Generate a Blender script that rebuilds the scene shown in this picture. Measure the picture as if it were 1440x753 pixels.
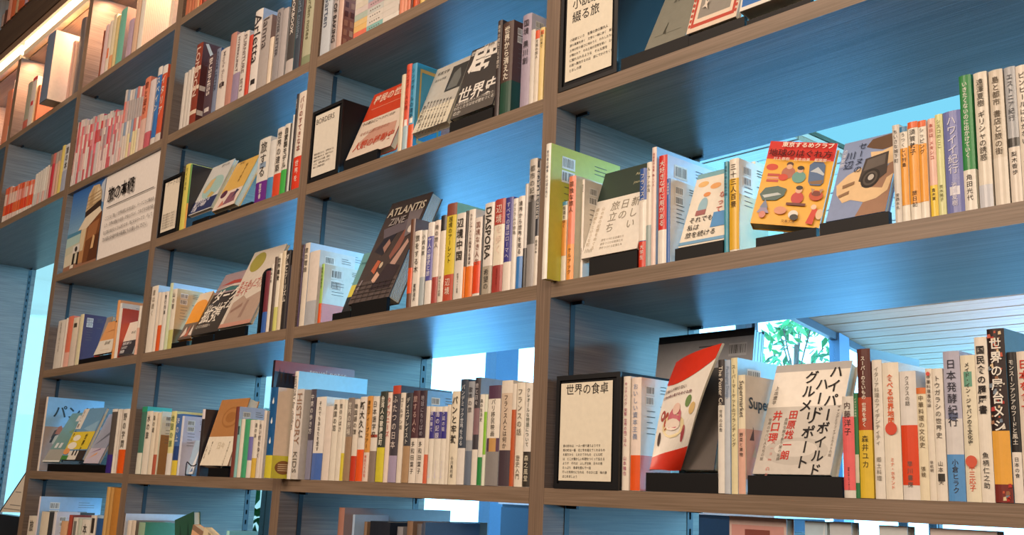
import bpy, math, random
from mathutils import Matrix, Vector
for _o in list(bpy.data.objects): bpy.data.objects.remove(_o)
SC = bpy.context.scene
COL = SC.collection
# ------------------------------------------------------------------ camera, world, lights, exposure
CAM_LOC=(1.37387,-1.30516,-0.01381)
CAM_ROT=[[0.666469, 0.744412, 0.04087], [-0.130851, 0.170767, -0.976584], [-0.73396, 0.645515, 0.211217]]
CAM_F=1477.803

cam_data = bpy.data.cameras.new('camera'); cam = bpy.data.objects.new('camera', cam_data); COL.objects.link(cam)
_R = Matrix(CAM_ROT)                       # world -> camera (x right, y down, z forward)
_M = Matrix.Diagonal((1, -1, -1)) @ _R     # blender camera axes
cam.matrix_world = Matrix.Translation(CAM_LOC) @ _M.transposed().to_4x4()
cam_data.sensor_width = 36; cam_data.lens = CAM_F / 1440 * 36; cam_data.clip_start = .02; cam_data.clip_end = 200
SC.camera = cam
SC.view_settings.view_transform = 'Standard'; SC.view_settings.look = 'None'
SC.view_settings.gamma = 1; SC.view_settings.use_curve_mapping = False; SC.view_settings.exposure = 0.45
SC.cycles.max_bounces = 8; SC.cycles.diffuse_bounces = 4; SC.cycles.glossy_bounces = 3
SC.cycles.transparent_max_bounces = 12; SC.cycles.caustics_reflective = False; SC.cycles.caustics_refractive = False
SC.cycles.use_denoising = True
wd = bpy.data.worlds.new('sky'); SC.world = wd; wd.use_nodes = True
bg = wd.node_tree.nodes['Background']; bg.inputs[0].default_value = (0.27, 0.66, 1.0, 1); bg.inputs[1].default_value = 5.0
def area(name, loc, target, sx, sy, power, color, spread=180):
    l = bpy.data.lights.new(name, 'AREA'); l.shape = 'RECTANGLE'; l.size = sx; l.size_y = sy; l.energy = power; l.color = color
    l.spread = math.radians(spread)
    o = bpy.data.objects.new(name, l); COL.objects.link(o); o.location = loc
    o.rotation_euler = (Vector(target) - Vector(loc)).to_track_quat('-Z', 'Y').to_euler(); return o
WARM = (1.0, 0.72, 0.50)
area('ceiling_light_near', (3.1, -3.4, 1.7), (-.3, 0, .3), 2.6, 1.4, 90, (1.0, .80, .62))
area('ceiling_light_left', (-1.2, -4.6, 1.9), (-1.8, 0, .4), 3.0, 1.2, 88, (1.0, .77, .60))
area('ceiling_light_top', (-.6, -2.6, 2.9), (-.6, 0, .6), 3.4, .8, 30, (1.0, .78, .60))
area('window_light_left', (-5.2, 4.4, .6), (0, .2, .5), 6.8, 3.0, 560, (.10, .47, 1.0))
area('window_light_right', (3.5, 3.4, 1.5), (-.8, .1, 1.3), 5.2, 1.4, 165, (.15, .62, .95))
area('skylight_lamp', (-.3, 4.0, 2.28), (-.5, .6, .0), 3.2, 2.8, 110, (.12, .48, 1.0))
area('garden_window_light', (-1.6, 16.9, .7), (-.6, 0, .5), 9.5, 2.6, 850, (.13, .50, 1.0))
area('rear_ceiling_fill', (-1.5, 10.5, .9), (-1.5, 10.5, 3), 7, 7, 120, (1.0, .58, .28))  # added fill with no fixture, warms the rear plank ceiling

# ------------------------------------------------------------------ helpers
def lin(c):
    c /= 255.; return c / 12.92 if c <= .04045 else ((c + .055) / 1.055) ** 2.4
def rgb(h): return (lin(int(h[0:2], 16)), lin(int(h[2:4], 16)), lin(int(h[4:6], 16)), 1)
MATS = {}
def mat(h, rough=.5, spec=.4, coat=0., metal=0., emit=0.):
    k = (h, rough, spec, coat, metal, emit)
    if k in MATS: return MATS[k]
    m = bpy.data.materials.new('paint_' + h); m.use_nodes = True; nt = m.node_tree; b = nt.nodes['Principled BSDF']
    b.inputs['Base Color'].default_value = rgb(h); b.inputs['Roughness'].default_value = rough
    b.inputs['Specular IOR Level'].default_value = spec; b.inputs['Metallic'].default_value = metal
    b.inputs['Coat Weight'].default_value = coat; b.inputs['Coat Roughness'].default_value = .12
    if emit: b.inputs['Emission Color'].default_value = rgb(h); b.inputs['Emission Strength'].default_value = emit
    elif rough >= .3 and metal == 0:          # faint paper mottling
        n = nt.nodes.new('ShaderNodeTexNoise'); n.inputs['Scale'].default_value = 90; n.inputs['Detail'].default_value = 2
        g = nt.nodes.new('ShaderNodeNewGeometry'); nt.links.new(g.outputs['Position'], n.inputs['Vector'])
        mx = nt.nodes.new('ShaderNodeMixRGB'); mx.blend_type = 'MULTIPLY'; mx.inputs[0].default_value = .16
        mx.inputs[1].default_value = rgb(h); nt.links.new(n.outputs['Fac'], mx.inputs[2]); nt.links.new(mx.outputs[0], b.inputs['Base Color'])
    MATS[k] = m; return m
def wood(name, c0, c1, c2, axis, rough=.42, scale=1., spec=.5, bump=.25):
    m = bpy.data.materials.new(name); m.use_nodes = True; nt = m.node_tree; N = nt.nodes; Lk = nt.links; b = N['Principled BSDF']
    g = N.new('ShaderNodeNewGeometry'); mp = N.new('ShaderNodeMapping'); Lk.new(g.outputs['Position'], mp.inputs[0])
    s = {'x': (5, 330, 330), 'z': (330, 330, 5), 'y': (330, 6, 330)}[axis]
    mp.inputs['Scale'].default_value = [a * scale for a in s]
    n = N.new('ShaderNodeTexNoise'); n.inputs['Scale'].default_value = 1; n.inputs['Detail'].default_value = 4; n.inputs['Roughness'].default_value = .6
    Lk.new(mp.outputs[0], n.inputs['Vector'])
    mp2 = N.new('ShaderNodeMapping'); Lk.new(g.outputs['Position'], mp2.inputs[0]); mp2.inputs['Scale'].default_value = [a * .12 * scale for a in s]
    n2 = N.new('ShaderNodeTexNoise'); n2.inputs['Scale'].default_value = 1; n2.inputs['Detail'].default_value = 3; Lk.new(mp2.outputs[0], n2.inputs['Vector'])
    r = N.new('ShaderNodeValToRGB'); e = r.color_ramp.elements
    e[0].position = .32; e[0].color = rgb(c0); e[1].position = .72; e[1].color = rgb(c2); q = e.new(.5); q.color = rgb(c1)
    ad = N.new('ShaderNodeMath'); ad.operation = 'ADD'; Lk.new(n.outputs['Fac'], ad.inputs[0])
    mu = N.new('ShaderNodeMath'); mu.operation = 'MULTIPLY_ADD'; Lk.new(n2.outputs['Fac'], mu.inputs[0]); mu.inputs[1].default_value = .2 if axis == 'y' else .5; mu.inputs[2].default_value = -.1 if axis == 'y' else -.25
    Lk.new(mu.outputs[0], ad.inputs[1]); Lk.new(ad.outputs[0], r.inputs[0]); Lk.new(r.outputs[0], b.inputs['Base Color'])
    bp = N.new('ShaderNodeBump'); bp.inputs['Strength'].default_value = bump; bp.inputs['Distance'].default_value = .001
    Lk.new(n.outputs['Fac'], bp.inputs['Height']); Lk.new(bp.outputs[0], b.inputs['Normal'])
    b.inputs['Roughness'].default_value = rough; b.inputs['Specular IOR Level'].default_value = spec
    return m
class MB:
    def __init__(s): s.v = []; s.f = []; s.mi = []; s.ms = []
    def m(s, mt):
        if mt not in s.ms: s.ms.append(mt)
        return s.ms.index(mt)
    def face(s, pts, mt):
        n = len(s.v); s.v += [tuple(p) for p in pts]; s.f.append(tuple(range(n, n + len(pts)))); s.mi.append(s.m(mt))
    def box(s, x0, y0, z0, x1, y1, z1, mt):
        n = len(s.v); i = s.m(mt)
        s.v += [(x0, y0, z0), (x1, y0, z0), (x1, y1, z0), (x0, y1, z0), (x0, y0, z1), (x1, y0, z1), (x1, y1, z1), (x0, y1, z1)]
        for q in ((0, 3, 2, 1), (4, 5, 6, 7), (0, 1, 5, 4), (1, 2, 6, 5), (2, 3, 7, 6), (3, 0, 4, 7)):
            s.f.append(tuple(n + a for a in q)); s.mi.append(i)
    def prism(s, pts, z0, z1, mt, mts=None, caps=True):   # pts: xy outline counter-clockwise
        n = len(s.v); k = len(pts)
        s.v += [(p[0], p[1], z0) for p in pts] + [(p[0], p[1], z1) for p in pts]
        for i in range(k):
            j = (i + 1) % k; s.f.append((n + i, n + j, n + k + j, n + k + i)); s.mi.append(s.m(mts[i] if mts and mts[i] else mt))
        if caps:
            s.f.append(tuple(n + i for i in reversed(range(k)))); s.mi.append(s.m(mt))
            s.f.append(tuple(n + k + i for i in range(k))); s.mi.append(s.m(mt))
    def tube(s, pts, r, mt, seg=6):
        rings = []
        for i, p in enumerate(pts):
            p = Vector(p); d = (Vector(pts[min(i + 1, len(pts) - 1)]) - Vector(pts[max(i - 1, 0)])).normalized()
            a = d.orthogonal().normalized(); b = d.cross(a); n = len(s.v)
            s.v += [tuple(p + (a * math.cos(t) + b * math.sin(t)) * r) for t in [2 * math.pi * k / seg for k in range(seg)]]; rings.append(n)
        for q in range(len(rings) - 1):
            for k in range(seg):
                j = (k + 1) % seg; s.f.append((rings[q] + k, rings[q] + j, rings[q + 1] + j, rings[q + 1] + k)); s.mi.append(s.m(mt))
    def build(s, name, parent=None, smooth=False):
        me = bpy.data.meshes.new(name); me.from_pydata(s.v, [], s.f)
        for q in s.ms: me.materials.append(q)
        me.polygons.foreach_set('material_index', s.mi)
        if smooth: me.polygons.foreach_set('use_smooth', [True] * len(s.f))
        me.update()
        o = bpy.data.objects.new(name, me); COL.objects.link(o)
        if parent: o.parent = parent
        return o
def tag(o, label, cat, group=None, kind=None):
    if label: o['label'] = label
    if cat: o['category'] = cat
    if group: o['group'] = group
    if kind: o['kind'] = kind
    return o
def empty(name, loc, rot=None):
    o = bpy.data.objects.new(name, None); COL.objects.link(o); o.empty_display_size = .02; o.location = loc
    if rot: o.rotation_euler = rot
    return o
def struct(o): o['kind'] = 'structure'; return o

# ------------------------------------------------------------------ lettering: glyph outlines from the built-in font
GL = {}
def prepare_glyphs(keys):
    obs = []
    for (t, b) in keys:
        c = bpy.data.curves.new('glyph', 'FONT'); c.body = t; c.resolution_u = 2; c.offset = .018 if b else .004
        o = bpy.data.objects.new('glyph', c); COL.objects.link(o); obs.append((t, b, o, c))
    bpy.context.view_layer.update()
    dg = bpy.context.evaluated_depsgraph_get()
    for t, b, o, c in obs:
        me = o.evaluated_get(dg).to_mesh()
        vs = [(v.co.x, v.co.y) for v in me.vertices]; fs = [tuple(p.vertices) for p in me.polygons]
        if vs:
            xs = [a for a, _ in vs]; ys = [a for _, a in vs]; GL[(t, b)] = (vs, fs, min(xs), max(xs), min(ys), max(ys))
        else: GL[(t, b)] = ([], [], 0, 1, 0, 1)
    for t, b, o, c in obs: bpy.data.objects.remove(o); bpy.data.curves.remove(c)
ROTCH = 'ー・-〜'
def ascii_(t): return all(ord(c) < 128 for c in t)
def glyph_keys(text, bold, whole):
    return [(text, bold)] if whole else [(c, bold) for c in text if c not in ' 、。！']
def put(mb, key, ax, ay, o, size, rot, mt, sx=1.):
    """glyph into mb: o origin Vector of glyph (0,0); ax, ay unit axes of the plane; rot quarter-turn clockwise."""
    vs, fs = GL[key][0], GL[key][1]
    n = len(mb.v); i = mb.m(mt)
    for x, y in vs:
        if rot: x, y = y, -x
        mb.v.append(tuple(o + ax * (x * size * sx) + ay * (y * size)))
    for q in fs: mb.f.append(tuple(n + a for a in q)); mb.mi.append(i)
def vtext(mb, text, cx, top, size, step, ax, ay, org, mt, bold):
    """upright characters stacked downwards, centred on cx, first cell top at 'top'."""
    y = top
    for c in text:
        if c in ' 、。！': y -= step * .6; continue
        k = (c, bold)
        if c in ROTCH or ascii_(c):
            g = GL[k]; mx = (g[2] + g[3]) / 2; my = (g[4] + g[5]) / 2
            put(mb, k, ax, ay, org + ax * (cx - my * size) + ay * (y - step / 2 + mx * size), size, True, mt)
        else: put(mb, k, ax, ay, org + ax * (cx - .495 * size) + ay * (y - step / 2 - .38 * size), size, False, mt)
        y -= step
def htext(mb, text, x, y, size, ax, ay, org, mt, bold, maxw=9):
    """horizontal text with left end at x and baseline cell bottom at y."""
    if ascii_(text):
        g = GL[(text, bold)]; w = (g[3] - g[2]) * size; s = size * min(1, maxw / max(w, 1e-6))
        put(mb, (text, bold), ax, ay, org + ax * (x - g[2] * s) + ay * y, s, False, mt); return
    s = min(size, maxw / len(text))
    for c in text:
        if c not in ' 、。！': put(mb, (c, bold), ax, ay, org + ax * x + ay * (y + .1 * s), s, False, mt)
        x += s
AX, AY = Vector((1, 0, 0)), Vector((0, 0, 1))

DATA=[
('s','book',0.0055,-0.03,0.3704,0.0131,0.1898,0.2581,'F1EEE4',{'sd':'C9C84E','tx':[('旅行者の朝食 その道の先に','4A5060',0.05,0.66,0,0,0.5)],'br':'h'},'large yellow-green book with white spine and barcode,right bay middle shelf','books,right bay middle shelf'),
('s','book',0.019,0.004,0.3704,0.0127,0.104,0.1508,'F2EADC',{'sg':[('5AA0C8',0.9524,1.0,0),('F0A24A',0.3143,0.7623,0)],'tx':[('街道をゆく','3A342E',0.0576,0.66,0,0,0.6)]},'short white and orange paperback with blue square,right bay middle shelf','books,right bay middle shelf'),
('s','book',0.0335,0.004,0.3704,0.0182,0.08,0.1967,'E88468',{'sd':'E8DCBC','bd':('F09A44',0.3391,0),'tx':[('孤独な旅人','3A342E',0.05,0.62,0,0,0.6),('ケルアック','3A342E',0.6909,0.95,0,0,0.51)]},'salmon paperback with orange lower band,right bay middle shelf','books,right bay middle shelf'),
('s','book',0.0697,0.004,0.3704,0.0057,0.08,0.1839,'EFE6DA',{'sd':'E4DCCE','tx':[('我的日本','3A342E',0.05,0.62,0,0,0.6),('台湾作家が旅した','3A342E',0.7,0.93,0,0,0.51)],'br':'v'},'thin cream book with black title,left of dark green cover,right bay middle shelf','books,right bay middle shelf'),
('s','book',0.2083,0.004,0.3704,0.0159,0.121,0.1754,'2A58A8',{'sg':[('EFE8DC',0.2656,0.6745,0)],'bd':('D63A20',0.2585,0),'tx':[('フランスの','F2EEE0',0.05,0.62,0,0,0.6),('大学生','F0ECE4',0.7715,0.95,0,0,0.51)]},'slim blue white and red book,right bay middle shelf','books,right bay middle shelf'),
('s','book',0.2245,0.004,0.3704,0.0111,0.1267,0.1836,'E9E2D4',{'bd':('9DB0AE',0.3891,0),'tx':[('ルーアンの丘','3A342E',0.05,0.5909,0,0,0.6)]},'slim white book with grey-green lower band,right bay middle shelf','books,right bay middle shelf'),
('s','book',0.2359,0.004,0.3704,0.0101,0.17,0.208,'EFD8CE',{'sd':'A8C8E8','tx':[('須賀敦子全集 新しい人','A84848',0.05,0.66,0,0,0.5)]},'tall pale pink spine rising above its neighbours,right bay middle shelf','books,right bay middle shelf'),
('s','book',0.2507,0.004,0.3704,0.0184,0.1247,0.1894,'D42418',{'sd':'D6D2E4','bd':('EFEAE0',0.309,0),'tx':[('大好きな町に用がある','F6EEE2',0.05,0.66,0,0,0.6)],'br':'h'},'bright red spined book with white foot,right bay middle shelf','books,right bay middle shelf'),
('s','book',0.2694,0.004,0.3704,0.0079,0.08,0.1452,'3F70B8',{'sd':'E6DCD0','tx':[('深夜特急','E8ECF4',0.05,0.66,0,0,0.6)],'br':'v'},'narrow blue paperback right of the red spine,right bay middle shelf','books,right bay middle shelf'),
('s','book',0.2245,0.1337,0.3704,0.008,0.085,0.1745,'3F70B8',{'sd':'E6DCD0','tx':[('深夜特急','E8ECF4',0.05,0.66,0,0,0.6)],'br':'v'},'narrow blue paperback behind the orange-dotted cover,right bay middle shelf','books,right bay middle shelf'),
('s','book',0.3874,0.004,0.3704,0.0082,0.1035,0.15,'4AA0B8',{'tx':[('家族の旅と食事の話','1E4858',0.05,0.66,0,0,0.6)]},'narrow teal spined book,right bay middle shelf','books,right bay middle shelf'),
('s','book',0.3969,0.004,0.3704,0.0183,0.08,0.1515,'EFE8D8',{'sd':'EFE8D8','sg':[('E8B830',0.0221,0.7841,0)],'tx':[('三十三人百景','3A3024',0.05,0.66,0,0,0.6)],'br':'v','sb':('E8C040',0.6137)},'white topped yellow book,left of the pair,right bay middle shelf','books,right bay middle shelf'),
('s','book',0.3657,0.1071,0.3704,0.0084,0.08,0.18,'EFE8D8',{'sd':'E9E0CC','sg':[('E8B830',0.1675,0.808,0)],'tx':[('三十三人百景','3A3024',0.05,0.66,0,0,0.6)]},'white topped yellow book behind the red and yellow cover,right bay middle shelf','books,right bay middle shelf'),
('s','book',0.6754,0.004,0.3704,0.0104,0.0975,0.1413,'D8D2C8',{'tx':[('ちいさな城下町','3A342E',0.05,0.62,0,0,0.6),('安西水丸','3A342E',0.7,0.93,0,0,0.51)]},'short grey-white paperback beside the camera cover,right bay middle shelf','books,right bay middle shelf'),
('s','book',0.6864,0.004,0.3704,0.0107,0.0939,0.136,'F0EADC',{'sg':[('3C86B4',0.9456,1.0,0),('F2A638',0.171,0.7706,0)],'tx':[('うつくしい列島','3A342E',0.0644,0.66,0,0,0.6)]},'orange paperback with blue square,first of three,right bay middle shelf','books,right bay middle shelf'),
('s','book',0.6981,0.004,0.3704,0.0142,0.0966,0.14,'F0EADC',{'sg':[('E86A2C',0.9363,1.0,0),('F2A638',0.1655,0.7596,0)],'tx':[('須賀敦子','3A342E',0.0737,0.62,0,0,0.6),('旅日記','3A342E',0.7,0.93,0,0,0.51)]},'wide orange paperback with orange square,middle of three,right bay middle shelf','books,right bay middle shelf'),
('s','book',0.7129,0.004,0.3704,0.0114,0.0955,0.1384,'F0EADC',{'sg':[('E86A2C',0.9361,1.0,0),('F2A638',0.1696,0.7587,0)],'tx':[('シッピング','3A342E',0.0739,0.66,0,0,0.6)]},'orange paperback with orange square,last of three,right bay middle shelf','books,right bay middle shelf'),
('s','book',0.7268,0.004,0.3704,0.0102,0.0953,0.138,'EFC4B2',{'bd':('F2D040',0.3165,0),'tx':[('本日は、メキシコ','B43A2C',0.05,0.62,0,0,0.6),('直木賞','3A342E',0.7135,0.95,0,0,0.51)]},'pale pink paperback with yellow foot,right bay middle shelf','books,right bay middle shelf'),
('s','book',0.7374,0.004,0.3704,0.0103,0.0977,0.1415,'DDE0A0',{'tx':[('シスコのここ','6A6A3A',0.05,0.62,0,0,0.6),('荒木陽子','6A6A3A',0.7,0.93,0,0,0.51)]},'pale lime paperback,right bay middle shelf','books,right bay middle shelf'),
('s','book',0.7483,0.004,0.3704,0.0239,0.0979,0.1418,'7078B8',{'sg':[('E8E8F0',0.1748,0.2577,1)],'tx':[('ハワイイ紀行','E4E4F2',0.05,0.62,0,0,0.6),('池澤夏樹','E4E4F2',0.7,0.93,0,0,0.51)]},'wide lavender-blue paperback,right bay middle shelf','books,right bay middle shelf'),
('s','book',0.7726,0.004,0.3704,0.0161,0.1291,0.1871,'2C8C46',{'bd':('EDE8DC',0.2948,0),'tx':[('いきたくないのに出かけていく','F2F4E8',0.05,0.62,0,0,0.6),('角田光代','3A342E',0.7352,0.95,0,0,0.51)]},'tall green spined book with white foot,right bay middle shelf','books,right bay middle shelf'),
('s','book',0.7921,0.004,0.3704,0.0174,0.128,0.1856,'E8E0D0',{'sd':'C8C0B0','bd':('D0D4DC',0.1667,0),'tx':[('遠澤夏樹 ギリシャの誘惑','4A4438',0.05,0.66,0,0,0.6)]},'tall cream book with pale grey foot,right bay middle shelf','books,right bay middle shelf'),
('s','book',0.8121,0.004,0.3704,0.0179,0.1264,0.1832,'DAD0BE',{'sd':'B8AE9C','bd':('E2DACB',0.3451,0),'tx':[('島と都市 書店と旅の街','5A4E3C',0.05,0.6349,0,0,0.55)]},'tall beige book with small title,right bay middle shelf','books,right bay middle shelf'),
('s','book',0.8323,0.004,0.3704,0.0139,0.1256,0.182,'B0B4B8',{'sg':[('3A3834',0.4068,0.4696,0)],'bd':('E6DDD0',0.4015,0),'tx':[('エストニア紀行','50545A',0.05,0.5785,0,0,0.6),('梨木香歩','3A342E',0.6285,0.95,0,0,0.51)]},'grey book with photo strip and white foot,right bay middle shelf','books,right bay middle shelf'),
('s','book',0.8467,0.004,0.3704,0.0146,0.1243,0.1801,'EDE4D6',{'tx':[('ピンヒールははかない','3A342E',0.05,0.62,0,0,0.6),('佐久間裕美子','3A342E',0.7,0.93,0,0,0.51)]},'cream book at the right edge of the frame,right bay middle shelf','books,right bay middle shelf'),
('f',[0.076,0.0,0.4037],0.1327,0.1829,0.016,0.0,0.3263,0.0,'EEE8DC',[('r','22382E',0,0.66,1,1),('r','EEE8DC',0,0,1,0.66),('t','C8C4A0','Atarashii',0.62,0.88,0.045,'h',0),('t','C8C4A0','journey',0.62,0.78,0.045,'h',0),('t','9A9282','新しい',0.76,0.62,0.125,'v',0),('t','9A9282','日の',0.57,0.62,0.125,'v',0),('t','9A9282','旅立ち',0.39,0.62,0.125,'v',0),('t','C8B8A0','山の本の記憶をめぐる',0.17,0.58,0.05,'v',0),('t','C8B8A0','風の便りと小さな町',0.06,0.58,0.05,'v',0),('t','B8B0A0','10th',0.04,0.06,0.06,'h',0),('t','B8AFA0','旅をつづける言葉たち',0.3,0.16,0.03,'h',0),('t','B8AFA0','旅をつづける言葉たち',0.3,0.115,0.03,'h',0),('t','B8AFA0','旅をつづける言葉たち',0.3,0.07,0.03,'h',0)],0,'face-out white book with dark green top strip,right bay middle shelf','books,right bay middle shelf'),
('lip',0.0947,0.002,0.37,0.1131,0.045,0.0322,'black stand under the white book,right bay middle shelf'),
('f',[0.2923,0.008,0.3933],0.0921,0.1469,0.012,0.0,0.3587,0.0,'F2EADA',[('r','F2EADA',0,0,1,1),('r','7FB4C0',0,0.93,0.75,1),('e','F0C078',0.2,0.84,0.12,0.04),('e','F0B070',0.5,0.78,0.12,0.04),('e','E89858',0.35,0.68,0.08,0.03),('e','9CC4D4',0.32,0.52,0.1,0.12),('r','A86868',0.2,0.4,0.42,0.47),('r','5A9CD8',0.62,0.2,1,0.4),('t','C84838','子に',0.82,0.86,0.1,'v',0),('t','C84838','なって',0.72,0.68,0.1,'v',0),('t','1C1A1B','それでも',0.1,0.3,0.085,'h',0),('t','1C1A1B','私は、',0.1,0.2,0.085,'h',0),('t','1C1A1B','旅を続ける',0.1,0.1,0.085,'h',0),('r','78ACD4',0,0.02,1,0.06)],0,'face-out cream book with small coloured drawings,right bay middle shelf','books,right bay middle shelf'),
('lip',0.2903,0.002,0.37,0.0966,0.045,0.021,'black stand under the cream book,right bay middle shelf'),
('f',[0.4402,0.0,0.4095],0.1046,0.1514,0.02,0.408,0.2786,0.1657,'EFB040',[('r','F4B840',0,0,1,1),('r','D8281C',0,0.78,1,1),('t','F8F0E0','東京するめクラブ',0.2,0.915,0.075,'h',1),('t','5A1410','地球のはぐれ方',0.03,0.8,0.125,'h',1),('t','F4E8D8','村上春樹 吉本由美 都築響一',0.12,0.75,0.045,'h',0),('e','D84A34',0.12,0.68,0.09,0.04),('r','C85040',0.08,0.5,0.26,0.53),('r','E8A090',0.08,0.54,0.26,0.56),('r','C85040',0.08,0.57,0.26,0.6),('e','B8705C',0.38,0.62,0.1,0.07),('e','5A3A30',0.38,0.72,0.05,0.03),('e','E8B898',0.38,0.69,0.045,0.03),('e','D84428',0.32,0.56,0.07,0.04),('e','6AA49A',0.55,0.57,0.1,0.07),('e','E8B898',0.55,0.65,0.045,0.03),('e','2E2A28',0.55,0.68,0.05,0.025),('p','56749C',[(0.7,0.52),(0.67,0.72),(0.72,0.76),(0.86,0.76),(0.9,0.72),(0.92,0.52),(0.88,0.48),(0.74,0.48)]),('p','C8D4DC',[(0.7,0.64),(0.8,0.7),(0.91,0.62),(0.9,0.6),(0.8,0.63)]),('p','8A6A4A',[(0.71,0.52),(0.91,0.55),(0.9,0.5),(0.75,0.49)]),('p','4E6A64',[(0.04,0.34),(0.1,0.42),(0.28,0.45),(0.42,0.42),(0.4,0.34),(0.3,0.28),(0.1,0.27)]),('p','C2CCCC',[(0.08,0.33),(0.3,0.37),(0.36,0.35),(0.12,0.3)]),('e','C83C38',0.6,0.32,0.09,0.07),('e','E8B898',0.6,0.41,0.05,0.035),('e','2E2420',0.6,0.44,0.05,0.025),('r','6A2A1C',0.46,0.23,0.74,0.26),('e','C84A20',0.86,0.36,0.1,0.06),('e','7A2C14',0.86,0.38,0.07,0.03),('p','B89070',[(0.77,0.44),(0.8,0.38),(0.83,0.43)]),('p','B89070',[(0.95,0.44),(0.92,0.38),(0.89,0.43)]),('p','9A90B0',[(0.06,0.12),(0.15,0.24),(0.24,0.12)]),('p','7888A8',[(0.09,0.18),(0.15,0.28),(0.21,0.18)]),('e','D88878',0.15,0.1,0.05,0.04),('e','E09878',0.4,0.16,0.09,0.045),('e','E8E4DC',0.6,0.12,0.07,0.05),('e','2C2824',0.62,0.09,0.06,0.035),('p','D8381C',[(0.8,0.03),(0.86,0.2),(0.93,0.2),(0.9,0.02)]),('e','F0D0B0',0.87,0.22,0.04,0.03),('e','E8C8A0',0.97,0.14,0.05,0.06),('t','5A3010','文春文庫',0.45,0.02,0.035,'h',0)],0,'face-out red and yellow cover dotted with small pictures,right bay middle shelf','books,right bay middle shelf'),
('lip',0.4488,0.002,0.37,0.1049,0.045,0.0145,'black stand under the red and yellow cover dotted,right bay middle shelf'),
('f',[0.5522,0.03,0.3984],0.0951,0.1498,0.012,0.0,0.4159,0.0,'93A5CC',[('r','93A5CC',0,0,1,1),('p','A9836A',[(0.5,0),(1,0),(1,0.7),(0.72,0.42)]),('p','6F5542',[(0.42,0.88),(0.5,0.97),(1,1),(1,0.82),(0.72,0.8),(0.55,0.84)]),('p','F0CFA0',[(0.52,0.8),(0.72,0.78),(1,0.84),(1,0.62),(0.8,0.58),(0.56,0.7)]),('p','F0CFA0',[(0.08,0.32),(0.04,0.44),(0.2,0.55),(0.42,0.62),(0.5,0.36),(0.86,0.3),(0.9,0.42),(1,0.46),(0.96,0.26),(0.8,0.18),(0.6,0.16),(0.36,0.22),(0.22,0.2)]),('p','4A423E',[(0.42,0.44),(0.46,0.72),(0.84,0.76),(0.88,0.48),(0.66,0.36)]),('p','6E6660',[(0.47,0.56),(0.5,0.7),(0.8,0.73),(0.82,0.6)]),('e','2E2A28',0.62,0.45,0.16,0.12),('e','5C5650',0.62,0.45,0.12,0.09),('e','34302E',0.62,0.45,0.09,0.065),('e','C9C4BC',0.63,0.46,0.05,0.038),('p','9A7A5C',[(0.12,0.3),(0.3,0.34),(0.3,0.3),(0.14,0.27)]),('p','9A7A5C',[(0.16,0.42),(0.36,0.45),(0.36,0.41),(0.17,0.38)]),('t','22304A','セーヌの',0.36,0.95,0.1,'v',0),('t','22304A','川辺',0.18,0.86,0.12,'v',0),('t','DDE4F2','池澤夏樹',0.06,0.9,0.06,'v',0)],0,'face-out blue-grey cover with hands holding a camera,right bay middle shelf','books,right bay middle shelf'),
('lip',0.5596,0.002,0.37,0.1075,0.045,0.0189,'black stand under the blue-grey cover,right bay middle shelf'),
('s','book',0.1788,0.004,0.0004,0.0156,0.1291,0.1871,'EDE4D6',{'tx':[('キッチハイク！突撃！世界の晩ごはん','B05A78',0.05,0.62,0,0,0.55),('山本雅也','B05A78',0.7,0.93,0,0,0.4675)]},'white spined book touching the black box sign,right bay lower shelf','books,right bay lower shelf'),
('s','book',0.1975,0.004,0.0004,0.0209,0.08,0.1843,'F0E0D4',{'sd':'E6D8CA','bd':('E85A18',0.3085,1),'tx':[('おいしい資本主義','8A9AB8',0.05,0.66,0,0,0.5)],'br':'v'},'white book with wide orange lower band and barcode,right bay lower shelf','books,right bay lower shelf'),
('s','book',0.3754,0.004,0.0004,0.0121,0.1395,0.2022,'3A3434',{'bd':('EAE6DC',0.6531,0),'tx':[('The Poster Collection','E8E0D0',0.05,0.62,1,0,0.6),('世界の広告','3A342E',0.3769,0.95,0,0,0.51)]},'slim book,dark top half with white lettering,right bay lower shelf','books,right bay lower shelf'),
('s','book',0.3879,0.004,0.0004,0.0104,0.1386,0.2009,'A9B8CC',{'sd':'88B4DC','bd':('C4CCD4',0.7146,0),'tx':[('Packaging Design','7C90AC',0.05,0.66,1,0,0.5)]},'slim pale blue spined book,right bay lower shelf','books,right bay lower shelf'),
('s','book',0.3996,0.004,0.0004,0.0116,0.16,0.2034,'E6DCB0',{'sd':'A8CCE8','tx':[('スーパーマーケットのブランディング','5A5440',0.05,0.66,0,0,0.6)],'br':'h'},'pale yellow spined book with blue-lit back cover,right bay lower shelf','books,right bay lower shelf'),  # side colour holds the blue window light on the cover
('s','book',0.4124,0.004,0.0004,0.0127,0.08,0.1765,'ECE2C4',{'sd':'E2D8C8','bd':('E4B4A0',0.5429,0),'tx':[('Supermarket','4A4640',0.05,0.4371,1,0,0.6),('野菜と果物','3A342E',0.4871,0.95,0,0,0.51)],'sb':('D8A896',0.5429),'stxt':'Super'},'cream and pink book reading Supermarket,right bay lower shelf','books,right bay lower shelf'),
('s','book',0.5862,0.004,0.0004,0.0176,0.0947,0.1372,'E2DDD2',{'sd':'B8A090','sg':[('EE6A6C',0.0757,0.7962,0)],'tx':[('内藤洋子','4A3030',0.05,0.62,0,0,0.6),('世界の中心でイタリア','4A3030',0.7,0.93,0,0,0.51)]},'coral pink book with white top,right bay lower shelf','books,right bay lower shelf'),
('s','book',0.6049,0.004,0.0004,0.0056,0.0975,0.1413,'2E7A48',{'sg':[('D8D0B8',0.1431,0.4105,0)],'tx':[('イタリアの台所','E8F0D8',0.05,0.66,0,0,0.6)]},'narrow green spined book,right bay lower shelf','books,right bay lower shelf'),
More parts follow.
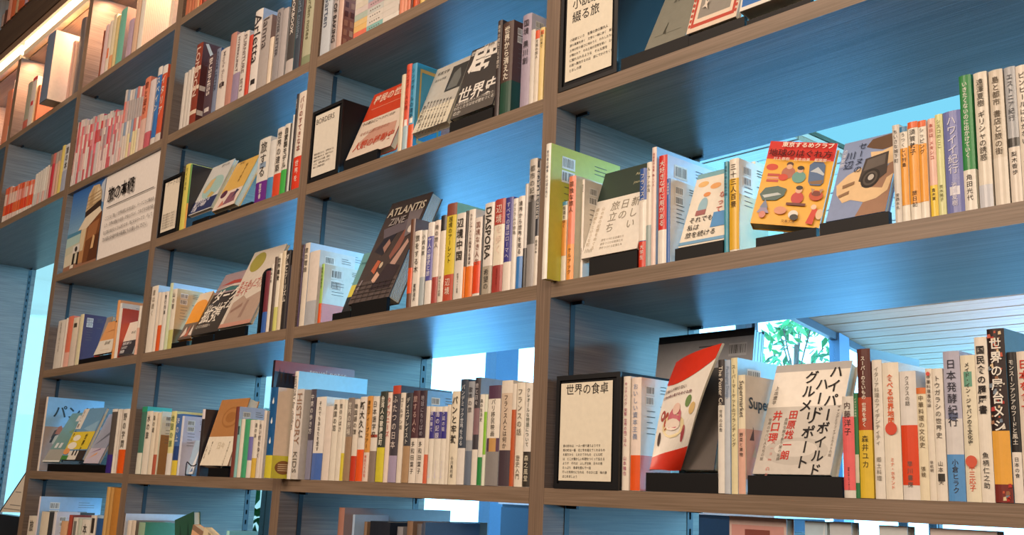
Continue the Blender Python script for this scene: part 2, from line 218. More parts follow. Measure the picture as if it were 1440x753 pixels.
('s','book',0.6108,0.004,0.0004,0.0197,0.1389,0.2013,'5A2A22',{'sg':[('B84A2A',0.4492,0.6693,0)],'bd':('E4C23C',0.4492,0),'tx':[('スーパーの食いもの、世界を歩く','F0E6D4',0.05,0.5308,0,1,0.7),('森井ユカ','4A4020',0.5808,0.95,0,0,0.51)]},'tall dark red book with yellow lower band,right bay lower shelf','books,right bay lower shelf'),
('s','book',0.6329,0.004,0.0004,0.0142,0.1274,0.1846,'EAE4D8',{'sd':'D8D4CC','tx':[('イタリア料理のアイデンティティ','8A8478',0.05,0.62,0,0,0.6),('郷土料理','8A8478',0.7,0.93,0,0,0.51)]},'tall off-white book with thin grey title,right bay lower shelf','books,right bay lower shelf'),
('s','book',0.6476,0.004,0.0004,0.0234,0.124,0.1798,'EEE6D4',{'sg':[('D8482A',0.5099,0.36,2)],'tx':[('食べる世界地図','E0602E',0.0887,0.4587,0,1,0.7),('ミナ・ホランド','E0602E',0.7,0.93,0,0,0.51)]},'wide cream book with orange title and red plate symbol,right bay lower shelf','books,right bay lower shelf'),
('s','book',0.672,0.004,0.0004,0.0228,0.1151,0.1668,'E6E2DC',{'sd':'C8CCD4','sg':[('E0481E',0.1128,0.5748,0)],'tx':[('クスクスの話','6A665E',0.0374,0.2744,0,0,0.4),('早川書房','6A665E',0.7,0.93,0,0,0.34)]},'white book with broad red-orange band,right bay lower shelf','books,right bay lower shelf'),
('s','book',0.6952,0.004,0.0004,0.0128,0.0993,0.144,'EDE2C4',{'sg':[('E07A3C',0.9447,1.0,0)],'tx':[('中華料理の文化史','6A5A40',0.0653,0.62,0,0,0.6),('張競','6A5A40',0.7,0.93,0,0,0.51)]},'short cream paperback with small orange top mark,right bay lower shelf','books,right bay lower shelf'),
('s','book',0.7086,0.004,0.0004,0.009,0.1162,0.1684,'EAE2D2',{'sg':[('D84A38',0.9582,0.3,2)],'tx':[('中華料理進化論','4A3C30',0.05,0.62,0,0,0.6),('徐航明','4A3C30',0.7,0.93,0,0,0.51)]},'narrow cream book with small red mark at top,right bay lower shelf','books,right bay lower shelf'),
('s','book',0.7179,0.004,0.0004,0.0135,0.1158,0.1678,'EDE6D8',{'sg':[('3A3630',0.1442,0.2023,1)],'tx':[('トウガラシの世界史','4A443A',0.05,0.62,0,0,0.6),('山本紀夫','4A443A',0.7,0.93,0,0,0.51)]},'cream paperback with small black emblem at foot,right bay lower shelf','books,right bay lower shelf'),
('s','book',0.7328,0.004,0.0004,0.0218,0.1305,0.1891,'B8B8CC',{'sg':[('DDDAD8',0.3069,0.5434,0),('5A6484',0.5339,0.5816,1)],'bd':('5A9AD8',0.3069,0),'tx':[('日本発酵紀行','2E2E3A',0.05,0.62,0,0,0.6),('小倉ヒラク','3A342E',0.7231,0.95,0,0,0.51)]},'grey-lavender book with blue lower band,right bay lower shelf','books,right bay lower shelf'),
('s','book',0.7554,0.004,0.0004,0.0186,0.1259,0.1824,'EBE4CC',{'sg':[('6AA48C',0.781,0.885,1),('D85A3C',0.2702,0.4,2)],'tx':[('メイド・イン・ジャパンの食文化史','3C3A30',0.05,0.62,0,1,0.7),('畑中三応子','E05838',0.7,0.93,0,0,0.51)]},'cream book with slanting black title and green block,right bay lower shelf','books,right bay lower shelf'),
('s','book',0.7746,0.004,0.0004,0.0159,0.1409,0.2042,'EFE8DA',{'tx':[('国民食の履歴書','221C1A',0.05,0.62,0,1,0.7),('魚柄仁之助','221C1A',0.7,0.93,0,0,0.51)]},'tall white book with bold black title,right bay lower shelf','books,right bay lower shelf'),
('s','book',0.7911,0.004,0.0004,0.0215,0.1471,0.2132,'2A1614',{'sd':'7AB8E0','sg':[('ECAE44',0.1039,0.4059,0)],'bd':('7A2A22',0.1039,0),'tx':[('世界の屋台メシ','F2EEE4',0.05,0.66,0,1,0.7)],'spk':1},'tall black speckled book with orange-yellow band,right bay lower shelf','books,right bay lower shelf'),
('s','book',0.8143,0.004,0.0004,0.0112,0.1258,0.1823,'1E1C1C',{'bd':('EDE6DC',0.3324,0),'tx':[('モンスーンアジアのフードと風土','F0EBE0',0.05,0.62,0,0,0.6),('日本の食','3A3430',0.6976,0.95,0,0,0.51)]},'black book with white title and white foot,right bay lower shelf','books,right bay lower shelf'),
('s','book',0.8259,0.004,0.0004,0.0172,0.1258,0.1823,'E9DDCE',{'tx':[('日本を食す','C83C28',0.05,0.66,0,1,0.7)]},'white book with red title at the right edge,right bay lower shelf','books,right bay lower shelf'),
('sign',0.0255,0.0,0.1528,0.1957,0.1301,[('r','EFE7D2',0.07,0.07,0.88,0.93),('t','241E1A','世界の食卓',0.15,0.82,0.105,'h',0),('t','3A342E','食の好みは、一人一様で違うようです。',0.13,0.36,0.027,'h',0),('t','3A342E','南の町は一番、北と冬を越えてくれるもの',0.13,0.322,0.027,'h',0),('t','3A342E','お家だから。とれたてのもの、どんな町',0.13,0.284,0.027,'h',0),('t','3A342E','は、どこか懐かしい料理をつくって伝える',0.13,0.246,0.027,'h',0),('t','3A342E','ようす。それは、ふしぎな味、日々の食',0.13,0.208,0.027,'h',0),('t','3A342E','たっぷり、食卓を囲んで一皿。',0.13,0.16999999999999998,0.027,'h',0),('t','3A342E','行った気持ちになれる、そのひと皿、味の旅',0.13,0.132,0.027,'h',0),('t','3A342E','はじめましょう。',0.13,0.09399999999999997,0.027,'h',0)],'black box sign headed with five large characters,bottom left of the right bay'),
('booklet',[[0.2433,-0.0,0.0342],[0.2782,0.035,0.0351],[0.3723,0.02,0.2309],[0.2396,0.07,0.215]],'curling red and white booklet on a black stand,right bay lower shelf','books,right bay lower shelf'),
('f',[0.267,0.045,0.0365],0.0696,0.1696,0.02,0.0,0.2083,0.0,'5A524C',[('r','5A524C',0,0,1,1)],0,'grey-brown cover leaning behind the red booklet,right bay lower shelf','books,right bay lower shelf'),
('lip',0.2343,0.002,0.0,0.1406,0.045,0.0297,'black stand under the grey-brown cover leaning behind the red booklet,right bay lower shelf'),
('f',[0.4328,0.012,0.0305],0.1288,0.1798,0.02,0.0,0.3748,0.0,'E6E0D4',[('r','EFE8DC',0,0,1,1),('r','B0AEAC',0,0.93,1,1),('r','C6C0B6',0,0,1,0.6),('e','B8B2A8',0.5,0.2,0.42,0.12),('e','CCC6BC',0.5,0.22,0.28,0.07),('t','1E1A1A','ハイパー',0.83,0.97,0.13,'v',1),('t','1E1A1A','ハード',0.68,0.86,0.13,'v',1),('t','1E1A1A','ボイルド',0.8,0.46,0.12,'v',1),('t','1E1A1A','グルメ',0.52,0.93,0.13,'v',1),('t','1E1A1A','リポート',0.62,0.56,0.13,'v',1),('t','C8382C','田原総一朗',0.38,0.57,0.09,'v',1),('t','C8382C','井口理',0.17,0.57,0.1,'v',1),('t','5A544C','上出遼平',0.08,0.8,0.045,'v',0),('t','D88A80','King Gnu',0.19,0.3,0.05,'v',0),('t','7A746A','危険な飯を食う旅の記録',0.3,0.5,0.035,'v',0),('t','7A746A','世界のヤバい人たちの飯',0.08,0.5,0.035,'v',0),('t','7A746A','ギャングとマフィアとカルトの飯',0.95,0.6,0.03,'v',0)],0,'large face-out white and grey cover with black slanting title,right bay lower shelf','books,right bay lower shelf'),
('lip',0.4309,0.002,0.0,0.1543,0.045,0.028,'black stand under the large white and grey cover,right bay lower shelf'),
('sign',0.0052,0.739,0.1498,0.245,0.1709,[('r','EFE7D2',0.1,0.07,0.9,0.93),('t','241E1A','小説家が',0.2,0.655,0.098,'h',0),('t','241E1A','綴る旅',0.2,0.54,0.098,'h',0),('t','3A342E','小説家という、言葉の旅の案内人。',0.17,0.39,0.027,'h',0),('t','3A342E','旅の風景を歩く、文学と一緒に歩く。風景と',0.17,0.34800000000000003,0.027,'h',0),('t','3A342E','土地の町の遠さに向かうと、わたしたちの目',0.17,0.306,0.027,'h',0),('t','3A342E','が開かれて、その土地の空気を吸い、土の手',0.17,0.264,0.027,'h',0),('t','3A342E','に触れられるような、そんな旅を',0.17,0.222,0.027,'h',0),('t','3A342E','の旅へ案内するのは、旅にでかけたくなる',0.17,0.18,0.027,'h',0),('t','3A342E','とおしの旅。',0.17,0.138,0.027,'h',0)],'black box sign with two rows of large characters,top of the right bay'),
('f',[0.2065,0.012,0.7639],0.0918,0.2527,0.012,0.0,0.4353,0.0,'8C8C80',[('r','8C8C80',0,0,1,1),('t','5A5A50','旅の記録',0.4,0.62,0.06,'h',0),('t','5A5A50','ある作家の手紙',0.3,0.45,0.05,'h',0),('p','4A4A40',[(0.34,0.14),(0.38,0.25),(0.4,0.24),(0.4,0.17),(0.44,0.12)]),('r','6A6A5E',0.15,0.13,0.8,0.135)],0,'face-out olive-grey cover beside the top sign,right bay top shelf','books,right bay top shelf'),
('lip',0.1617,0.002,0.739,0.1541,0.045,0.0234,'black stand under the olive-grey cover beside the top sign,right bay top shelf'),
('f',[0.3077,0.006,0.7653],0.1032,0.1904,0.012,0.0,0.3088,0.0,'F0DDC8',[('r','F0DDC8',0,0,1,1),('r','C85040',0.06,0.05,0.94,0.97),('r','F0DDC8',0.11,0.09,0.89,0.93),('r','98948C',0.17,0.14,0.83,0.88),('e','C85040',0.035,0.08,0.022,0.02),('e','C85040',0.9650000000000001,0.08,0.022,0.02),('e','C85040',0.035,0.14,0.022,0.02),('e','C85040',0.9650000000000001,0.14,0.022,0.02),('e','C85040',0.035,0.2,0.022,0.02),('e','C85040',0.9650000000000001,0.2,0.022,0.02),('e','C85040',0.035,0.26,0.022,0.02),('e','C85040',0.9650000000000001,0.26,0.022,0.02),('e','C85040',0.035,0.32,0.022,0.02),('e','C85040',0.9650000000000001,0.32,0.022,0.02),('e','C85040',0.035,0.38,0.022,0.02),('e','C85040',0.9650000000000001,0.38,0.022,0.02),('e','C85040',0.035,0.44,0.022,0.02),('e','C85040',0.9650000000000001,0.44,0.022,0.02),('e','C85040',0.035,0.5,0.022,0.02),('e','C85040',0.9650000000000001,0.5,0.022,0.02),('e','C85040',0.035,0.5599999999999999,0.022,0.02),('e','C85040',0.9650000000000001,0.5599999999999999,0.022,0.02),('e','C85040',0.035,0.62,0.022,0.02),('e','C85040',0.9650000000000001,0.62,0.022,0.02),('e','C85040',0.035,0.6799999999999999,0.022,0.02),('e','C85040',0.9650000000000001,0.6799999999999999,0.022,0.02),('e','C85040',0.035,0.7399999999999999,0.022,0.02),('e','C85040',0.9650000000000001,0.7399999999999999,0.022,0.02),('e','C85040',0.035,0.7999999999999999,0.022,0.02),('e','C85040',0.9650000000000001,0.7999999999999999,0.022,0.02),('e','C85040',0.035,0.86,0.022,0.02),('e','C85040',0.9650000000000001,0.86,0.022,0.02),('e','C85040',0.035,0.9199999999999999,0.022,0.02),('e','C85040',0.9650000000000001,0.9199999999999999,0.022,0.02),('p','E8DCCC',[(0.25,0.24),(0.3,0.27),(0.29,0.32999999999999996),(0.33999999999999997,0.29),(0.39,0.32),(0.35,0.26),(0.38,0.19999999999999998),(0.32,0.24)]),('p','E8DCCC',[(0.45,0.36),(0.5,0.39),(0.49,0.44999999999999996),(0.54,0.41),(0.5900000000000001,0.44),(0.55,0.38),(0.5800000000000001,0.32),(0.52,0.36)]),('p','E8DCCC',[(0.62,0.28),(0.67,0.31000000000000005),(0.66,0.37),(0.71,0.33),(0.76,0.36000000000000004),(0.72,0.30000000000000004),(0.75,0.24000000000000002),(0.69,0.28)]),('p','E8DCCC',[(0.3,0.5),(0.35,0.53),(0.33999999999999997,0.59),(0.39,0.55),(0.44,0.58),(0.4,0.52),(0.43,0.46),(0.37,0.5)]),('p','E8DCCC',[(0.6,0.55),(0.65,0.5800000000000001),(0.64,0.64),(0.69,0.6000000000000001),(0.74,0.63),(0.7,0.5700000000000001),(0.73,0.51),(0.6699999999999999,0.55)]),('p','E8DCCC',[(0.4,0.7),(0.45,0.73),(0.44,0.7899999999999999),(0.49,0.75),(0.54,0.7799999999999999),(0.5,0.72),(0.53,0.6599999999999999),(0.47000000000000003,0.7)]),('p','E8DCCC',[(0.62,0.75),(0.67,0.78),(0.66,0.84),(0.71,0.8),(0.76,0.83),(0.72,0.77),(0.75,0.71),(0.69,0.75)])],0,'face-out cover with red patterned border and grey field,right bay top shelf','books,right bay top shelf'),
('lip',0.3162,0.002,0.739,0.1143,0.045,0.0191,'black stand under the cover,right bay top shelf'),
('f',[0.418,0.006,0.7704],0.1072,0.1845,0.03,0.0,0.2255,0.0,'F0ECE4',[('r','F0ECE4',0,0,1,1),('r','2E74C4',0.03,0.04,1,0.96),('e','E8E4DC',0.6,0.5,0.2,0.2)],0,'face-out blue cover cut by the frame top,right bay top shelf','books,right bay top shelf'),
('lip',0.4346,0.002,0.739,0.1178,0.045,0.0091,'black stand under the blue cover cut by the frame top,right bay top shelf'),
('s','book',-0.9149,0.004,0.3704,0.0064,0.1451,0.2102,'4A3A5C',{'tx':[('さまよう人々','C8C0D0',0.05,0.66,0,0,0.6)]},'very thin purple-black spine against the upright,centre bay middle shelf','books,centre bay middle shelf'),
('s','book',-0.9071,0.004,0.3704,0.0243,0.18,0.2117,'DED4C4',{'sd':'C8D4E4','tx':[('旅の理由','3A342E',0.05,0.66,0,0,0.6)],'br':'h'},'cream book with blue-lit white back cover,centre bay middle shelf','books,centre bay middle shelf'),  # white back cover, blue window light put into its colour
('s','book',-0.8794,0.004,0.3704,0.0463,0.1049,0.1856,'E4DAD0',{'sd':'DCD6CE','bd':('B4B8BE',0.3226,0),'br':'h'},'pale book with grey lower half,centre bay middle shelf','books,centre bay middle shelf'),
('s','book',-0.8188,0.004,0.3704,0.0135,0.13,0.1465,'9CC860',{'sd':'DCD0BC','bd':('E0581C',0.3329,1),'tx':[('世界の歩き方','3A342E',0.05,0.6471,0,0,0.6)],'br':'v'},'lime green spine with orange band and barcoded back,centre bay middle shelf','books,centre bay middle shelf'),
('s','book',-0.459,0.004,0.3704,0.0168,0.137,0.1985,'6A4634',{'sg':[('E0561E',0.1587,0.4449,0)]},'narrow brown spine with orange patch,centre bay middle shelf','books,centre bay middle shelf'),
('s','book',-0.4414,0.004,0.3704,0.0257,0.1161,0.1682,'E6E0D6',{'tx':[('旅をする木','3A342E',0.05,0.62,0,0,0.6),('星野道夫','3A342E',0.7,0.93,0,0,0.51)]},'plain white book,right of the brown spine,centre bay middle shelf','books,centre bay middle shelf'),
('s','book',-0.4147,0.004,0.3704,0.0181,0.1142,0.1655,'DEDCD4',{'bd':('A8B4B8',0.3754,0),'tx':[('小説の家','3A342E',0.05,0.6046,0,0,0.6)]},'white book with pale grey-green foot,centre bay middle shelf','books,centre bay middle shelf'),
('s','book',-0.3942,0.004,0.3704,0.0222,0.1239,0.1796,'E8E2DA',{'sg':[('5A5AA8',0.2885,0.8266,0)],'tx':[('ユダヤ人の歴史と旅','F0EEF4',0.05,0.66,0,0,0.6)]},'white book with violet-blue middle panel,centre bay middle shelf','books,centre bay middle shelf'),
('s','book',-0.3707,0.004,0.3704,0.0197,0.1244,0.1803,'E6DAD0',{'bd':('A8423A',0.3137,0),'tx':[('時の旅人','3A342E',0.05,0.66,0,0,0.6)]},'cream book with brick red foot,centre bay middle shelf','books,centre bay middle shelf'),
('s','book',-0.35,0.004,0.3704,0.0183,0.1296,0.1878,'E4DACC',{'sg':[('221E1E',0.8196,1.0,0)],'tx':[('ほんとうの話','3A342E',0.7,0.93,0,0,0.51)]},'cream book with black top block,centre bay middle shelf','books,centre bay middle shelf'),
('s','book',-0.3308,0.004,0.3704,0.033,0.08,0.2093,'E0C83E',{'sd':'8CC8B8','sg':[('8A4A3A',0.8756,1.0,0)],'bd':('C05038',0.2678,0),'tx':[('越境のアーレント','4A4218',0.1344,0.62,0,0,0.6),('辺境','F0E4D0',0.7622,0.95,0,0,0.51)]},'yellow book with rust red top and foot,centre bay middle shelf','books,centre bay middle shelf'),  # side colour carries the green-blue light falling on it
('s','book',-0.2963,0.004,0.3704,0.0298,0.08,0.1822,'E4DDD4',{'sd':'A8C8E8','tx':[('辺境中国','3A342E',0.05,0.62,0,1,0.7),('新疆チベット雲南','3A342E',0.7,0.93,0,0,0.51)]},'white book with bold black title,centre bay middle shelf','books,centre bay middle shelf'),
('s','book',-0.2654,0.004,0.3704,0.0068,0.1268,0.1838,'2E2826',{'bd':('F0862A',0.3564,0)},'thin black spine with orange foot,centre bay middle shelf','books,centre bay middle shelf'),
('s','book',-0.2575,0.004,0.3704,0.0214,0.1269,0.1839,'E8E0D6',{'bd':('EC7A22',0.3503,1),'tx':[('ラテンアメリカ越境する美術','4A2A22',0.05,0.6297,0,0,0.6)]},'white book with red-brown title and orange foot,centre bay middle shelf','books,centre bay middle shelf'),
('s','book',-0.2345,0.004,0.3704,0.0228,0.08,0.1633,'E6DCD2',{'sd':'B8CCE0','sg':[('E4481A',0.0358,0.4386,0)],'tx':[('国境なき人生','8A5A4A',0.05,0.66,0,0,0.6)]},'white book with bright orange-red panel,centre bay middle shelf','books,centre bay middle shelf'),
('s','book',-0.2106,0.004,0.3704,0.0039,0.114,0.1652,'34383C',{},'very thin dark spine left of the bold lettered book,centre bay middle shelf','books,centre bay middle shelf'),
('s','book',-0.2062,0.004,0.3704,0.0293,0.1299,0.1882,'E4DED6',{'bd':('AFA594',0.3057,0),'tx':[('DIASPORA','3A342E',0.05,0.62,1,1,0.8),('希望の','3A342E',0.7243,0.95,0,0,0.68)]},'white book with bold black DIASPORA lettering,centre bay middle shelf','books,centre bay middle shelf'),
('s','book',-0.1748,0.004,0.3704,0.0309,0.131,0.1899,'EDE4D0',{'sg':[('B4443A',0.7235,1.0,0)],'bd':('A83C34',0.2884,0),'tx':[('辺境を歩く','F0D8C8',0.05,0.62,0,0,0.6),('台湾海峡を歩く','8A2A22',0.7416,0.95,0,0,0.51)]},'cream book with red patterned top and red foot,centre bay middle shelf','books,centre bay middle shelf'),
('s','book',-0.143,0.004,0.3704,0.0228,0.13,0.1884,'3E3C8E',{'bd':('EAE0D4',0.3056,0),'tx':[('すべての道はローマへ','D8D4E8',0.05,0.66,0,0,0.6)]},'dark violet-blue book with white foot,centre bay middle shelf','books,centre bay middle shelf'),
('s','book',-0.1195,0.004,0.3704,0.0137,0.126,0.1826,'E8E4DC',{'tx':[('イスラムの旅路','7A7468',0.05,0.66,0,0,0.6)]},'slim plain white book right of the violet spine,centre bay middle shelf','books,centre bay middle shelf'),
('s','book',-0.1046,0.004,0.3704,0.018,0.1271,0.1842,'E8E2DA',{'bd':('3A82CC',0.3451,0),'tx':[('境界から世界を見る','3A342E',0.05,0.6349,0,0,0.6)]},'slim white book with blue foot,centre bay middle shelf','books,centre bay middle shelf'),
('s','book',-0.0856,0.004,0.3704,0.0086,0.1424,0.2064,'CFCCC8',{'bd':('2E2C2C',0.3761,0)},'thin grey spine with dark foot,centre bay middle shelf','books,centre bay middle shelf'),
('s','book',-0.0764,0.004,0.3704,0.022,0.175,0.2536,'A09C9A',{'sg':[('C4BEB4',0.7125,1.0,0),('4A4846',0.3283,0.6619,0)],'tx':[('都市の記憶','4A4640',0.05,0.66,0,0,0.6)]},'tall grey spine with a street photograph,centre bay middle shelf','books,centre bay middle shelf'),
('s','book',-0.0538,0.004,0.3704,0.0121,0.1697,0.2459,'30343E',{'sd':'7AA8D8','bd':('E4DDD2',0.3925,0),'tx':[('わたしは何国から来たか','F0ECE4',0.05,0.5875,0,1,0.7),('朗読の本','3A3632',0.6375,0.95,0,0,0.51)]},'black book with white title beside the upright,centre bay middle shelf','books,centre bay middle shelf'),
('f',[-0.7379,0.02,0.3895],0.0377,0.1622,0.012,0.0,0.3235,0.0,'6AA4A8',[('r','6AA4A8',0,0,1,1),('r','D8CC48',0,0.2,1,0.46),('r','1E1E22',0,0,1,0.26),('t','2A5A60','旅の道具',0.2,0.8,0.1,'h',0)],0,'teal yellow and black cover behind the magazine,centre bay middle shelf','books,centre bay middle shelf'),
('lip',-0.7472,0.002,0.37,0.0759,0.045,0.0166,'black stand under the teal yellow and black cover behind the magazine,centre bay middle shelf'),
('f',[-0.6987,0.012,0.4047],0.1635,0.2885,0.032,0.0,0.376,0.0,'4A4140',[('r','4A4140',0,0,1,1),('r','5C5250',0,0,1,0.2),('p','8A5A50',[(0.55,0.42),(0.7,0.72),(0.8,0.74),(0.74,0.48),(0.62,0.38)]),('p','B8968A',[(0.66,0.34),(0.86,0.56),(0.92,0.52),(0.8,0.3)]),('p','30303A',[(0.1,0.5),(0.3,0.7),(0.5,0.64),(0.36,0.44)]),('p','686068',[(0.1,0.72),(0.9,0.8),(0.9,0.68),(0.2,0.62)]),('p','3A3238',[(0.4,0.1),(0.6,0.34),(0.94,0.3),(0.9,0.1)]),('p','B8654A',[(0.24,0.3),(0.3,0.4),(0.4,0.38),(0.36,0.26)]),('p','D8B09A',[(0.36,0.2),(0.42,0.28),(0.52,0.24),(0.46,0.16)]),('e','C8B8A0',0.45,0.34,0.04,0.03),('p','8C8488',[(0.06,0.12),(0.1,0.22),(0.14,0.22),(0.1,0.1)]),('p','787074',[(0.6,0.86),(0.95,0.84),(0.95,0.62),(0.75,0.58)]),('p','A07C70',[(0.3,0.52),(0.38,0.6),(0.46,0.55),(0.4,0.46)]),('e','D4CCC4',0.86,0.66,0.1,0.045),('t','D8CCB8','ATLANTIS',0.06,0.84,0.2,'h',1),('t','9A9290','ZINE',0.2,0.74,0.1,'h',1),('r','3E3838',0.02,0.04,0.98,0.046),('r','3E3838',0.02,0.08,0.98,0.08600000000000001),('r','3E3838',0.02,0.12,0.98,0.126),('r','3E3838',0.02,0.16,0.98,0.166),('r','3E3838',0.15,0,0.16,0.18),('r','3E3838',0.3,0,0.31,0.18),('r','3E3838',0.44999999999999996,0,0.45999999999999996,0.18),('r','3E3838',0.6,0,0.61,0.18),('r','3E3838',0.75,0,0.76,0.18),('r','3E3838',0.8999999999999999,0,0.9099999999999999,0.18)],1,'big dark glossy magazine reading ATLANTIS,centre bay middle shelf','books,centre bay middle shelf'),
('lip',-0.6683,0.002,0.37,0.1417,0.07,0.0329,'black stand under the big dark glossy magazine reading ATLANTIS,centre bay middle shelf'),
('s','book',-0.9149,-0.05,0.0004,0.0323,0.19,0.2145,'1F5C94',{'sd':'E6D0BA','bd':('D8CC3C',0.2488,1),'deco':'drops'},'blue spine with white drops and yellow band,centre bay lower shelf','books,centre bay lower shelf'),
('s','book',-0.8753,-0.012,0.0004,0.0171,0.2,0.2557,'EAE4DC',{'sd':'A0D4EC','tx':[('HISTORY for children','5A5650',0.05,0.66,1,0,0.6)]},'tall narrow white spine with cyan-lit cover,centre bay lower shelf','books,centre bay lower shelf'),  # cyan daylight painted into the side colour
('s','book',-0.8575,-0.012,0.0004,0.0318,0.1459,0.2114,'CFC9C2',{'tx':[('HISTORY','9A7A66',0.05,0.62,1,0,0.95),('KIDS','6A665E',0.7,0.93,1,0,0.8075)]},'grey spine with tall HISTORY lettering,centre bay lower shelf','books,centre bay lower shelf'),
('s','book',-0.848,0.1369,0.0004,0.0251,0.1455,0.2108,'6A6664',{'bd':('E8E0D4',0.3261,0),'tx':[('翻訳の本','6A6258',0.7039,0.95,0,0,0.51)]},'dark grey spine with white foot,centre bay lower shelf','books,centre bay lower shelf'),
('s','book',-0.8207,0.004,0.0004,0.0238,0.1458,0.2113,'4A4450',{'bd':('84849A',0.4311,0),'tx':[('中東の歩き方','D8D4D0',0.05,0.5489,0,0,0.6)]},'dark violet-grey spine,centre bay lower shelf','books,centre bay lower shelf'),
('s','book',-0.7934,0.004,0.0004,0.0434,0.1322,0.1916,'E8E2D8',{'bd':('4A6EB8',0.3198,0),'tx':[('それでもあなたを愛す','3A3630',0.05,0.66,0,0,0.6)]},'white book with blue lower block,centre bay lower shelf','books,centre bay lower shelf'),
('s','book',-0.7488,0.004,0.0004,0.0303,0.1162,0.1684,'E4D8CC',{'sd':'D0C8BC'},'plain cream book right of the blue-footed one,centre bay lower shelf','books,centre bay lower shelf'),
('s','book',-0.7167,0.004,0.0004,0.0238,0.126,0.1826,'E6DFCF',{'tx':[('異国の窓','3A342E',0.05,0.66,0,0,0.6)]},'cream book with small title,second after the blue foot,centre bay lower shelf','books,centre bay lower shelf'),
('s','book',-0.6917,0.004,0.0004,0.0194,0.126,0.1826,'E4DCCC',{'tx':[('旅のつばさ','3A342E',0.05,0.66,0,0,0.6)]},'narrow cream book left of the yellow foot,centre bay lower shelf','books,centre bay lower shelf'),
('s','book',-0.6712,0.004,0.0004,0.0125,0.1244,0.1802,'E8E4D4',{'bd':('DCCB3C',0.3393,0)},'very narrow white spine with yellow foot,centre bay lower shelf','books,centre bay lower shelf'),
('s','book',-0.6578,0.004,0.0004,0.0255,0.1273,0.1845,'8A8078',{'bd':('A08468',0.5276,0),'tx':[('世界の市場','E8E0D0',0.05,0.4524,0,0,0.6)]},'grey-brown photographic spine,centre bay lower shelf','books,centre bay lower shelf'),
('s','book',-0.6309,0.004,0.0004,0.0209,0.1244,0.1803,'E2D8C8',{'bd':('C4381E',0.3045,0),'tx':[('韓国語の旅','3A342E',0.05,0.66,0,0,0.6)]},'cream book with dark red foot,centre bay lower shelf','books,centre bay lower shelf'),
('s','book',-0.6083,0.004,0.0004,0.0261,0.1274,0.1846,'E8E2D8',{'bd':('EC5A1C',0.3728,0),'tx':[('新大久保','3A342E',0.05,0.6072,0,1,0.7)]},'white book with bold title and orange-red foot,centre bay lower shelf','books,centre bay lower shelf'),
('s','book',-0.5805,0.004,0.0004,0.0205,0.1278,0.1852,'D89A4A',{'bd':('E4D2C4',0.3379,0),'tx':[('東京ディープツアー','3A2A1A',0.05,0.62,0,0,0.6),('移民たちの街','C83828',0.6921,0.95,0,0,0.51)]},'amber spine with white and red foot,centre bay lower shelf','books,centre bay lower shelf'),
('s','book',-0.5587,0.004,0.0004,0.0242,0.1268,0.1837,'E4DDD0',{'sg':[('A84A3A',0.515,0.5483,0)],'bd':('8C7C70',0.3571,0),'tx':[('日本語学校','3A342E',0.05,0.6229,0,0,0.6)]},'white book with taupe foot,centre bay lower shelf','books,centre bay lower shelf'),
('s','book',-0.5318,0.004,0.0004,0.0283,0.1335,0.1934,'3A4038',{'bd':('D8CC3A',0.3779,0),'tx':[('台湾人の歌舞伎町','E8E4D4',0.05,0.6021,0,1,0.7)]},'dark green-black spine with yellow foot,centre bay lower shelf','books,centre bay lower shelf'),
('s','book',-0.5027,0.004,0.0004,0.0161,0.1312,0.1902,'EAD8CA',{'tx':[('タイワニーズ','B8483A',0.05,0.66,0,0,0.8)]},'pinkish cream book with red title,centre bay lower shelf','books,centre bay lower shelf'),
('s','book',-0.4855,0.004,0.0004,0.0287,0.1405,0.2036,'46424A',{'sg':[('C04A34',0.9122,1.0,0)],'bd':('A89CB8',0.274,0),'tx':[('ふたつの日本','D8CCC4',0.0978,0.66,0,0,0.6)]},'dark spine with red tip and lilac foot,centre bay lower shelf','books,centre bay lower shelf'),
('s','book',-0.4558,0.004,0.0004,0.0171,0.1291,0.1871,'E6DCCC',{'tx':[('ゴールデン街','3A342E',0.05,0.66,0,0,0.6)]},'plain cream book right of the lilac foot,centre bay lower shelf','books,centre bay lower shelf'),
('s','book',-0.4369,0.004,0.0004,0.0241,0.1281,0.1857,'3C3E44',{'bd':('B0906C',0.407,0),'tx':[('ディスプレイスト','E8E4D8',0.05,0.573,0,0,0.6)]},'dark windowed spine with brown foot,centre bay lower shelf','books,centre bay lower shelf'),
('s','book',-0.4119,0.004,0.0004,0.0239,0.1309,0.1896,'54343A',{'bd':('E8DFD2',0.4821,0),'tx':[('旅する人々','C8A8A0',0.05,0.4979,0,0,0.6),('多和田葉子','3A342E',0.5479,0.95,0,0,0.51)]},'dark maroon spine with cream foot,left of its twin,centre bay lower shelf','books,centre bay lower shelf'),
('s','book',-0.387,0.004,0.0004,0.0235,0.08,0.1885,'40303A',{'sd':'8CC0EC','bd':('E8DFD2',0.4835,0),'tx':[('地球にちりばめ','A8A0A8',0.05,0.4965,0,0,0.6),('多和田葉子','3A342E',0.5465,0.95,0,0,0.51)],'br':'h'},'dark aubergine spine with cream foot and blue-lit cover,centre bay lower shelf','books,centre bay lower shelf'),  # blue of the side is window light set as colour
('s','book',-0.3625,0.004,0.0004,0.0123,0.1072,0.1554,'E6DCCC',{'bd':('D86A4A',0.3733,0)},'narrow cream spine with small red foot,centre bay lower shelf','books,centre bay lower shelf'),
('s','book',-0.3492,0.004,0.0004,0.0164,0.1064,0.1542,'E8E2D4',{'sg':[('3A348A',0.5836,0.9324,0)],'tx':[('夜の果て','E4E0F0',0.05,0.62,0,0,0.6),('フランス文庫','E4E0F0',0.7,0.93,0,0,0.51)]},'cream paperback with dark violet label,left of three,centre bay lower shelf','books,centre bay lower shelf'),
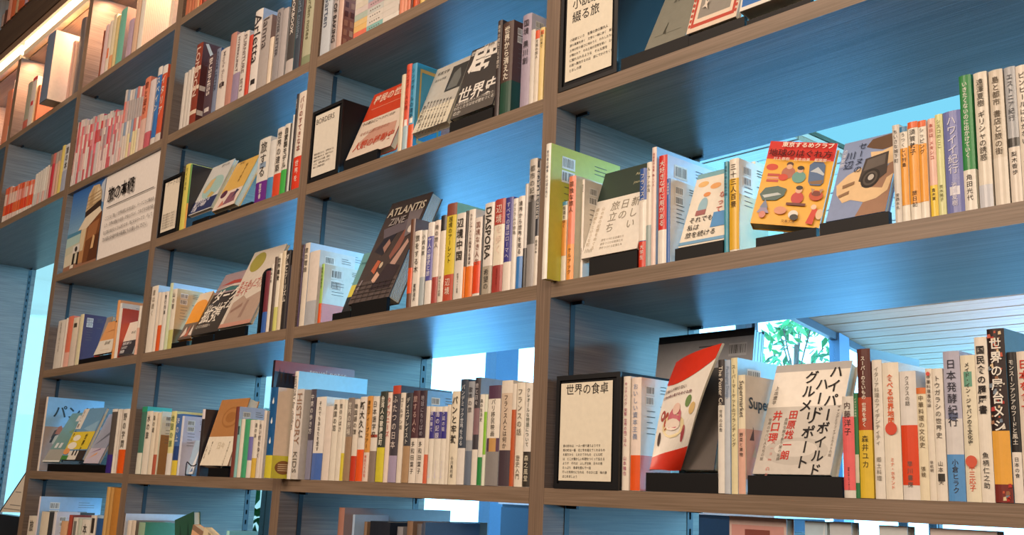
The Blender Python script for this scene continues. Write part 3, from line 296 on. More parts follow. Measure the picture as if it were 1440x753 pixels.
('s','book',-0.3319,0.004,0.0004,0.0213,0.106,0.1536,'E8E2D4',{'sg':[('3A348A',0.5846,0.9326,0)],'tx':[('島の記録','E4E0F0',0.05,0.62,0,0,0.6),('フランス文庫','E4E0F0',0.7,0.93,0,0,0.51)]},'cream paperback with dark violet label,middle of three,centre bay lower shelf','books,centre bay lower shelf'),
('s','book',-0.3097,0.004,0.0004,0.016,0.106,0.1536,'E8E2D4',{'sg':[('3A348A',0.5831,0.9285,0)],'tx':[('夕凪の街','E4E0F0',0.05,0.62,0,0,0.6),('フランス文庫','E4E0F0',0.7,0.93,0,0,0.51)]},'cream paperback with dark violet label,right of three,centre bay lower shelf','books,centre bay lower shelf'),
('s','book',-0.2928,0.004,0.0004,0.0108,0.1079,0.1563,'E6DECE',{},'narrow plain cream spine after the violet labels,centre bay lower shelf','books,centre bay lower shelf'),
('s','book',-0.2806,0.004,0.0004,0.0243,0.1263,0.1831,'E9E0CA',{'tx':[('パンと牢獄','3A342E',0.05,0.62,0,1,0.7),('小川真利枝','3A342E',0.7,0.93,0,0,0.51)]},'cream book with bold brush title,centre bay lower shelf','books,centre bay lower shelf'),
('s','book',-0.2552,0.004,0.0004,0.023,0.1416,0.2052,'3A4656',{'bd':('E6E0D8',0.3429,0),'tx':[('パンデミック世界をみる','DCE0E4',0.05,0.6371,0,0,0.6)]},'tall slate-blue book with white foot,centre bay lower shelf','books,centre bay lower shelf'),
('s','book',-0.2312,0.004,0.0004,0.0194,0.1378,0.1997,'9AA0A8',{'sg':[('C8C4C0',0.427,0.8413,0)],'bd':('6A7688',0.3245,0),'tx':[('歌声の旅','3A3A40',0.05,0.6555,0,0,0.6)]},'tall grey photographic spine,centre bay lower shelf','books,centre bay lower shelf'),
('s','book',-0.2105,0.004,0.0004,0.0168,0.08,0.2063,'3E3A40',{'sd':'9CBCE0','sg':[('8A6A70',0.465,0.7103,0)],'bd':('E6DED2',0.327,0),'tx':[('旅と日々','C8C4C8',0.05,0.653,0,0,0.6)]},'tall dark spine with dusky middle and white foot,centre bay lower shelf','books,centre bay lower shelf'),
('s','book',-0.1927,0.004,0.0004,0.0132,0.1194,0.173,'EAE6DA',{'bd':('2C8A44',0.3067,0),'tx':[('森の生活史','3A342E',0.05,0.66,0,0,0.6)]},'slim white book with green foot,centre bay lower shelf','books,centre bay lower shelf'),
('s','book',-0.1784,0.004,0.0004,0.0087,0.1189,0.1724,'E6EAD8',{'sg':[('8CC83E',0.3365,0.8048,0)]},'very slim white spine with lime middle,centre bay lower shelf','books,centre bay lower shelf'),
('s','book',-0.1687,0.004,0.0004,0.0358,0.08,0.1883,'5A3C54',{'sd':'C4CCD8','sg':[('EDE6D8',0.4709,0.8647,0),('C89A5C',0.3363,0.4709,1)],'bd':('8E8A88',0.3363,0),'tx':[('パリ移民映画','4A4238',0.1353,0.5149,0,0,0.6)]},'purple spine with cream title panel and grey foot,centre bay lower shelf','books,centre bay lower shelf'),
('s','book',-0.1309,0.004,0.0004,0.031,0.1352,0.196,'E6DED0',{'sg':[('D6C2AC',0.3362,0.8784,0)],'bd':('4A3C44',0.3362,0),'tx':[('フランス人とは何か','3A2C20',0.1354,0.6504,0,0,0.6)]},'cream book with tan title panel over a dark foot,centre bay lower shelf','books,centre bay lower shelf'),
('s','book',-0.099,0.004,0.0004,0.0108,0.1304,0.189,'E4DCCE',{'bd':('C05A2C',0.7426,0)},'narrow spine,white tip over rust orange,centre bay lower shelf','books,centre bay lower shelf'),
('s','book',-0.0873,0.004,0.0004,0.022,0.1309,0.1897,'EBE3D2',{'tx':[('フランスの話','7A7264',0.05,0.62,0,0,0.6),('歴史入門','7A7264',0.7,0.93,0,0,0.51)]},'plain cream book near the upright,centre bay lower shelf','books,centre bay lower shelf'),
('s','book',-0.0641,0.004,0.0004,0.022,0.1301,0.1886,'ECE6DC',{'bd':('3A342C',0.3348,0),'tx':[('クレオールな物語について','4A5A48',0.05,0.62,0,0,0.6),('森之風堂','E0D8C0',0.6952,0.95,0,0,0.51)]},'white book with handwritten style title and dark foot,centre bay lower shelf','books,centre bay lower shelf'),
('onbook',-0.9149,-0.05,0.2155,0.066,0.0,0.2283,'dark red landscape book lying on top of the blue spine,centre bay lower shelf','books,centre bay lower shelf'),
('s','book',-0.5309,0.004,0.7394,0.0152,0.1302,0.1886,'DDD2B8',{},'thin cream spine left of the red one,centre bay upper shelf','books,centre bay upper shelf'),
('s','book',-0.514,0.004,0.7394,0.0191,0.1441,0.2088,'E0553A',{'sg':[('F0ECE4',0.2767,0.3506,1)],'bd':('A8C4D0',0.2767,0),'tx':[('シンガポールの旅','8A2418',0.05,0.66,0,0,0.6)]},'red spined book with pale blue foot,centre bay upper shelf','books,centre bay upper shelf'),
('s','book',-0.4938,0.004,0.7394,0.0208,0.08,0.2043,'3C9CC8',{'sd':'3494C0','sg':[('F0ECE4',0.2922,0.3674,1)],'bd':('E05A24',0.2755,0),'tx':[('シンガポールの建築','1A4A68',0.05,0.66,0,0,0.6)],'frame':'B8A468'},'wide blue spined book with orange foot,centre bay upper shelf','books,centre bay upper shelf'),
('s','book',-0.1925,0.004,0.7394,0.0144,0.1473,0.2135,'3A3030',{'tx':[('境界の壁をこえる歴史','D8D0C4',0.05,0.66,0,0,0.6)]},'tall slim dark brown spine,centre bay upper shelf','books,centre bay upper shelf'),
('s','book',-0.1759,0.004,0.7394,0.0336,0.08,0.2017,'4E3830',{'sd':'5A3C30','bd':('1E4A38',0.3431,1),'tx':[('世界から消えた','EAE2D2',0.05,0.6369,0,1,0.7)],'br':'h'},'brown photographic spine with dark green foot,centre bay upper shelf','books,centre bay upper shelf'),
('s','book',-0.1143,0.004,0.7394,0.0262,0.08,0.1995,'A89CB0',{'sd':'CFCBD8','tx':[('国境 黒川創','2E2830',0.0559,0.6734,0,0,0.6)],'br':'h'},'lavender-grey book with pale cover and barcode,centre bay upper shelf','books,centre bay upper shelf'),
('s','book',-0.0873,0.004,0.7394,0.0128,0.1098,0.1591,'DCD6CC',{},'slim plain white spine left of the orange-tipped one,centre bay upper shelf','books,centre bay upper shelf'),
('s','book',-0.0737,0.004,0.7394,0.0123,0.1057,0.1533,'E4DACA',{'sg':[('E0582C',0.8831,1.0,0)],'tx':[('文庫の旅人','3A342E',0.1269,0.66,0,0,0.6)]},'slim white spine with orange tip,centre bay upper shelf','books,centre bay upper shelf'),
('s','book',-0.0604,0.004,0.7394,0.0132,0.107,0.1551,'EBD08A',{'sg':[('E0702C',0.9045,0.9633,1)],'tx':[('世界の果て','3A342E',0.05,0.66,0,0,0.5)]},'slim pale yellow spine beside the upright,centre bay upper shelf','books,centre bay upper shelf'),
('sign',-0.9103,0.739,0.1425,0.1916,0.0762,[('r','E4DED0',0.09,0.07,0.88,0.93),('t','5A544C','BORDERS',0.13,0.8,0.105,'h',0),('t','5A544C','国境を越えるひと、世界をめぐる',0.14,0.36,0.032,'h',0),('t','5A544C','物語を集めました。旅をする人と',0.14,0.315,0.032,'h',0),('t','5A544C','越境するひとの言葉、移民と',0.14,0.27,0.032,'h',0),('t','5A544C','ともに、境界の線の上を歩く',0.14,0.22499999999999998,0.032,'h',0),('t','5A544C','暮らしの物語を読む。',0.14,0.18,0.032,'h',0)],'black box sign reading BORDERS in the centre bay'),
('f',[-0.7617,0.012,0.7669],0.1926,0.2101,0.018,0.0,0.3523,0.0,'C8401E',[('r','E0D0C0',0,0,1,1),('r','C8401E',0,0.58,1,1),('t','EAD2BC','移民の世界史',0.08,0.82,0.17,'h',1),('r','E0B8A0',0.1,0.74,0.95,0.745),('t','4A3A34','その道はどこへつづくのか',0.05,0.5,0.055,'h',0),('t','B84A34','人類の移動史',0.08,0.12,0.17,'h',1),('p','C89A88',[(0.1,0.2),(0.4,0.4),(0.9,0.38),(0.95,0.2),(0.6,0.14)]),('t','A86A5A','なぜ人は旅に出るのか',0.1,0.34,0.06,'h',0)],0,'face-out orange-red and white cover beside the BORDERS sign,centre bay upper shelf','books,centre bay upper shelf'),
('lip',-0.7485,0.002,0.739,0.1423,0.045,0.0264,'black stand under the orange-red and white cover beside the BORDERS sign,centre bay upper shelf'),
('f',[-0.4725,0.003,0.7701],0.1239,0.1834,0.02,0.0,0.3348,0.0,'C2C0B8',[('r','C2C0B8',0,0,1,1),('r','E2DCC8',0,0,1,0.34),('r','3A3C3C',0.55,0.52,1,0.92),('p','6E7270',[(0.6,0.55),(0.66,0.8),(0.8,0.86),(0.92,0.7),(0.9,0.55)]),('t','5A5A56','移民文学',0.1,0.86,0.06,'h',0),('t','5A5A56','旅する作家',0.1,0.76,0.045,'h',0),('t','3A3834','ある移民',0.08,0.42,0.07,'v',0),('t','3A3834','越えてゆく言葉と境界の記',0.16,0.46,0.042,'v',0),('t','3A3834','越えてゆく言葉と境界の記',0.26,0.45,0.042,'v',0),('t','3A3834','越えてゆく言葉と境界の記',0.36,0.44,0.042,'v',0),('t','3A3834','越えてゆく言葉と境界の記',0.4600000000000001,0.43000000000000005,0.042,'v',0),('t','3A3834','越えてゆく言葉と境界の記',0.56,0.42000000000000004,0.042,'v',0),('t','3A3834','越えてゆく言葉と境界の記',0.66,0.41000000000000003,0.042,'v',0),('t','3A3834','越えてゆく言葉と境界の記',0.7600000000000001,0.4,0.042,'v',0),('t','3A3834','越えてゆく言葉と境界の記',0.8600000000000001,0.39,0.042,'v',0)],0,'face-out grey and white cover with a dark photograph,centre bay upper shelf','books,centre bay upper shelf'),
('f',[-0.3471,0.012,0.7749],0.1404,0.1853,0.018,0.0,0.2864,0.0,'3C3A3A',[('r','3C3A3A',0,0,1,1),('r','56524E',0,0,1,0.2),('t','E8E4DC','壁',0.05,0.42,0.6,'h',1),('t','E8E4DC','世界史',0.03,0.2,0.3,'h',1),('t','D8D4CC','万里の長城からトランプの壁まで',0.04,0.17,0.045,'h',0),('t','E8E4DC','わたしたちはなぜ壁をつくる',0.02,0.11,0.07,'h',0),('t','E8E4DC','のか',0.04,0.03,0.07,'h',0),('t','DCD8D0','壁が人を分断する時代',0.02,0.9,0.07,'h',0),('t','DCD8D0','世界史の本',0.3,0.955,0.05,'h',0)],0,'face-out black cover with huge white characters,centre bay upper shelf','books,centre bay upper shelf'),
('lip',-0.3339,0.002,0.739,0.1409,0.045,0.0232,'black stand under the black cover,centre bay upper shelf'),
('s','book',-0.9101,0.0,1.0871,0.0453,0.1557,0.2256,'C8D0D8',{'tx':[('Ina Garten','5A6478',0.05,0.66,1,0,0.6)]},'pale blue-grey tall spine cut by the frame top,centre bay top shelf','books,centre bay top shelf'),
('s','book',-0.8644,0.004,1.0871,0.0238,0.1544,0.2237,'B0A4A0',{'tx':[('THE ART OF BAKING','2E2A2A',0.0026,0.9011,1,1,0.95)]},'mauve-grey spine with big black BAKING letters,centre bay top shelf','books,centre bay top shelf'),
('s','book',-0.8389,0.004,1.0871,0.0234,0.08,0.1972,'DAB8A8',{'sd':'9A5A44','dots':1},'pale pink spine with brown patterned cover,centre bay top shelf','books,centre bay top shelf'),
('s','book',-0.5617,0.004,1.0871,0.0172,0.1054,0.1527,'E08E70',{},'coral spine right of the lying stack,first of three,centre bay top shelf','books,centre bay top shelf'),
('s','book',-0.5437,0.004,1.0871,0.0133,0.1006,0.1458,'E29A7C',{},'coral spine right of the lying stack,second of three,centre bay top shelf','books,centre bay top shelf'),
('s','book',-0.5295,0.004,1.0871,0.0132,0.0969,0.1405,'DC8466',{},'coral spine right of the lying stack,third of three,centre bay top shelf','books,centre bay top shelf'),
('s','book',-0.5134,0.004,1.0871,0.007,0.0927,0.1344,'6A3428',{},'thin dark red-brown spine on the top centre shelf,centre bay top shelf','books,centre bay top shelf'),
('s','book',-0.5051,0.004,1.0871,0.0166,0.0905,0.1312,'D8541E',{},'orange spine on the top centre shelf,centre bay top shelf','books,centre bay top shelf'),
('s','book',-0.4873,0.004,1.0871,0.0071,0.09,0.1244,'B04418',{},'thin rust spine on the top centre shelf,centre bay top shelf','books,centre bay top shelf'),
('s','book',-0.4788,0.004,1.0871,0.0177,0.09,0.1212,'E4C070',{},'pale yellow spine on the top centre shelf,centre bay top shelf','books,centre bay top shelf'),
('stack',-0.7579,0.1947,1.0867,[('E87A62','8CC0BC','E8E4DC'),('E8C07A','DCD6CE','DCD6CE'),('E4C488','DCD6CE','DCD6CE'),('B4C4B8','C8CCC8','D8D4CC'),('D8CCC8','C4A8B0','DCD6CE'),('D8D0C0','A8B8C8','DCD6CE'),('E0D8CC','C8B898','DCD6CE')],'D3'),
('s','book',-1.8039,0.004,0.0004,0.0371,0.08,0.2027,'4A7A6A',{'sd':'3FA89A','sg':[('2E9A74',0.9217,1.0,0)],'bd':('E4E4D4',0.3112,0)},'teal green spine with pale foot,left-centre bay lower shelf','books,left-centre bay lower shelf'),
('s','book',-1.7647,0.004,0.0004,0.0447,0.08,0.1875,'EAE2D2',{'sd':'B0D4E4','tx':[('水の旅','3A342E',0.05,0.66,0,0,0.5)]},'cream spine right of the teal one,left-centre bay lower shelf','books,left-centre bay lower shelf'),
('s','book',-1.7185,0.004,0.0004,0.0316,0.1269,0.1839,'E8DEC8',{'tx':[('森の道','3A342E',0.05,0.66,0,0,0.5)]},'narrow cream spine,third book of its shelf,left-centre bay lower shelf','books,left-centre bay lower shelf'),
('s','book',-1.6854,0.004,0.0004,0.0251,0.1248,0.1809,'E4D4BC',{'bd':('B86048',0.3206,0)},'narrow beige spine with rust foot,left-centre bay lower shelf','books,left-centre bay lower shelf'),
('s','book',-1.6582,0.004,0.0004,0.0075,0.08,0.1843,'C8CCB4',{'sd':'EAE2D0','br':'v','sb':('A87848',0.6288)},'grey-green spine with cream and brown torn-edge cover,left-centre bay lower shelf','books,left-centre bay lower shelf'),
('s','book',-1.5905,0.004,0.0004,0.0354,0.1257,0.1822,'E6E09C',{'bd':('E8E4DC',0.3405,0),'tx':[('地図の旅','5A7A50',0.05,0.6395,0,0,0.6)]},'pale yellow and white spine,left-centre bay lower shelf','books,left-centre bay lower shelf'),
('s','book',-1.5522,0.004,0.0004,0.0357,0.1193,0.1729,'4A72B0',{'sg':[('2E4A86',0.2426,0.4749,0)],'bd':('E4CC48',0.2426,0),'tx':[('海の上','D8E0F0',0.05,0.66,0,0,0.6)]},'blue spine with yellow foot,left-centre bay lower shelf','books,left-centre bay lower shelf'),
('s','book',-1.5146,0.004,0.0004,0.0148,0.08,0.1668,'D8DCE8',{'sd':'D0CCDC','br':'h'},'pale lavender book with barcode on its cover,left-centre bay lower shelf','books,left-centre bay lower shelf'),
('s','book',-1.6088,0.0555,0.0004,0.0179,0.1,0.1442,'DFD2B4',{'sd':'D6C49C','br':'v'},'short tan book with two barcodes,left-centre bay lower shelf','books,left-centre bay lower shelf'),
('s','book',-1.3884,0.004,0.0004,0.0174,0.1256,0.182,'2E2626',{'sg':[('E4DCE0',0.8516,1.0,0)]},'black spine with white tip behind the leaning brown cover,left-centre bay lower shelf','books,left-centre bay lower shelf'),
('s','book',-1.5547,0.1263,0.0004,0.0067,0.1,0.1924,'B05848',{'bd':('58B848',0.1759,0)},'narrow rust spine with green foot,left-centre bay lower shelf','books,left-centre bay lower shelf'),
('s','book',-1.546,0.1263,0.0004,0.0241,0.1,0.1917,'E4CFB8',{},'pinkish cream spine left of the brown cover,left-centre bay lower shelf','books,left-centre bay lower shelf'),
('s','book',-1.5161,0.085,0.0004,0.0233,0.1,0.1909,'2A2424',{},'black spine behind the brown cover,left-centre bay lower shelf','books,left-centre bay lower shelf'),
('s','book',-1.4905,0.085,0.0004,0.0207,0.1,0.1879,'B89478',{},'tan spine tucked behind the brown cover,left-centre bay lower shelf','books,left-centre bay lower shelf'),
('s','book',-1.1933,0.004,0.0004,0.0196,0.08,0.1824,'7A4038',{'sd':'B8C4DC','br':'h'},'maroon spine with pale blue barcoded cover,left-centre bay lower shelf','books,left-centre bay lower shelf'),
('s','book',-1.1725,0.004,0.0004,0.0144,0.103,0.1493,'8CC4C0',{'sg':[('2E4A4A',0.7314,0.8791,1)]},'thin light teal spine,left-centre bay lower shelf','books,left-centre bay lower shelf'),
('s','book',-1.157,0.004,0.0004,0.02,0.1027,0.1489,'E6E0D0',{},'thin cream spine between teal and green ones,left-centre bay lower shelf','books,left-centre bay lower shelf'),
('s','book',-1.1359,0.004,0.0004,0.0266,0.1024,0.1484,'4AAA78',{},'green spine right of the brown cover,left-centre bay lower shelf','books,left-centre bay lower shelf'),
('s','book',-1.1082,0.004,0.0004,0.0232,0.1007,0.1459,'E6DED4',{'sg':[('7A78B8',0.2995,0.7053,0)]},'white spine with violet middle,left-centre bay lower shelf','books,left-centre bay lower shelf'),
('s','book',-1.0838,0.004,0.0004,0.0236,0.1003,0.1453,'E8E2D4',{'bd':('DCB84A',0.338,0),'tx':[('道の本','3A342E',0.05,0.642,0,0,0.5)]},'white spine with mustard foot,left-centre bay lower shelf','books,left-centre bay lower shelf'),
('s','book',-1.0588,0.004,0.0004,0.019,0.0986,0.1429,'DFD6CC',{'tx':[('古い町をゆく','3A3030',0.05,0.66,0,0,0.7)]},'grey-cream spine with dark small letters,left-centre bay lower shelf','books,left-centre bay lower shelf'),
('s','book',-1.0387,0.004,0.0004,0.013,0.1155,0.1674,'E4DACE',{},'narrow cream spine left of the big blue book,left-centre bay lower shelf','books,left-centre bay lower shelf'),
('wire',-1.4509,0.0622,0.0,0.0382),
('f',[-1.4993,0.026,0.0057],0.0454,0.0967,0.006,0.0,0.2026,0.0,'A8C4DC',[('r','A8C4DC',0,0,1,1),('p','E8ECF0',[(0.4,0),(1,0),(1,0.8)]),('p','5A84B8',[(0.5,0.05),(0.7,0.2),(0.9,0.08)])],0,'light blue leaning booklet behind the wire bookend,left-centre bay lower shelf','books,left-centre bay lower shelf'),
('f',[-1.3607,0.0,0.0292],0.1613,0.187,0.03,0.0,0.2518,0.0,'B8824E',[('r','B8824E',0,0,1,1),('r','EFE6D2',0,0,1,0.43),('e','A87240',0.55,0.72,0.3,0.16),('e','B8824E',0.55,0.72,0.26,0.13),('e','A87240',0.55,0.72,0.18,0.08),('t','D8CCB4','日々',0.4,0.24,0.12,'h',0),('t','6A6050','旅の手帖と小さな記録',0.82,0.36,0.04,'v',0),('t','6A6050','暮らしの旅',0.2,0.36,0.04,'v',0),('t','6A5040','しましま',0.06,0.3,0.05,'v',0)],0,'face-out kraft brown cover with white lower band,left-centre bay lower shelf','books,left-centre bay lower shelf'),
('lip',-1.3114,0.002,0.0,0.1141,0.045,0.0226,'black stand under the kraft brown cover,left-centre bay lower shelf'),
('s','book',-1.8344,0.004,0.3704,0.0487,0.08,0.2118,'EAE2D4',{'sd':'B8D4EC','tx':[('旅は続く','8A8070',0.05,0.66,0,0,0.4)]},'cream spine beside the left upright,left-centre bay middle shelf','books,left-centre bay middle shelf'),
('s','book',-1.7841,0.004,0.3704,0.0221,0.1291,0.1871,'E4D8C8',{},'thin cream spine,second from the left upright,left-centre bay middle shelf','books,left-centre bay middle shelf'),
('s','book',-1.7604,0.004,0.3704,0.0271,0.1272,0.1843,'E8DFD0',{'bd':('E0602A',0.4369,0)},'thin cream spine with orange foot,left-centre bay middle shelf','books,left-centre bay middle shelf'),
('s','book',-1.7313,0.004,0.3704,0.0288,0.1264,0.1832,'E8E2D8',{'tx':[('夜行列車','3A342E',0.05,0.66,0,0,0.5)]},'thin white spine right of the orange foot,left-centre bay middle shelf','books,left-centre bay middle shelf'),
('s','book',-1.6999,0.004,0.3704,0.0228,0.17,0.2063,'D0DCB8',{'sd':'B4D0EC','br':'h'},'tall pale green spine with blue-lit white cover,left-centre bay middle shelf','books,left-centre bay middle shelf'),  # white cover coloured with the blue light from behind
('s','book',-1.6756,0.004,0.3704,0.032,0.085,0.1845,'E8E0CE',{'sd':'D4BE92','bd':('C8C87C',0.3192,0),'tx':[('山の宿','3A342E',0.05,0.66,0,0,0.5)],'br':'v','sb':('6A5420',0.331)},'cream spine with tan barcoded cover,left-centre bay middle shelf','books,left-centre bay middle shelf'),
('s','book',-1.0984,0.004,0.3704,0.0244,0.1141,0.1654,'7A3440',{'bd':('3A66B4',0.3341,0)},'maroon spine with blue foot next to the black bookend,left-centre bay middle shelf','books,left-centre bay middle shelf'),
('s','book',-1.0728,0.004,0.3704,0.0156,0.1243,0.1802,'E4DED2',{'tx':[('社会の本','3A342E',0.05,0.66,0,0,0.6)]},'slim white spine,second after the black bookend,left-centre bay middle shelf','books,left-centre bay middle shelf'),
('s','book',-1.0561,0.004,0.3704,0.0155,0.1366,0.1979,'5A4C44',{},'slim dark photographic spine,left-centre bay middle shelf','books,left-centre bay middle shelf'),
('s','book',-1.0396,0.004,0.3704,0.0197,0.1406,0.2038,'EAE2D0',{'bd':('D0D078',0.306,0),'tx':[('世界遺産','3A342E',0.05,0.66,0,1,0.7)]},'cream spine with pale lime foot,left-centre bay middle shelf','books,left-centre bay middle shelf'),
('s','book',-1.0188,0.004,0.3704,0.018,0.1434,0.2078,'DCCDB0',{},'slim tan spine left of the black and white one,left-centre bay middle shelf','books,left-centre bay middle shelf'),
('s','book',-0.999,0.004,0.3704,0.0231,0.1427,0.2068,'2E2A2A',{'tx':[('ダムとツーリズム','DCD4C8',0.05,0.66,0,1,0.7)]},'black spine with white letters near the upright,left-centre bay middle shelf','books,left-centre bay middle shelf'),
('s','book',-0.9741,0.004,0.3704,0.0116,0.1131,0.164,'34303A',{},'thin dark spine touching the upright,left-centre bay middle shelf','books,left-centre bay middle shelf'),
('f',[-1.6262,0.014,0.3952],0.0884,0.1614,0.012,0.0,0.3696,0.0,'F0A030',[('r','E8D6B8',0,0,1,1),('r','F0A030',0,0.34,1,0.72),('e','F0A030',0.5,0.72,0.5,0.12),('r','6A5C54',0,0,1,0.34),('p','E0D0C4',[(0.1,0.05),(0.3,0.28),(0.5,0.1)]),('p','B86A54',[(0.4,0.05),(0.55,0.3),(0.7,0.06)]),('p','E8DCD0',[(0.7,0.08),(0.8,0.3),(0.95,0.06)])],0,'face-out cream and orange cover with photo strip,left-centre bay middle shelf','books,left-centre bay middle shelf'),
('lip',-1.6352,0.002,0.37,0.1038,0.045,0.016,'black stand under the cream and orange cover,left-centre bay middle shelf'),
('f',[-1.5362,0.014,0.4012],0.1716,0.218,0.012,0.0,0.4354,0.0,'3E3A38',[('r','3E3A38',0,0,1,1),('r','A8949A',0,0.66,1,1),('p','B85048',[(0.1,0.8),(0.5,0.86),(1,0.84),(1,0.79),(0.6,0.8)]),('p','4A7A7C',[(0,0.7),(0.5,0.76),(1,0.72),(1,0.67)]),('p','E4D8CC',[(0,0.74),(0.6,0.79),(1,0.77),(1,0.75),(0.5,0.76)]),('t','EDE6D8','ダーク',0.1,0.5,0.24,'h',1),('t','EDE6D8','ツーリズム',0.04,0.36,0.22,'h',1),('t','EDE6D8','拡張',0.04,0.18,0.26,'h',1),('t','C8C0B4','近代の再構築へ',0.04,0.1,0.06,'h',0)],0,'face-out dark cover with bold white title and pink stripes,left-centre bay middle shelf','books,left-centre bay middle shelf'),
('lip',-1.4986,0.002,0.37,0.1346,0.045,0.0207,'black stand under the dark cover,left-centre bay middle shelf'),
('f',[-1.363,0.014,0.4074],0.1845,0.2529,0.01,0.0,0.3683,0.0,'DCD2C4',[('r','DCD2C4',0,0,1,1),('e','A8A04C',0.28,0.84,0.22,0.13),('p','B8A090',[(0.1,0.05),(0.1,0.32),(0.35,0.4),(0.5,0.34),(0.9,0.42),(1,0.3),(1,0)]),('p','9A7A6C',[(0.15,0.22),(0.45,0.3),(0.45,0.25),(0.15,0.18)]),('p','A08478',[(0.5,0.1),(0.55,0.32),(0.62,0.32),(0.6,0.1)]),('r','C89484',0,0,1,0.05),('t','C8584A','チェルノブイリ',0.06,0.52,0.09,'h',0),('t','C8584A','ダークツーリズム',0.06,0.46,0.09,'h',0),('t','C8584A','ガイド',0.06,0.4,0.09,'h',0)],0,'tall face-out cover with olive oval and ruins drawing,left-centre bay middle shelf','books,left-centre bay middle shelf'),
('lip',-1.3553,0.002,0.37,0.1776,0.045,0.028,'black stand under the tall cover,left-centre bay middle shelf'),
('plate',-1.1539,0.048,0.37,0.1832),
('s','book',-1.6825,0.004,0.7394,0.0341,0.1474,0.2137,'D8CE68',{'tx':[('ガイドの本','3A342E',0.05,0.66,0,0,0.4)]},'yellow-green spine beside the small sign,left-centre bay upper shelf','books,left-centre bay upper shelf'),
('s','book',-1.6468,0.004,0.7394,0.0132,0.1,0.2074,'6A9A54',{'sd':'2A2A30','bd':('E0A050',0.3939,0)},'green spine with amber lower half,left-centre bay upper shelf','books,left-centre bay upper shelf'),
('s','book',-1.8052,0.089,0.7394,0.0146,0.14,0.2617,'3A4448',{'sd':'26262C','bd':('E4DACA',0.3738,0)},'dark spine with black cover,left-centre bay upper shelf','books,left-centre bay upper shelf'),
('s','book',-1.204,0.004,0.7394,0.0623,0.1275,0.1848,'DEDCD4',{'sg':[('8AA0B8',0.5271,0.6165,1)],'bd':('6A2A8A',0.3189,0),'tx':[('旅する','3A342E',0.05,0.62,0,0,0.6),('哲学者','F0ECE4',0.7111,0.95,0,0,0.51)]},'white book with purple foot,left-centre bay upper shelf','books,left-centre bay upper shelf'),
('s','book',-1.1397,0.004,0.7394,0.0317,0.1154,0.1673,'DCDCD8',{'bd':('4A8EC0',0.3634,0)},'white spine with blue foot,left-centre bay upper shelf','books,left-centre bay upper shelf'),
('s','book',-1.1068,0.004,0.7394,0.038,0.1345,0.195,'E2DCD2',{'bd':('D84A2A',0.3271,0),'tx':[('世界の建築','3A342E',0.05,0.6529,0,0,0.6)]},'white spine with red-orange foot,left-centre bay upper shelf','books,left-centre bay upper shelf'),
('s','book',-1.0677,0.004,0.7394,0.0298,0.136,0.1971,'E0DCD2',{'bd':('42B04A',0.3435,0),'tx':[('自家製モデル','3A342E',0.05,0.6365,0,1,0.7)]},'white spine with green foot,left-centre bay upper shelf','books,left-centre bay upper shelf'),
('s','book',-1.0368,0.004,0.7394,0.0089,0.1336,0.1936,'4A4844',{},'very thin dark spine right of the green foot,left-centre bay upper shelf','books,left-centre bay upper shelf'),
('s','book',-1.0268,0.004,0.7394,0.0084,0.1485,0.2153,'D8D8D4',{},'very thin white spine,left-centre bay upper shelf','books,left-centre bay upper shelf'),
('s','book',-1.0173,0.004,0.7394,0.0113,0.1872,0.2713,'2A2426',{'tx':[('言葉の海','D8CCC0',0.05,0.66,0,0,0.6)]},'tall thin black spine,left-centre bay upper shelf','books,left-centre bay upper shelf'),
('s','book',-1.0049,0.004,0.7394,0.0431,0.187,0.271,'E8DED0',{'bd':('DC3C22',0.3311,0),'tx':[('パリのすてきな本','8A3A30',0.05,0.62,0,0,0.5),('世界を','F4E4D8',0.6989,0.95,0,0,0.425)]},'tall white spine with bright red foot,left-centre bay upper shelf','books,left-centre bay upper shelf'),
('sign',-1.8258,0.739,0.1424,0.1916,0.0096,[('r','E8DFCC',0.12,0.07,0.88,0.93),('t','8A8478','アートの旅',0.2,0.84,0.12,'h',0),('t','8A8478','旅先の風景をめぐる本をここに',0.17,0.34,0.04,'h',0),('t','8A8478','旅先の風景をめぐる本をここに',0.17,0.29500000000000004,0.04,'h',0),('t','8A8478','旅先の風景をめぐる本をここに',0.17,0.25,0.04,'h',0),('t','8A8478','旅先の風景をめぐる本をここに',0.17,0.20500000000000002,0.04,'h',0),('t','8A8478','旅先の風景をめぐる本をここに',0.17,0.16000000000000003,0.04,'h',0),('t','8A8478','旅先の風景をめぐる本をここに',0.17,0.11500000000000005,0.04,'h',0)],'small black framed sign beside the map books'),
('f',[-1.6332,0.01,0.781],0.1483,0.1803,0.012,0.0,0.3566,0.0,'D2D4D2',[('r','D2D4D2',0,0,1,1),('e','A4C8C4',0.55,0.5,0.42,0.24),('p','D8B880',[(0.15,0.46),(0.3,0.68),(0.5,0.7),(0.45,0.5),(0.3,0.4)]),('p','C8B068',[(0.5,0.3),(0.6,0.4),(0.8,0.34),(0.7,0.26)]),('r','2C3866',0,0.02,1,0.27),('t','E8E8F0','世界をめぐる',0.06,0.2,0.09,'h',1),('t','E8E8F0','美しい地図',0.06,0.12,0.09,'h',1),('t','E8E8F0','の旅',0.06,0.04,0.09,'h',1),('t','5A5A5A','旅する本',0.5,0.9,0.07,'h',0)],0,'face-out pale cover with map circle and navy band,left-centre bay upper shelf','books,left-centre bay upper shelf'),
('lip',-1.5816,0.002,0.739,0.1132,0.045,0.0139,'black stand under the pale cover,left-centre bay upper shelf'),
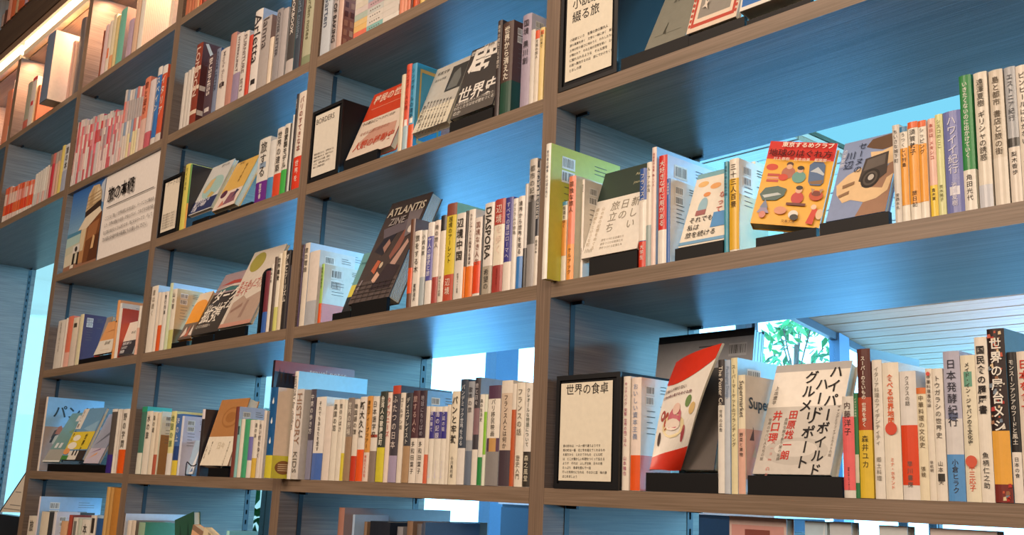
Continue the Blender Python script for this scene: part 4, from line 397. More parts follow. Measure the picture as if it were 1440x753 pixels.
('f',[-1.4723,0.01,0.7663],0.1378,0.1769,0.02,0.0,0.3792,0.0,'DDB45E',[('r','DDB45E',0,0,1,1),('r','E4D4C8',0,0,1,0.36),('e','5A2A44',0.18,0.32,0.14,0.08),('p','8A5A6A',[(0.4,0.06),(0.5,0.3),(0.8,0.3),(0.9,0.08)]),('p','3A3A5A',[(0.7,0.15),(0.75,0.34),(0.9,0.3)]),('p','C87A6A',[(0.2,0.04),(0.3,0.18),(0.45,0.06)]),('t','6A4A20','旅する絵本',0.6,0.9,0.08,'v',0),('t','6A4A20','世界の',0.2,0.92,0.06,'h',0)],0,'face-out mustard yellow cover with picture collage,left-centre bay upper shelf','books,left-centre bay upper shelf'),
('lip',-1.4592,0.002,0.739,0.107,0.045,0.0106,'black stand under the mustard yellow cover,left-centre bay upper shelf'),
('lip',-1.3349,0.002,0.739,0.1253,0.045,0.0088,'empty black stand right of the mustard cover,left-centre bay upper shelf'),
('s','book',-1.7719,0.004,1.0871,0.0242,0.1358,0.1968,'D4CEC6',{},'thin pale grey spine,first beside the left upright,left-centre bay high shelf','books,left-centre bay high shelf'),
('s','book',-1.7455,0.004,1.0871,0.0229,0.1374,0.1991,'CFC9C1',{},'thin pale grey spine,second from the left upright,left-centre bay high shelf','books,left-centre bay high shelf'),
('s','book',-1.7211,0.004,1.0871,0.0201,0.1393,0.2019,'D6D0C8',{},'thin pale grey spine,third from the left upright,left-centre bay high shelf','books,left-centre bay high shelf'),
('s','book',-1.6989,0.004,1.0871,0.0457,0.08,0.2739,'8A3C2C',{'sd':'5A2C24','tx':[('LONDON','D8B8A8',0.05,0.66,1,1,0.7)],'stripes':1},'brick red spine reading LONDON,left-centre bay high shelf','books,left-centre bay high shelf'),
('s','book',-1.6036,0.004,1.0871,0.0563,0.1407,0.2039,'54424C',{'sg':[('D0C8C4',0.0738,0.1426,1)],'tx':[('BUSINESS','D8CCC8',0.05,0.66,1,1,0.6)]},'purple-brown spine reading BUSINESS,left-centre bay high shelf','books,left-centre bay high shelf'),
('s','book',-1.5454,0.004,1.0871,0.0285,0.1467,0.2126,'7A86A0',{'sd':'3A5A8A','tx':[('COVER LETTER','3A4460',0.05,0.66,1,0,0.6)]},'slate blue spine reading COVER LETTER,left-centre bay high shelf','books,left-centre bay high shelf'),
('s','book',-1.5155,0.004,1.0871,0.0578,0.1372,0.1988,'DED4CC',{'sd':'C8B4A4','sg':[('3A2A2A',0.369,0.4388,1)],'tx':[('Maple Stories','A89C98',0.05,0.66,1,0,0.3)]},'off-white spine with small dark leaf,left-centre bay high shelf','books,left-centre bay high shelf'),
('s','book',-1.4563,0.004,1.0871,0.0382,0.1617,0.2344,'C08A7C',{},'dusty pink spine right of the leaf book,left-centre bay high shelf','books,left-centre bay high shelf'),
('s','book',-1.4168,0.004,1.0871,0.0442,0.1515,0.2196,'DAD2CC',{'bd':('9C8CA8',0.4181,0),'tx':[('HYPERKLINKT','5A4C54',0.05,0.5619,1,0,0.5)]},'white spine with lilac lower half,left-centre bay high shelf','books,left-centre bay high shelf'),
('s','book',-1.3708,0.004,1.0871,0.035,0.147,0.2131,'DCD4CC',{'tx':[('FURNITURE','7A6A68',0.05,0.62,1,0,0.5),('SETS','7A6A68',0.7,0.93,1,0,0.425)]},'white spine reading FURNITURE,left-centre bay high shelf','books,left-centre bay high shelf'),
('s','book',-1.3332,0.004,1.0871,0.0228,0.1318,0.191,'CC4430',{},'slim red spine left of the big white book,left-centre bay high shelf','books,left-centre bay high shelf'),
('s','book',-1.307,0.004,1.0871,0.0461,0.08,0.2594,'E8E2DC',{'sd':'B8C4D8','sg':[('2A2628',0.0985,0.1578,1)],'tx':[('Arletta','3A3436',0.05,0.66,1,0,0.85)]},'tall white spine reading Arletta,left-centre bay high shelf','books,left-centre bay high shelf'),
('s','book',-1.2596,0.004,1.0871,0.0565,0.1511,0.219,'B4ACA8',{'sd':'9A8078','tx':[('lanna','5A5252',0.0186,0.4436,1,0,0.6)]},'grey spine right of the tall white one,left-centre bay high shelf','books,left-centre bay high shelf'),
('s','book',-1.2014,0.004,1.0871,0.0222,0.0987,0.143,'E8D8C4',{},'short cream spine,left-centre bay high shelf','books,left-centre bay high shelf'),
('s','book',-1.1732,0.004,1.0871,0.0334,0.1512,0.2191,'9A9698',{'tx':[('COVER LETTER','4A4850',0.05,0.66,1,0,0.6)]},'grey spine reading COVER LETTER,left-centre bay high shelf','books,left-centre bay high shelf'),
('s','book',-1.1386,0.004,1.0871,0.0324,0.1447,0.2096,'B8B2B2',{},'plain grey spine left of the dark cookbook,left-centre bay high shelf','books,left-centre bay high shelf'),
('s','book',-1.0958,0.004,1.0871,0.0393,0.1778,0.2577,'4A4848',{'sd':'3A9AA8','sg':[('3A8A94',0.9428,1.0,0)],'bd':('C8C0BC',0.1583,0),'tx':[('COOKBOOK','E0D8D0',0.0404,0.5553,1,1,0.7)]},'tall dark spine reading COOKBOOK,left-centre bay high shelf','books,left-centre bay high shelf'),
('s','book',-1.055,0.004,1.0871,0.0307,0.1679,0.2433,'3E4A58',{'tx':[('world cuisine','8A98A8',0.05,0.66,1,0,0.6)]},'tall blue-grey spine,left-centre bay high shelf','books,left-centre bay high shelf'),
('s','book',-1.0228,0.004,1.0871,0.0096,0.1556,0.2256,'5A2A28',{},'thin dark red spine,left-centre bay high shelf','books,left-centre bay high shelf'),
('s','book',-1.0117,0.004,1.0871,0.0438,0.15,0.2174,'B8B89C',{'bd':('8A9474',0.1212,0),'tx':[('garden notes','6A6A50',0.05,0.66,1,0,0.5)]},'pale green-cream spine beside the upright,left-centre bay high shelf','books,left-centre bay high shelf'),
('s','book',-1.8256,0.004,1.5005,0.0195,0.1336,0.1936,'B86A4C',{},'rust spine,first from the left,left-centre bay topmost shelf','books,left-centre bay topmost shelf'),
('s','book',-1.804,0.004,1.5005,0.0214,0.1316,0.1908,'C47A58',{},'coral brown spine,second from the left,left-centre bay topmost shelf','books,left-centre bay topmost shelf'),
('s','book',-1.7804,0.004,1.5005,0.0191,0.1219,0.1767,'BC6E4E',{},'coral brown spine,third from the left,left-centre bay topmost shelf','books,left-centre bay topmost shelf'),
('s','book',-1.7591,0.004,1.5005,0.0216,0.1236,0.1791,'C8805E',{},'coral brown spine,fourth from the left,left-centre bay topmost shelf','books,left-centre bay topmost shelf'),
('s','book',-1.735,0.004,1.5005,0.0136,0.1102,0.1597,'E0A878',{},'thin peach spine,left-centre bay topmost shelf','books,left-centre bay topmost shelf'),
('s','book',-1.7193,0.004,1.5005,0.0176,0.1062,0.1539,'D0603A',{},'orange-red spine,left-centre bay topmost shelf','books,left-centre bay topmost shelf'),
('s','book',-1.6986,0.004,1.5005,0.0154,0.0938,0.1359,'7A3424',{},'thin dark red spine,left-centre bay topmost shelf','books,left-centre bay topmost shelf'),
('s','book',-2.6925,0.004,0.0004,0.0201,0.21,0.2688,'E4DAD0',{'sd':'8CB8D8','sb':('A89080',0.5996),'stxt':'パンダ'},'large thin magazine with blue cover top,narrow left bay lower shelf','books,narrow left bay lower shelf'),
('s','book',-2.7456,0.0972,0.0004,0.0031,0.08,0.2188,'D85038',{'sd':'E0D4BC'},'coral spiral-edged notebook,narrow left bay lower shelf','books,narrow left bay lower shelf'),
('s','book',-2.0406,0.004,0.0004,0.0436,0.1398,0.2026,'5A5450',{'sg':[('E8E4DC',0.9569,1.0,0)],'bd':('3E2C84',0.2861,0)},'photographic spine with violet foot,narrow left bay lower shelf','books,narrow left bay lower shelf'),
('s','book',-1.9947,0.004,0.0004,0.0186,0.1388,0.2012,'E4DED2',{},'thin white spine right of the violet foot,narrow left bay lower shelf','books,narrow left bay lower shelf'),
('s','book',-1.9749,0.004,0.0004,0.0178,0.1384,0.2006,'DCD4C8',{},'thin off-white spine left of the orange foot,narrow left bay lower shelf','books,narrow left bay lower shelf'),
('s','book',-1.9503,0.004,0.0004,0.0508,0.1378,0.1998,'EAE4D8',{'bd':('E8601C',0.3675,0),'tx':[('野の学問','3A342E',0.05,0.6125,0,0,0.5)]},'cream spine with bright orange foot,narrow left bay lower shelf','books,narrow left bay lower shelf'),
('f',[-2.6373,0.003,0.0326],0.1733,0.1992,0.006,0.0,0.4363,0.0,'6E9C9C',[('r','6E9C9C',0,0,1,1),('r','A8A8A0',0,0,1,0.25),('r','DCD8CC',0.5,0.82,1,0.94),('r','DDE4E8',0.2,0.28,0.35,0.38),('r','DDE4E8',0.45,0.28,0.6,0.38),('p','7A9A5A',[(0.5,0.6),(0.9,0.7),(0.9,0.55)]),('r','E8ECE8',0,0,1,0.03)],0,'face-out teal magazine at the left of its shelf,narrow left bay lower shelf','books,narrow left bay lower shelf'),
('f',[-2.4625,0.006,0.0409],0.208,0.1908,0.012,0.0,0.3265,0.0,'6F9FC4',[('r','6F9FC4',0,0,1,1),('r','E8E4D8',0.02,0.6,0.25,1),('p','8FB8D4',[(0.4,0.6),(0.95,0.75),(0.95,0.5)]),('r','E4CC3C',0,0.2,1,0.54),('e','F4F0E0',0.3,0.42,0.16,0.06),('e','F4F0E0',0.25,0.27,0.2,0.07),('r','E4E0D4',0.25,0,0.7,0.17),('r','3A3430',0.68,0,1,0.18),('r','4A8A44',0,0,0.3,0.08),('e','E8A060',0.12,0.16,0.14,0.06),('r','2A2624',0.42,0.08,0.48,0.18),('r','2A2624',0.56,0.08,0.62,0.18),('t','3A3A3A','もう一度しまい',0.1,0.98,0.09,'v',0),('t','4A4420','世界と',0.7,0.5,0.12,'v',1)],0,'face-out blue cover with yellow band,narrow left bay lower shelf','books,narrow left bay lower shelf'),
('f',[-2.253,0.01,0.0301],0.1325,0.1816,0.008,0.0,0.3789,0.0,'9AA0B4',[('r','9AA0B4',0,0,1,1),('r','C4BCCC',0,0,1,0.3),('p','6A7080',[(0.1,0.35),(0.9,0.7),(0.9,0.6)]),('p','E8A860',[(0.1,0.08),(0.6,0.22),(0.6,0.18)]),('p','7A5A8A',[(0.1,0.2),(0.7,0.3),(0.7,0.27)])],0,'narrow grey-lilac cover leaning on white spines,narrow left bay lower shelf','books,narrow left bay lower shelf'),
('lip',-2.5726,0.002,0.0,0.5316,0.045,0.0258,'black stand under the narrow grey-lilac cover leaning on white spines,narrow left bay lower shelf'),
('s','book',-2.6701,0.004,0.3704,0.0775,0.1248,0.1808,'DAD4CA',{'tx':[('図書館と旅人の本','9A9288',0.05,0.66,0,0,0.35)]},'pale grey book at the left upright,narrow left bay middle shelf','books,narrow left bay middle shelf'),
('s','book',-2.5875,0.004,0.3704,0.0184,0.1267,0.1836,'E4DCD0',{},'very thin white spine left of the coral one,narrow left bay middle shelf','books,narrow left bay middle shelf'),
('s','book',-2.5653,0.004,0.3704,0.0509,0.1289,0.1868,'DE7A60',{'bd':('E8B4A4',0.2851,0)},'coral spine with pink foot,narrow left bay middle shelf','books,narrow left bay middle shelf'),
('s','book',-2.5123,0.004,0.3704,0.0569,0.1217,0.1764,'E0D4C0',{'sg':[('4A4438',0.795,0.8837,1)],'bd':('DCCFC0',0.5297,0)},'cream spine with two dark marks,narrow left bay middle shelf','books,narrow left bay middle shelf'),
('s','book',-2.4456,0.004,0.3704,0.0368,0.0808,0.1828,'DFD8B4',{'sd':'4A3A58','br':'h'},'pale yellow spine with purple cover and white label,narrow left bay middle shelf','books,narrow left bay middle shelf'),
('s','book',-2.1101,0.004,0.3704,0.0219,0.1366,0.1979,'E2A46C',{'sd':'DCA070','sg':[('5A3A24',0.6238,0.6481,1)]},'amber striped spine,narrow left bay middle shelf','books,narrow left bay middle shelf'),
('s','book',-2.0858,0.004,0.3704,0.0169,0.08,0.1856,'E4E0D8',{'sd':'DAD6D0','br':'h'},'white spine with barcoded white cover,narrow left bay middle shelf','books,narrow left bay middle shelf'),
('s','book',-2.0659,0.004,0.3704,0.0091,0.1,0.1667,'E4DCD0',{'sd':'C04A30'},'white spine with red boxed cover,narrow left bay middle shelf','books,narrow left bay middle shelf'),
('s','book',-1.9196,0.004,0.3704,0.0185,0.1093,0.1585,'E8E0D4',{'bd':('E0B09C',0.5504,0)},'white spine with salmon foot at the right upright,narrow left bay middle shelf','books,narrow left bay middle shelf'),
('f',[-2.3327,0.03,0.3947],0.0537,0.1481,0.01,0.0,0.2015,0.0,'9A9088',[('r','9A9088',0,0,1,1),('r','B8402C',0,0,1,0.2),('p','7A88A0',[(0.3,0.6),(0.7,0.9),(0.9,0.6)])],0,'grey cover with red foot behind the orange one,narrow left bay middle shelf','books,narrow left bay middle shelf'),
('f',[-2.2775,0.008,0.3958],0.1551,0.1249,0.008,0.0,0.3059,0.0,'E4A468',[('r','E4A468',0,0.4,1,1),('r','E8E2D4',0,0,1,0.42),('p','B87A48',[(0.1,0.66),(0.5,0.72),(1,0.7),(1,0.68),(0.5,0.69)]),('t','7A7468','旅の絵',0.4,0.26,0.12,'h',0),('r','DCCBB4',0.3,0.1,0.8,0.12)],0,'face-out orange and white cover,narrow left bay middle shelf','books,narrow left bay middle shelf'),
('lip',-2.3963,0.002,0.37,0.2857,0.045,0.017,'black stand under the orange and white cover,narrow left bay middle shelf'),
('f',[-2.0564,0.008,0.378],0.1163,0.1167,0.008,0.0,0.2324,0.0,'E9E2D4',[('r','E9E2D4',0,0,1,1),('r','3A3C44',0,0,1,0.42),('t','6A6458','あいを',0.4,0.62,0.1,'h',0),('t','DCDCDC','地球の果ての',0.06,0.3,0.1,'h',1),('t','DCDCDC','もののけ',0.06,0.18,0.1,'h',1),('t','DCDCDC','物語旅',0.06,0.06,0.1,'h',1)],0,'face-out white cover with dark lower band,narrow left bay middle shelf','books,narrow left bay middle shelf'),
('s','guidebook',-2.7456,0.004,1.0871,0.0074,0.1843,0.2671,'D8A8A4',{'sg':[('C8C4C0',0.8981,1.0,0),('A88C90',0.5341,0.7543,0)],'bd':('D8D0CC',0.1737,0)},'thin guidebook in plastic wrap,first from the left,narrow left bay above the poster','books,narrow left bay above the poster'),
('s','guidebook',-2.7367,0.004,1.0871,0.017,0.182,0.2638,'C86468',{'sg':[('C85A60',0.9125,1.0,0),('C85A60',0.6367,0.7682,0)],'bd':('D8D0CC',0.5178,0)},'thin guidebook in plastic wrap,second from the left,narrow left bay above the poster','books,narrow left bay above the poster'),
('s','guidebook',-2.7182,0.004,1.0871,0.0199,0.1854,0.2687,'DCC8C4',{'sg':[('D8C8C4',0.887,1.0,0),('D8B0A8',0.6192,0.7479,0)],'bd':('C8C0C0',0.3546,0)},'thin guidebook in plastic wrap,third from the left,narrow left bay above the poster','books,narrow left bay above the poster'),
('s','guidebook',-2.6968,0.004,1.0871,0.0198,0.1834,0.2658,'D87078',{'sg':[('D8C8C4',0.8861,1.0,0),('DC8084',0.4458,0.7472,0)],'bd':('C46068',0.1827,0)},'thin guidebook in plastic wrap,fourth from the left,narrow left bay above the poster','books,narrow left bay above the poster'),
('s','guidebook',-2.6755,0.004,1.0871,0.0196,0.1814,0.2629,'C4A0A0',{'sg':[('C8C4C0',0.8862,1.0,0),('E0D4CC',0.5331,0.7475,0)],'bd':('C8C0C0',0.1833,0)},'thin guidebook in plastic wrap,fifth from the left,narrow left bay above the poster','books,narrow left bay above the poster'),
('s','guidebook',-2.6544,0.004,1.0871,0.0224,0.1744,0.2528,'DCB8B4',{'sg':[('D8C8C4',0.9109,1.0,0),('D06870',0.4571,0.7694,0)],'bd':('C8C0C0',0.1893,0)},'thin guidebook in plastic wrap,sixth from the left,narrow left bay above the poster','books,narrow left bay above the poster'),
('s','guidebook',-2.6305,0.004,1.0871,0.0193,0.1702,0.2467,'E0D4CC',{'sg':[('B8B0AE',0.9217,1.0,0),('D8A8A4',0.6486,0.7785,0)],'bd':('C46068',0.1924,0)},'thin guidebook in plastic wrap,seventh from the left,narrow left bay above the poster','books,narrow left bay above the poster'),
('s','guidebook',-2.6097,0.004,1.0871,0.0191,0.1703,0.2468,'C85A60',{'sg':[('C8C4C0',0.9102,1.0,0),('E07080',0.6418,0.7699,0)],'bd':('D8D0CC',0.5372,0)},'thin guidebook in plastic wrap,eighth from the left,narrow left bay above the poster','books,narrow left bay above the poster'),
('s','guidebook',-2.5891,0.004,1.0871,0.0219,0.1734,0.2513,'D88C8C',{'sg':[('B8B0AE',0.8832,1.0,0),('D4C8C0',0.624,0.7483,0)],'bd':('C46068',0.5251,0)},'thin guidebook in plastic wrap,ninth from the left,narrow left bay above the poster','books,narrow left bay above the poster'),
('s','guidebook',-2.5657,0.004,1.0871,0.0217,0.1682,0.2438,'B8A8AC',{'sg':[('DC8084',0.8987,1.0,0),('DC98A0',0.4497,0.7614,0)],'bd':('C8C0C0',0.1902,0)},'thin guidebook in plastic wrap,tenth from the left,narrow left bay above the poster','books,narrow left bay above the poster'),
('s','guidebook',-2.5426,0.004,1.0871,0.0215,0.169,0.245,'E07080',{'sg':[('B8B0AE',0.883,1.0,0),('C44C50',0.5338,0.748,0)],'bd':('C46068',0.3713,0)},'thin guidebook in plastic wrap,eleventh from the left,narrow left bay above the poster','books,narrow left bay above the poster'),
('s','guidebook',-2.5196,0.004,1.0871,0.0256,0.1669,0.2419,'D4C8C0',{'sg':[('D4C8C0',0.8816,1.0,0),('C86468',0.441,0.7479,0)],'bd':('C8C0C0',0.5365,0)},'thin guidebook in plastic wrap,twelfth from the left,narrow left bay above the poster','books,narrow left bay above the poster'),
('s','guidebook',-2.4926,0.004,1.0871,0.0183,0.1644,0.2382,'C44C50',{'sg':[('D8C8C4',0.8816,1.0,0),('A88C90',0.6283,0.7488,0)],'bd':('DCC8C4',0.5411,0)},'thin guidebook in plastic wrap,thirteenth from the left,narrow left bay above the poster','books,narrow left bay above the poster'),
('s','guidebook',-2.4728,0.004,1.0871,0.021,0.1557,0.2257,'D8B0A8',{'sg':[('C8C4C0',0.9191,1.0,0),('C8BCB8',0.4584,0.782,0)],'bd':('DCC8C4',0.3955,0)},'thin guidebook in plastic wrap,fourteenth from the left,narrow left bay above the poster','books,narrow left bay above the poster'),
('s','guidebook',-2.4505,0.004,1.0871,0.0153,0.1537,0.2227,'A88C90',{'sg':[('C8C4C0',0.9193,1.0,0),('E0D4CC',0.658,0.7822,0)],'bd':('DCC8C4',0.1996,0)},'thin guidebook in plastic wrap,fifteenth from the left,narrow left bay above the poster','books,narrow left bay above the poster'),
('s','guidebook',-2.4338,0.004,1.0871,0.0207,0.1541,0.2233,'DC98A0',{'sg':[('C8C4C0',0.9073,1.0,0),('B8A8AC',0.4511,0.7722,0)],'bd':('DCC8C4',0.3954,0)},'thin guidebook in plastic wrap,sixteenth from the left,narrow left bay above the poster','books,narrow left bay above the poster'),
('s','guidebook',-2.4118,0.004,1.0871,0.0178,0.1568,0.2273,'E4D8D0',{'sg':[('D8C8C4',0.8782,1.0,0),('D05060',0.4369,0.7485,0)],'bd':('DCC8C4',0.386,0)},'thin guidebook in plastic wrap,seventeenth from the left,narrow left bay above the poster','books,narrow left bay above the poster'),
('s','guidebook',-2.3926,0.004,1.0871,0.0176,0.1551,0.2247,'D06870',{'sg':[('C8C4C0',0.8784,1.0,0),('DC8084',0.436,0.7489,0)],'bd':('C46068',0.1935,0)},'thin guidebook in plastic wrap,eighteenth from the left,narrow left bay above the poster','books,narrow left bay above the poster'),
('s','guidebook',-2.3736,0.004,1.0871,0.0175,0.1485,0.2152,'C8BCB8',{'sg':[('B8B0AE',0.9055,1.0,0),('A88C90',0.4504,0.7733,0)],'bd':('C46068',0.2006,0)},'thin guidebook in plastic wrap,nineteenth from the left,narrow left bay above the poster','books,narrow left bay above the poster'),
('s','guidebook',-2.3548,0.004,1.0871,0.0147,0.1515,0.2196,'DC8084',{'sg':[('C86468',0.8774,1.0,0),('E07080',0.5349,0.7496,0)],'bd':('C8C0C0',0.5673,0)},'thin guidebook in plastic wrap,twentieth from the left,narrow left bay above the poster','books,narrow left bay above the poster'),
('s','guidebook',-2.3387,0.004,1.0871,0.0173,0.1434,0.2078,'C07478',{'sg':[('C8C4C0',0.9173,1.0,0),('DCB8B4',0.6641,0.7839,0)],'bd':('DCC8C4',0.205,0)},'thin guidebook in plastic wrap,twenty-first from the left,narrow left bay above the poster','books,narrow left bay above the poster'),
('s','guidebook',-2.3201,0.004,1.0871,0.0145,0.1416,0.2053,'E0C0B8',{'sg':[('B8B0AE',0.9164,1.0,0),('C4A0A0',0.6664,0.7846,0)],'bd':('C8C0C0',0.6014,0)},'thin guidebook in plastic wrap,twenty-second from the left,narrow left bay above the poster','books,narrow left bay above the poster'),
('s','guidebook',-2.3042,0.004,1.0871,0.0236,0.1402,0.2032,'D8A8A4',{'sg':[('B8B0AE',0.9159,1.0,0),('DC98A0',0.6667,0.7844,0)],'bd':('DCC8C4',0.4188,0)},'thin guidebook in plastic wrap,twenty-third from the left,narrow left bay above the poster','books,narrow left bay above the poster'),
('s','guidebook',-2.2793,0.004,1.0871,0.0198,0.1899,0.2752,'C8C0BC',{'sg':[('D88078',0.5363,0.8326,0)],'bd':('D8A8A4',0.2046,0)},'thin guidebook in plastic wrap,twenty-fourth from the left,narrow left bay above the poster','books,narrow left bay above the poster'),
('s','guidebook',-2.2579,0.004,1.0871,0.0228,0.1857,0.2692,'8CA0B8',{'sg':[('C8A8A8',0.5429,0.8406,0)],'bd':('D8CCC0',0.3472,0)},'thin guidebook in plastic wrap,twenty-fifth from the left,narrow left bay above the poster','books,narrow left bay above the poster'),
('s','guidebook',-2.2335,0.004,1.0871,0.0195,0.1813,0.2628,'DCD4CC',{'sg':[('B0A8A8',0.5487,0.8482,0)],'bd':('D8CCC0',0.3533,0)},'thin guidebook in plastic wrap,twenty-sixth from the left,narrow left bay above the poster','books,narrow left bay above the poster'),
('s','guidebook',-2.2124,0.004,1.0871,0.0224,0.1791,0.2596,'C8C0BC',{'sg':[('B0A8A8',0.5489,0.8477,0)],'bd':('E0D4A8',0.3549,0)},'thin guidebook in plastic wrap,twenty-seventh from the left,narrow left bay above the poster','books,narrow left bay above the poster'),
('s','guidebook',-2.1884,0.004,1.0871,0.0191,0.1784,0.2586,'8CA0B8',{'sg':[('B0A8A8',0.5435,0.8378,0)],'bd':('D8A8A4',0.2109,0)},'thin guidebook in plastic wrap,twenty-eighth from the left,narrow left bay above the poster','books,narrow left bay above the poster'),
('s','guidebook',-2.1677,0.004,1.0871,0.022,0.1781,0.2582,'C87C78',{'sg':[('B0A8A8',0.538,0.8286,0)],'bd':('E0D4A8',0.3528,0)},'thin guidebook in plastic wrap,twenty-ninth from the left,narrow left bay above the poster','books,narrow left bay above the poster'),
('s','guidebook',-2.1441,0.004,1.0871,0.0188,0.1738,0.2519,'DCD4CC',{'sg':[('B0A8A8',0.545,0.8372,0)],'bd':('E0D4A8',0.3591,0)},'thin guidebook in plastic wrap,thirtieth from the left,narrow left bay above the poster','books,narrow left bay above the poster'),
('s','guidebook',-2.1238,0.004,1.0871,0.0217,0.1717,0.2488,'C87C78',{'sg':[('B0A8A8',0.5452,0.8367,0)],'bd':('D8CCC0',0.3609,0)},'thin guidebook in plastic wrap,thirty-first from the left,narrow left bay above the poster','books,narrow left bay above the poster'),
('s','book',-2.1018,0.004,1.0871,0.0462,0.1869,0.2709,'DC8468',{'bd':('DCB8AC',0.4312,0),'tx':[('旅と遊び','7A2A1C',0.05,0.5488,0,0,0.6)]},'coral guidebook,left of the blue spine,narrow left bay above the poster','books,narrow left bay above the poster'),
('s','book',-2.0525,0.004,1.0871,0.0472,0.1717,0.2488,'DCD0D0',{'bd':('C86470',0.2344,0)},'pale lilac spine left of the blue one,narrow left bay above the poster','books,narrow left bay above the poster'),
('s','book',-1.9966,0.004,1.0871,0.0364,0.1942,0.2814,'3A74B8',{'sg':[('E4DED8',0.8904,1.0,0)],'bd':('D8D0C8',0.0882,0),'tx':[('スペイン','F0ECE0',0.1196,0.66,0,0,0.8)]},'blue banded spine with white ends,narrow left bay above the poster','books,narrow left bay above the poster'),
('s','book',-1.9573,0.004,1.0871,0.0409,0.1899,0.2753,'D05A3C',{'sg':[('E4DED8',0.8888,1.0,0)],'bd':('D8CCC4',0.1119,0),'tx':[('イタリア','F4E8DC',0.1212,0.66,0,0,0.8)]},'red-orange banded spine with white ends,narrow left bay above the poster','books,narrow left bay above the poster'),
('s','book',-1.9137,0.004,1.0871,0.0196,0.153,0.2217,'4A3030',{},'thin dark spine at the right upright,narrow left bay above the poster','books,narrow left bay above the poster'),
('s','book',-2.5951,0.004,1.5005,0.0146,0.1348,0.1954,'8A4A30',{},'thin brown spine,narrow left bay,warm-lit shelf','books,narrow left bay,warm-lit shelf'),
('s','book',-2.5783,0.004,1.5005,0.0376,0.1456,0.211,'E4C8C8',{'sd':'D8B4B0'},'pale pink spine,narrow left bay,warm-lit shelf','books,narrow left bay,warm-lit shelf'),
('s','book',-2.5371,0.004,1.5005,0.0321,0.1488,0.2156,'E8DCCC',{'sg':[('E87A50',0.2757,0.4663,1)]},'cream spine with orange drawing,narrow left bay,warm-lit shelf','books,narrow left bay,warm-lit shelf'),
('s','book',-2.5015,0.004,1.5005,0.0324,0.1591,0.2306,'E9DDBC',{'bd':('E8A878',0.2626,0)},'pale cream spine,narrow left bay,warm-lit shelf','books,narrow left bay,warm-lit shelf'),
('s','book',-2.4663,0.004,1.5005,0.0306,0.147,0.2131,'E0CC94',{},'soft yellow spine,narrow left bay,warm-lit shelf','books,narrow left bay,warm-lit shelf'),
('s','book',-2.4282,0.004,1.5005,0.0613,0.08,0.2239,'7AC0AC',{'sd':'9A8C84'},'mint green spine with grey cover,narrow left bay,warm-lit shelf','books,narrow left bay,warm-lit shelf'),
('s','book',-2.3301,0.004,1.5005,0.0461,0.1042,0.151,'C0A8BC',{},'mauve spine,narrow left bay,warm-lit shelf','books,narrow left bay,warm-lit shelf'),
('s','book',-2.2775,0.004,1.5005,0.042,0.1748,0.2533,'E4C0A4',{'sd':'D8B090'},'tall peach spine,narrow left bay,warm-lit shelf','books,narrow left bay,warm-lit shelf'),
('s','book',-2.2292,0.004,1.5005,0.0412,0.24,0.3303,'F0E8DC',{'sd':'EADCC8','grid':1},'very large cream gridded volume,narrow left bay,warm-lit shelf','books,narrow left bay,warm-lit shelf'),
('s','book',-2.0749,0.05,1.5005,0.0295,0.2,0.2909,'E8D8C4',{},'tall cream spine behind the gridded volume,narrow left bay,warm-lit shelf','books,narrow left bay,warm-lit shelf'),
('s','guidebook',-3.6162,0.004,1.0871,0.031,0.1103,0.1599,'E4C8BC',{'sg':[('E07050',0.815,1.0,0),('E06A3C',0.1888,0.4803,0)],'bd':('E4DCD4',0.1888,0)},'thin guidebook in plastic wrap,first from the left,far-left bay long shelf','books,far-left bay long shelf'),
('s','guidebook',-3.5832,0.004,1.0871,0.0245,0.1107,0.1604,'E08878',{'sg':[('D85838',0.8008,1.0,0),('D8442A',0.1817,0.4729,0)],'bd':('E4D0C8',0.1817,0)},'thin guidebook in plastic wrap,second from the left,far-left bay long shelf','books,far-left bay long shelf'),
('s','guidebook',-3.5566,0.004,1.0871,0.0364,0.1091,0.1581,'E4C8BC',{'sg':[('E4A890',0.8017,1.0,0),('E0502C',0.1782,0.4746,0)],'bd':('E4D0C8',0.1782,0)},'thin guidebook in plastic wrap,third from the left,far-left bay long shelf','books,far-left bay long shelf'),
('s','guidebook',-3.5181,0.004,1.0871,0.036,0.1022,0.1482,'E4C8BC',{'sg':[('E0886C',0.8398,1.0,0),('D8442A',0.1806,0.4973,0)],'bd':('E4D0C8',0.1806,0)},'thin guidebook in plastic wrap,fourth from the left,far-left bay long shelf','books,far-left bay long shelf'),
('s','guidebook',-3.4802,0.004,1.0871,0.0356,0.1,0.1449,'E4C8BC',{'sg':[('DC6038',0.8451,1.0,0),('E06A3C',0.1727,0.4991,0)],'bd':('E4D0C8',0.1727,0)},'thin guidebook in plastic wrap,fifth from the left,far-left bay long shelf','books,far-left bay long shelf'),
('s','guidebook',-3.4426,0.004,1.0871,0.0235,0.1023,0.1483,'E4A8A0',{'sg':[('E4907C',0.8107,1.0,0),('E06A3C',0.1595,0.4789,0)],'bd':('E4D0C8',0.1595,0)},'thin guidebook in plastic wrap,sixth from the left,far-left bay long shelf','books,far-left bay long shelf'),
('s','guidebook',-3.4172,0.004,1.0871,0.0349,0.1008,0.1461,'E4A8A0',{'sg':[('E07050',0.8118,1.0,0),('E06A3C',0.1556,0.4808,0)],'bd':('E4DCD4',0.1556,0)},'thin guidebook in plastic wrap,seventh from the left,far-left bay long shelf','books,far-left bay long shelf'),
('s','guidebook',-3.3804,0.004,1.0871,0.0345,0.0986,0.1429,'E08878',{'sg':[('D85838',0.8143,1.0,0),('E0502C',0.1496,0.4823,0)],'bd':('E4DCD4',0.1496,0)},'thin guidebook in plastic wrap,eighth from the left,far-left bay long shelf','books,far-left bay long shelf'),
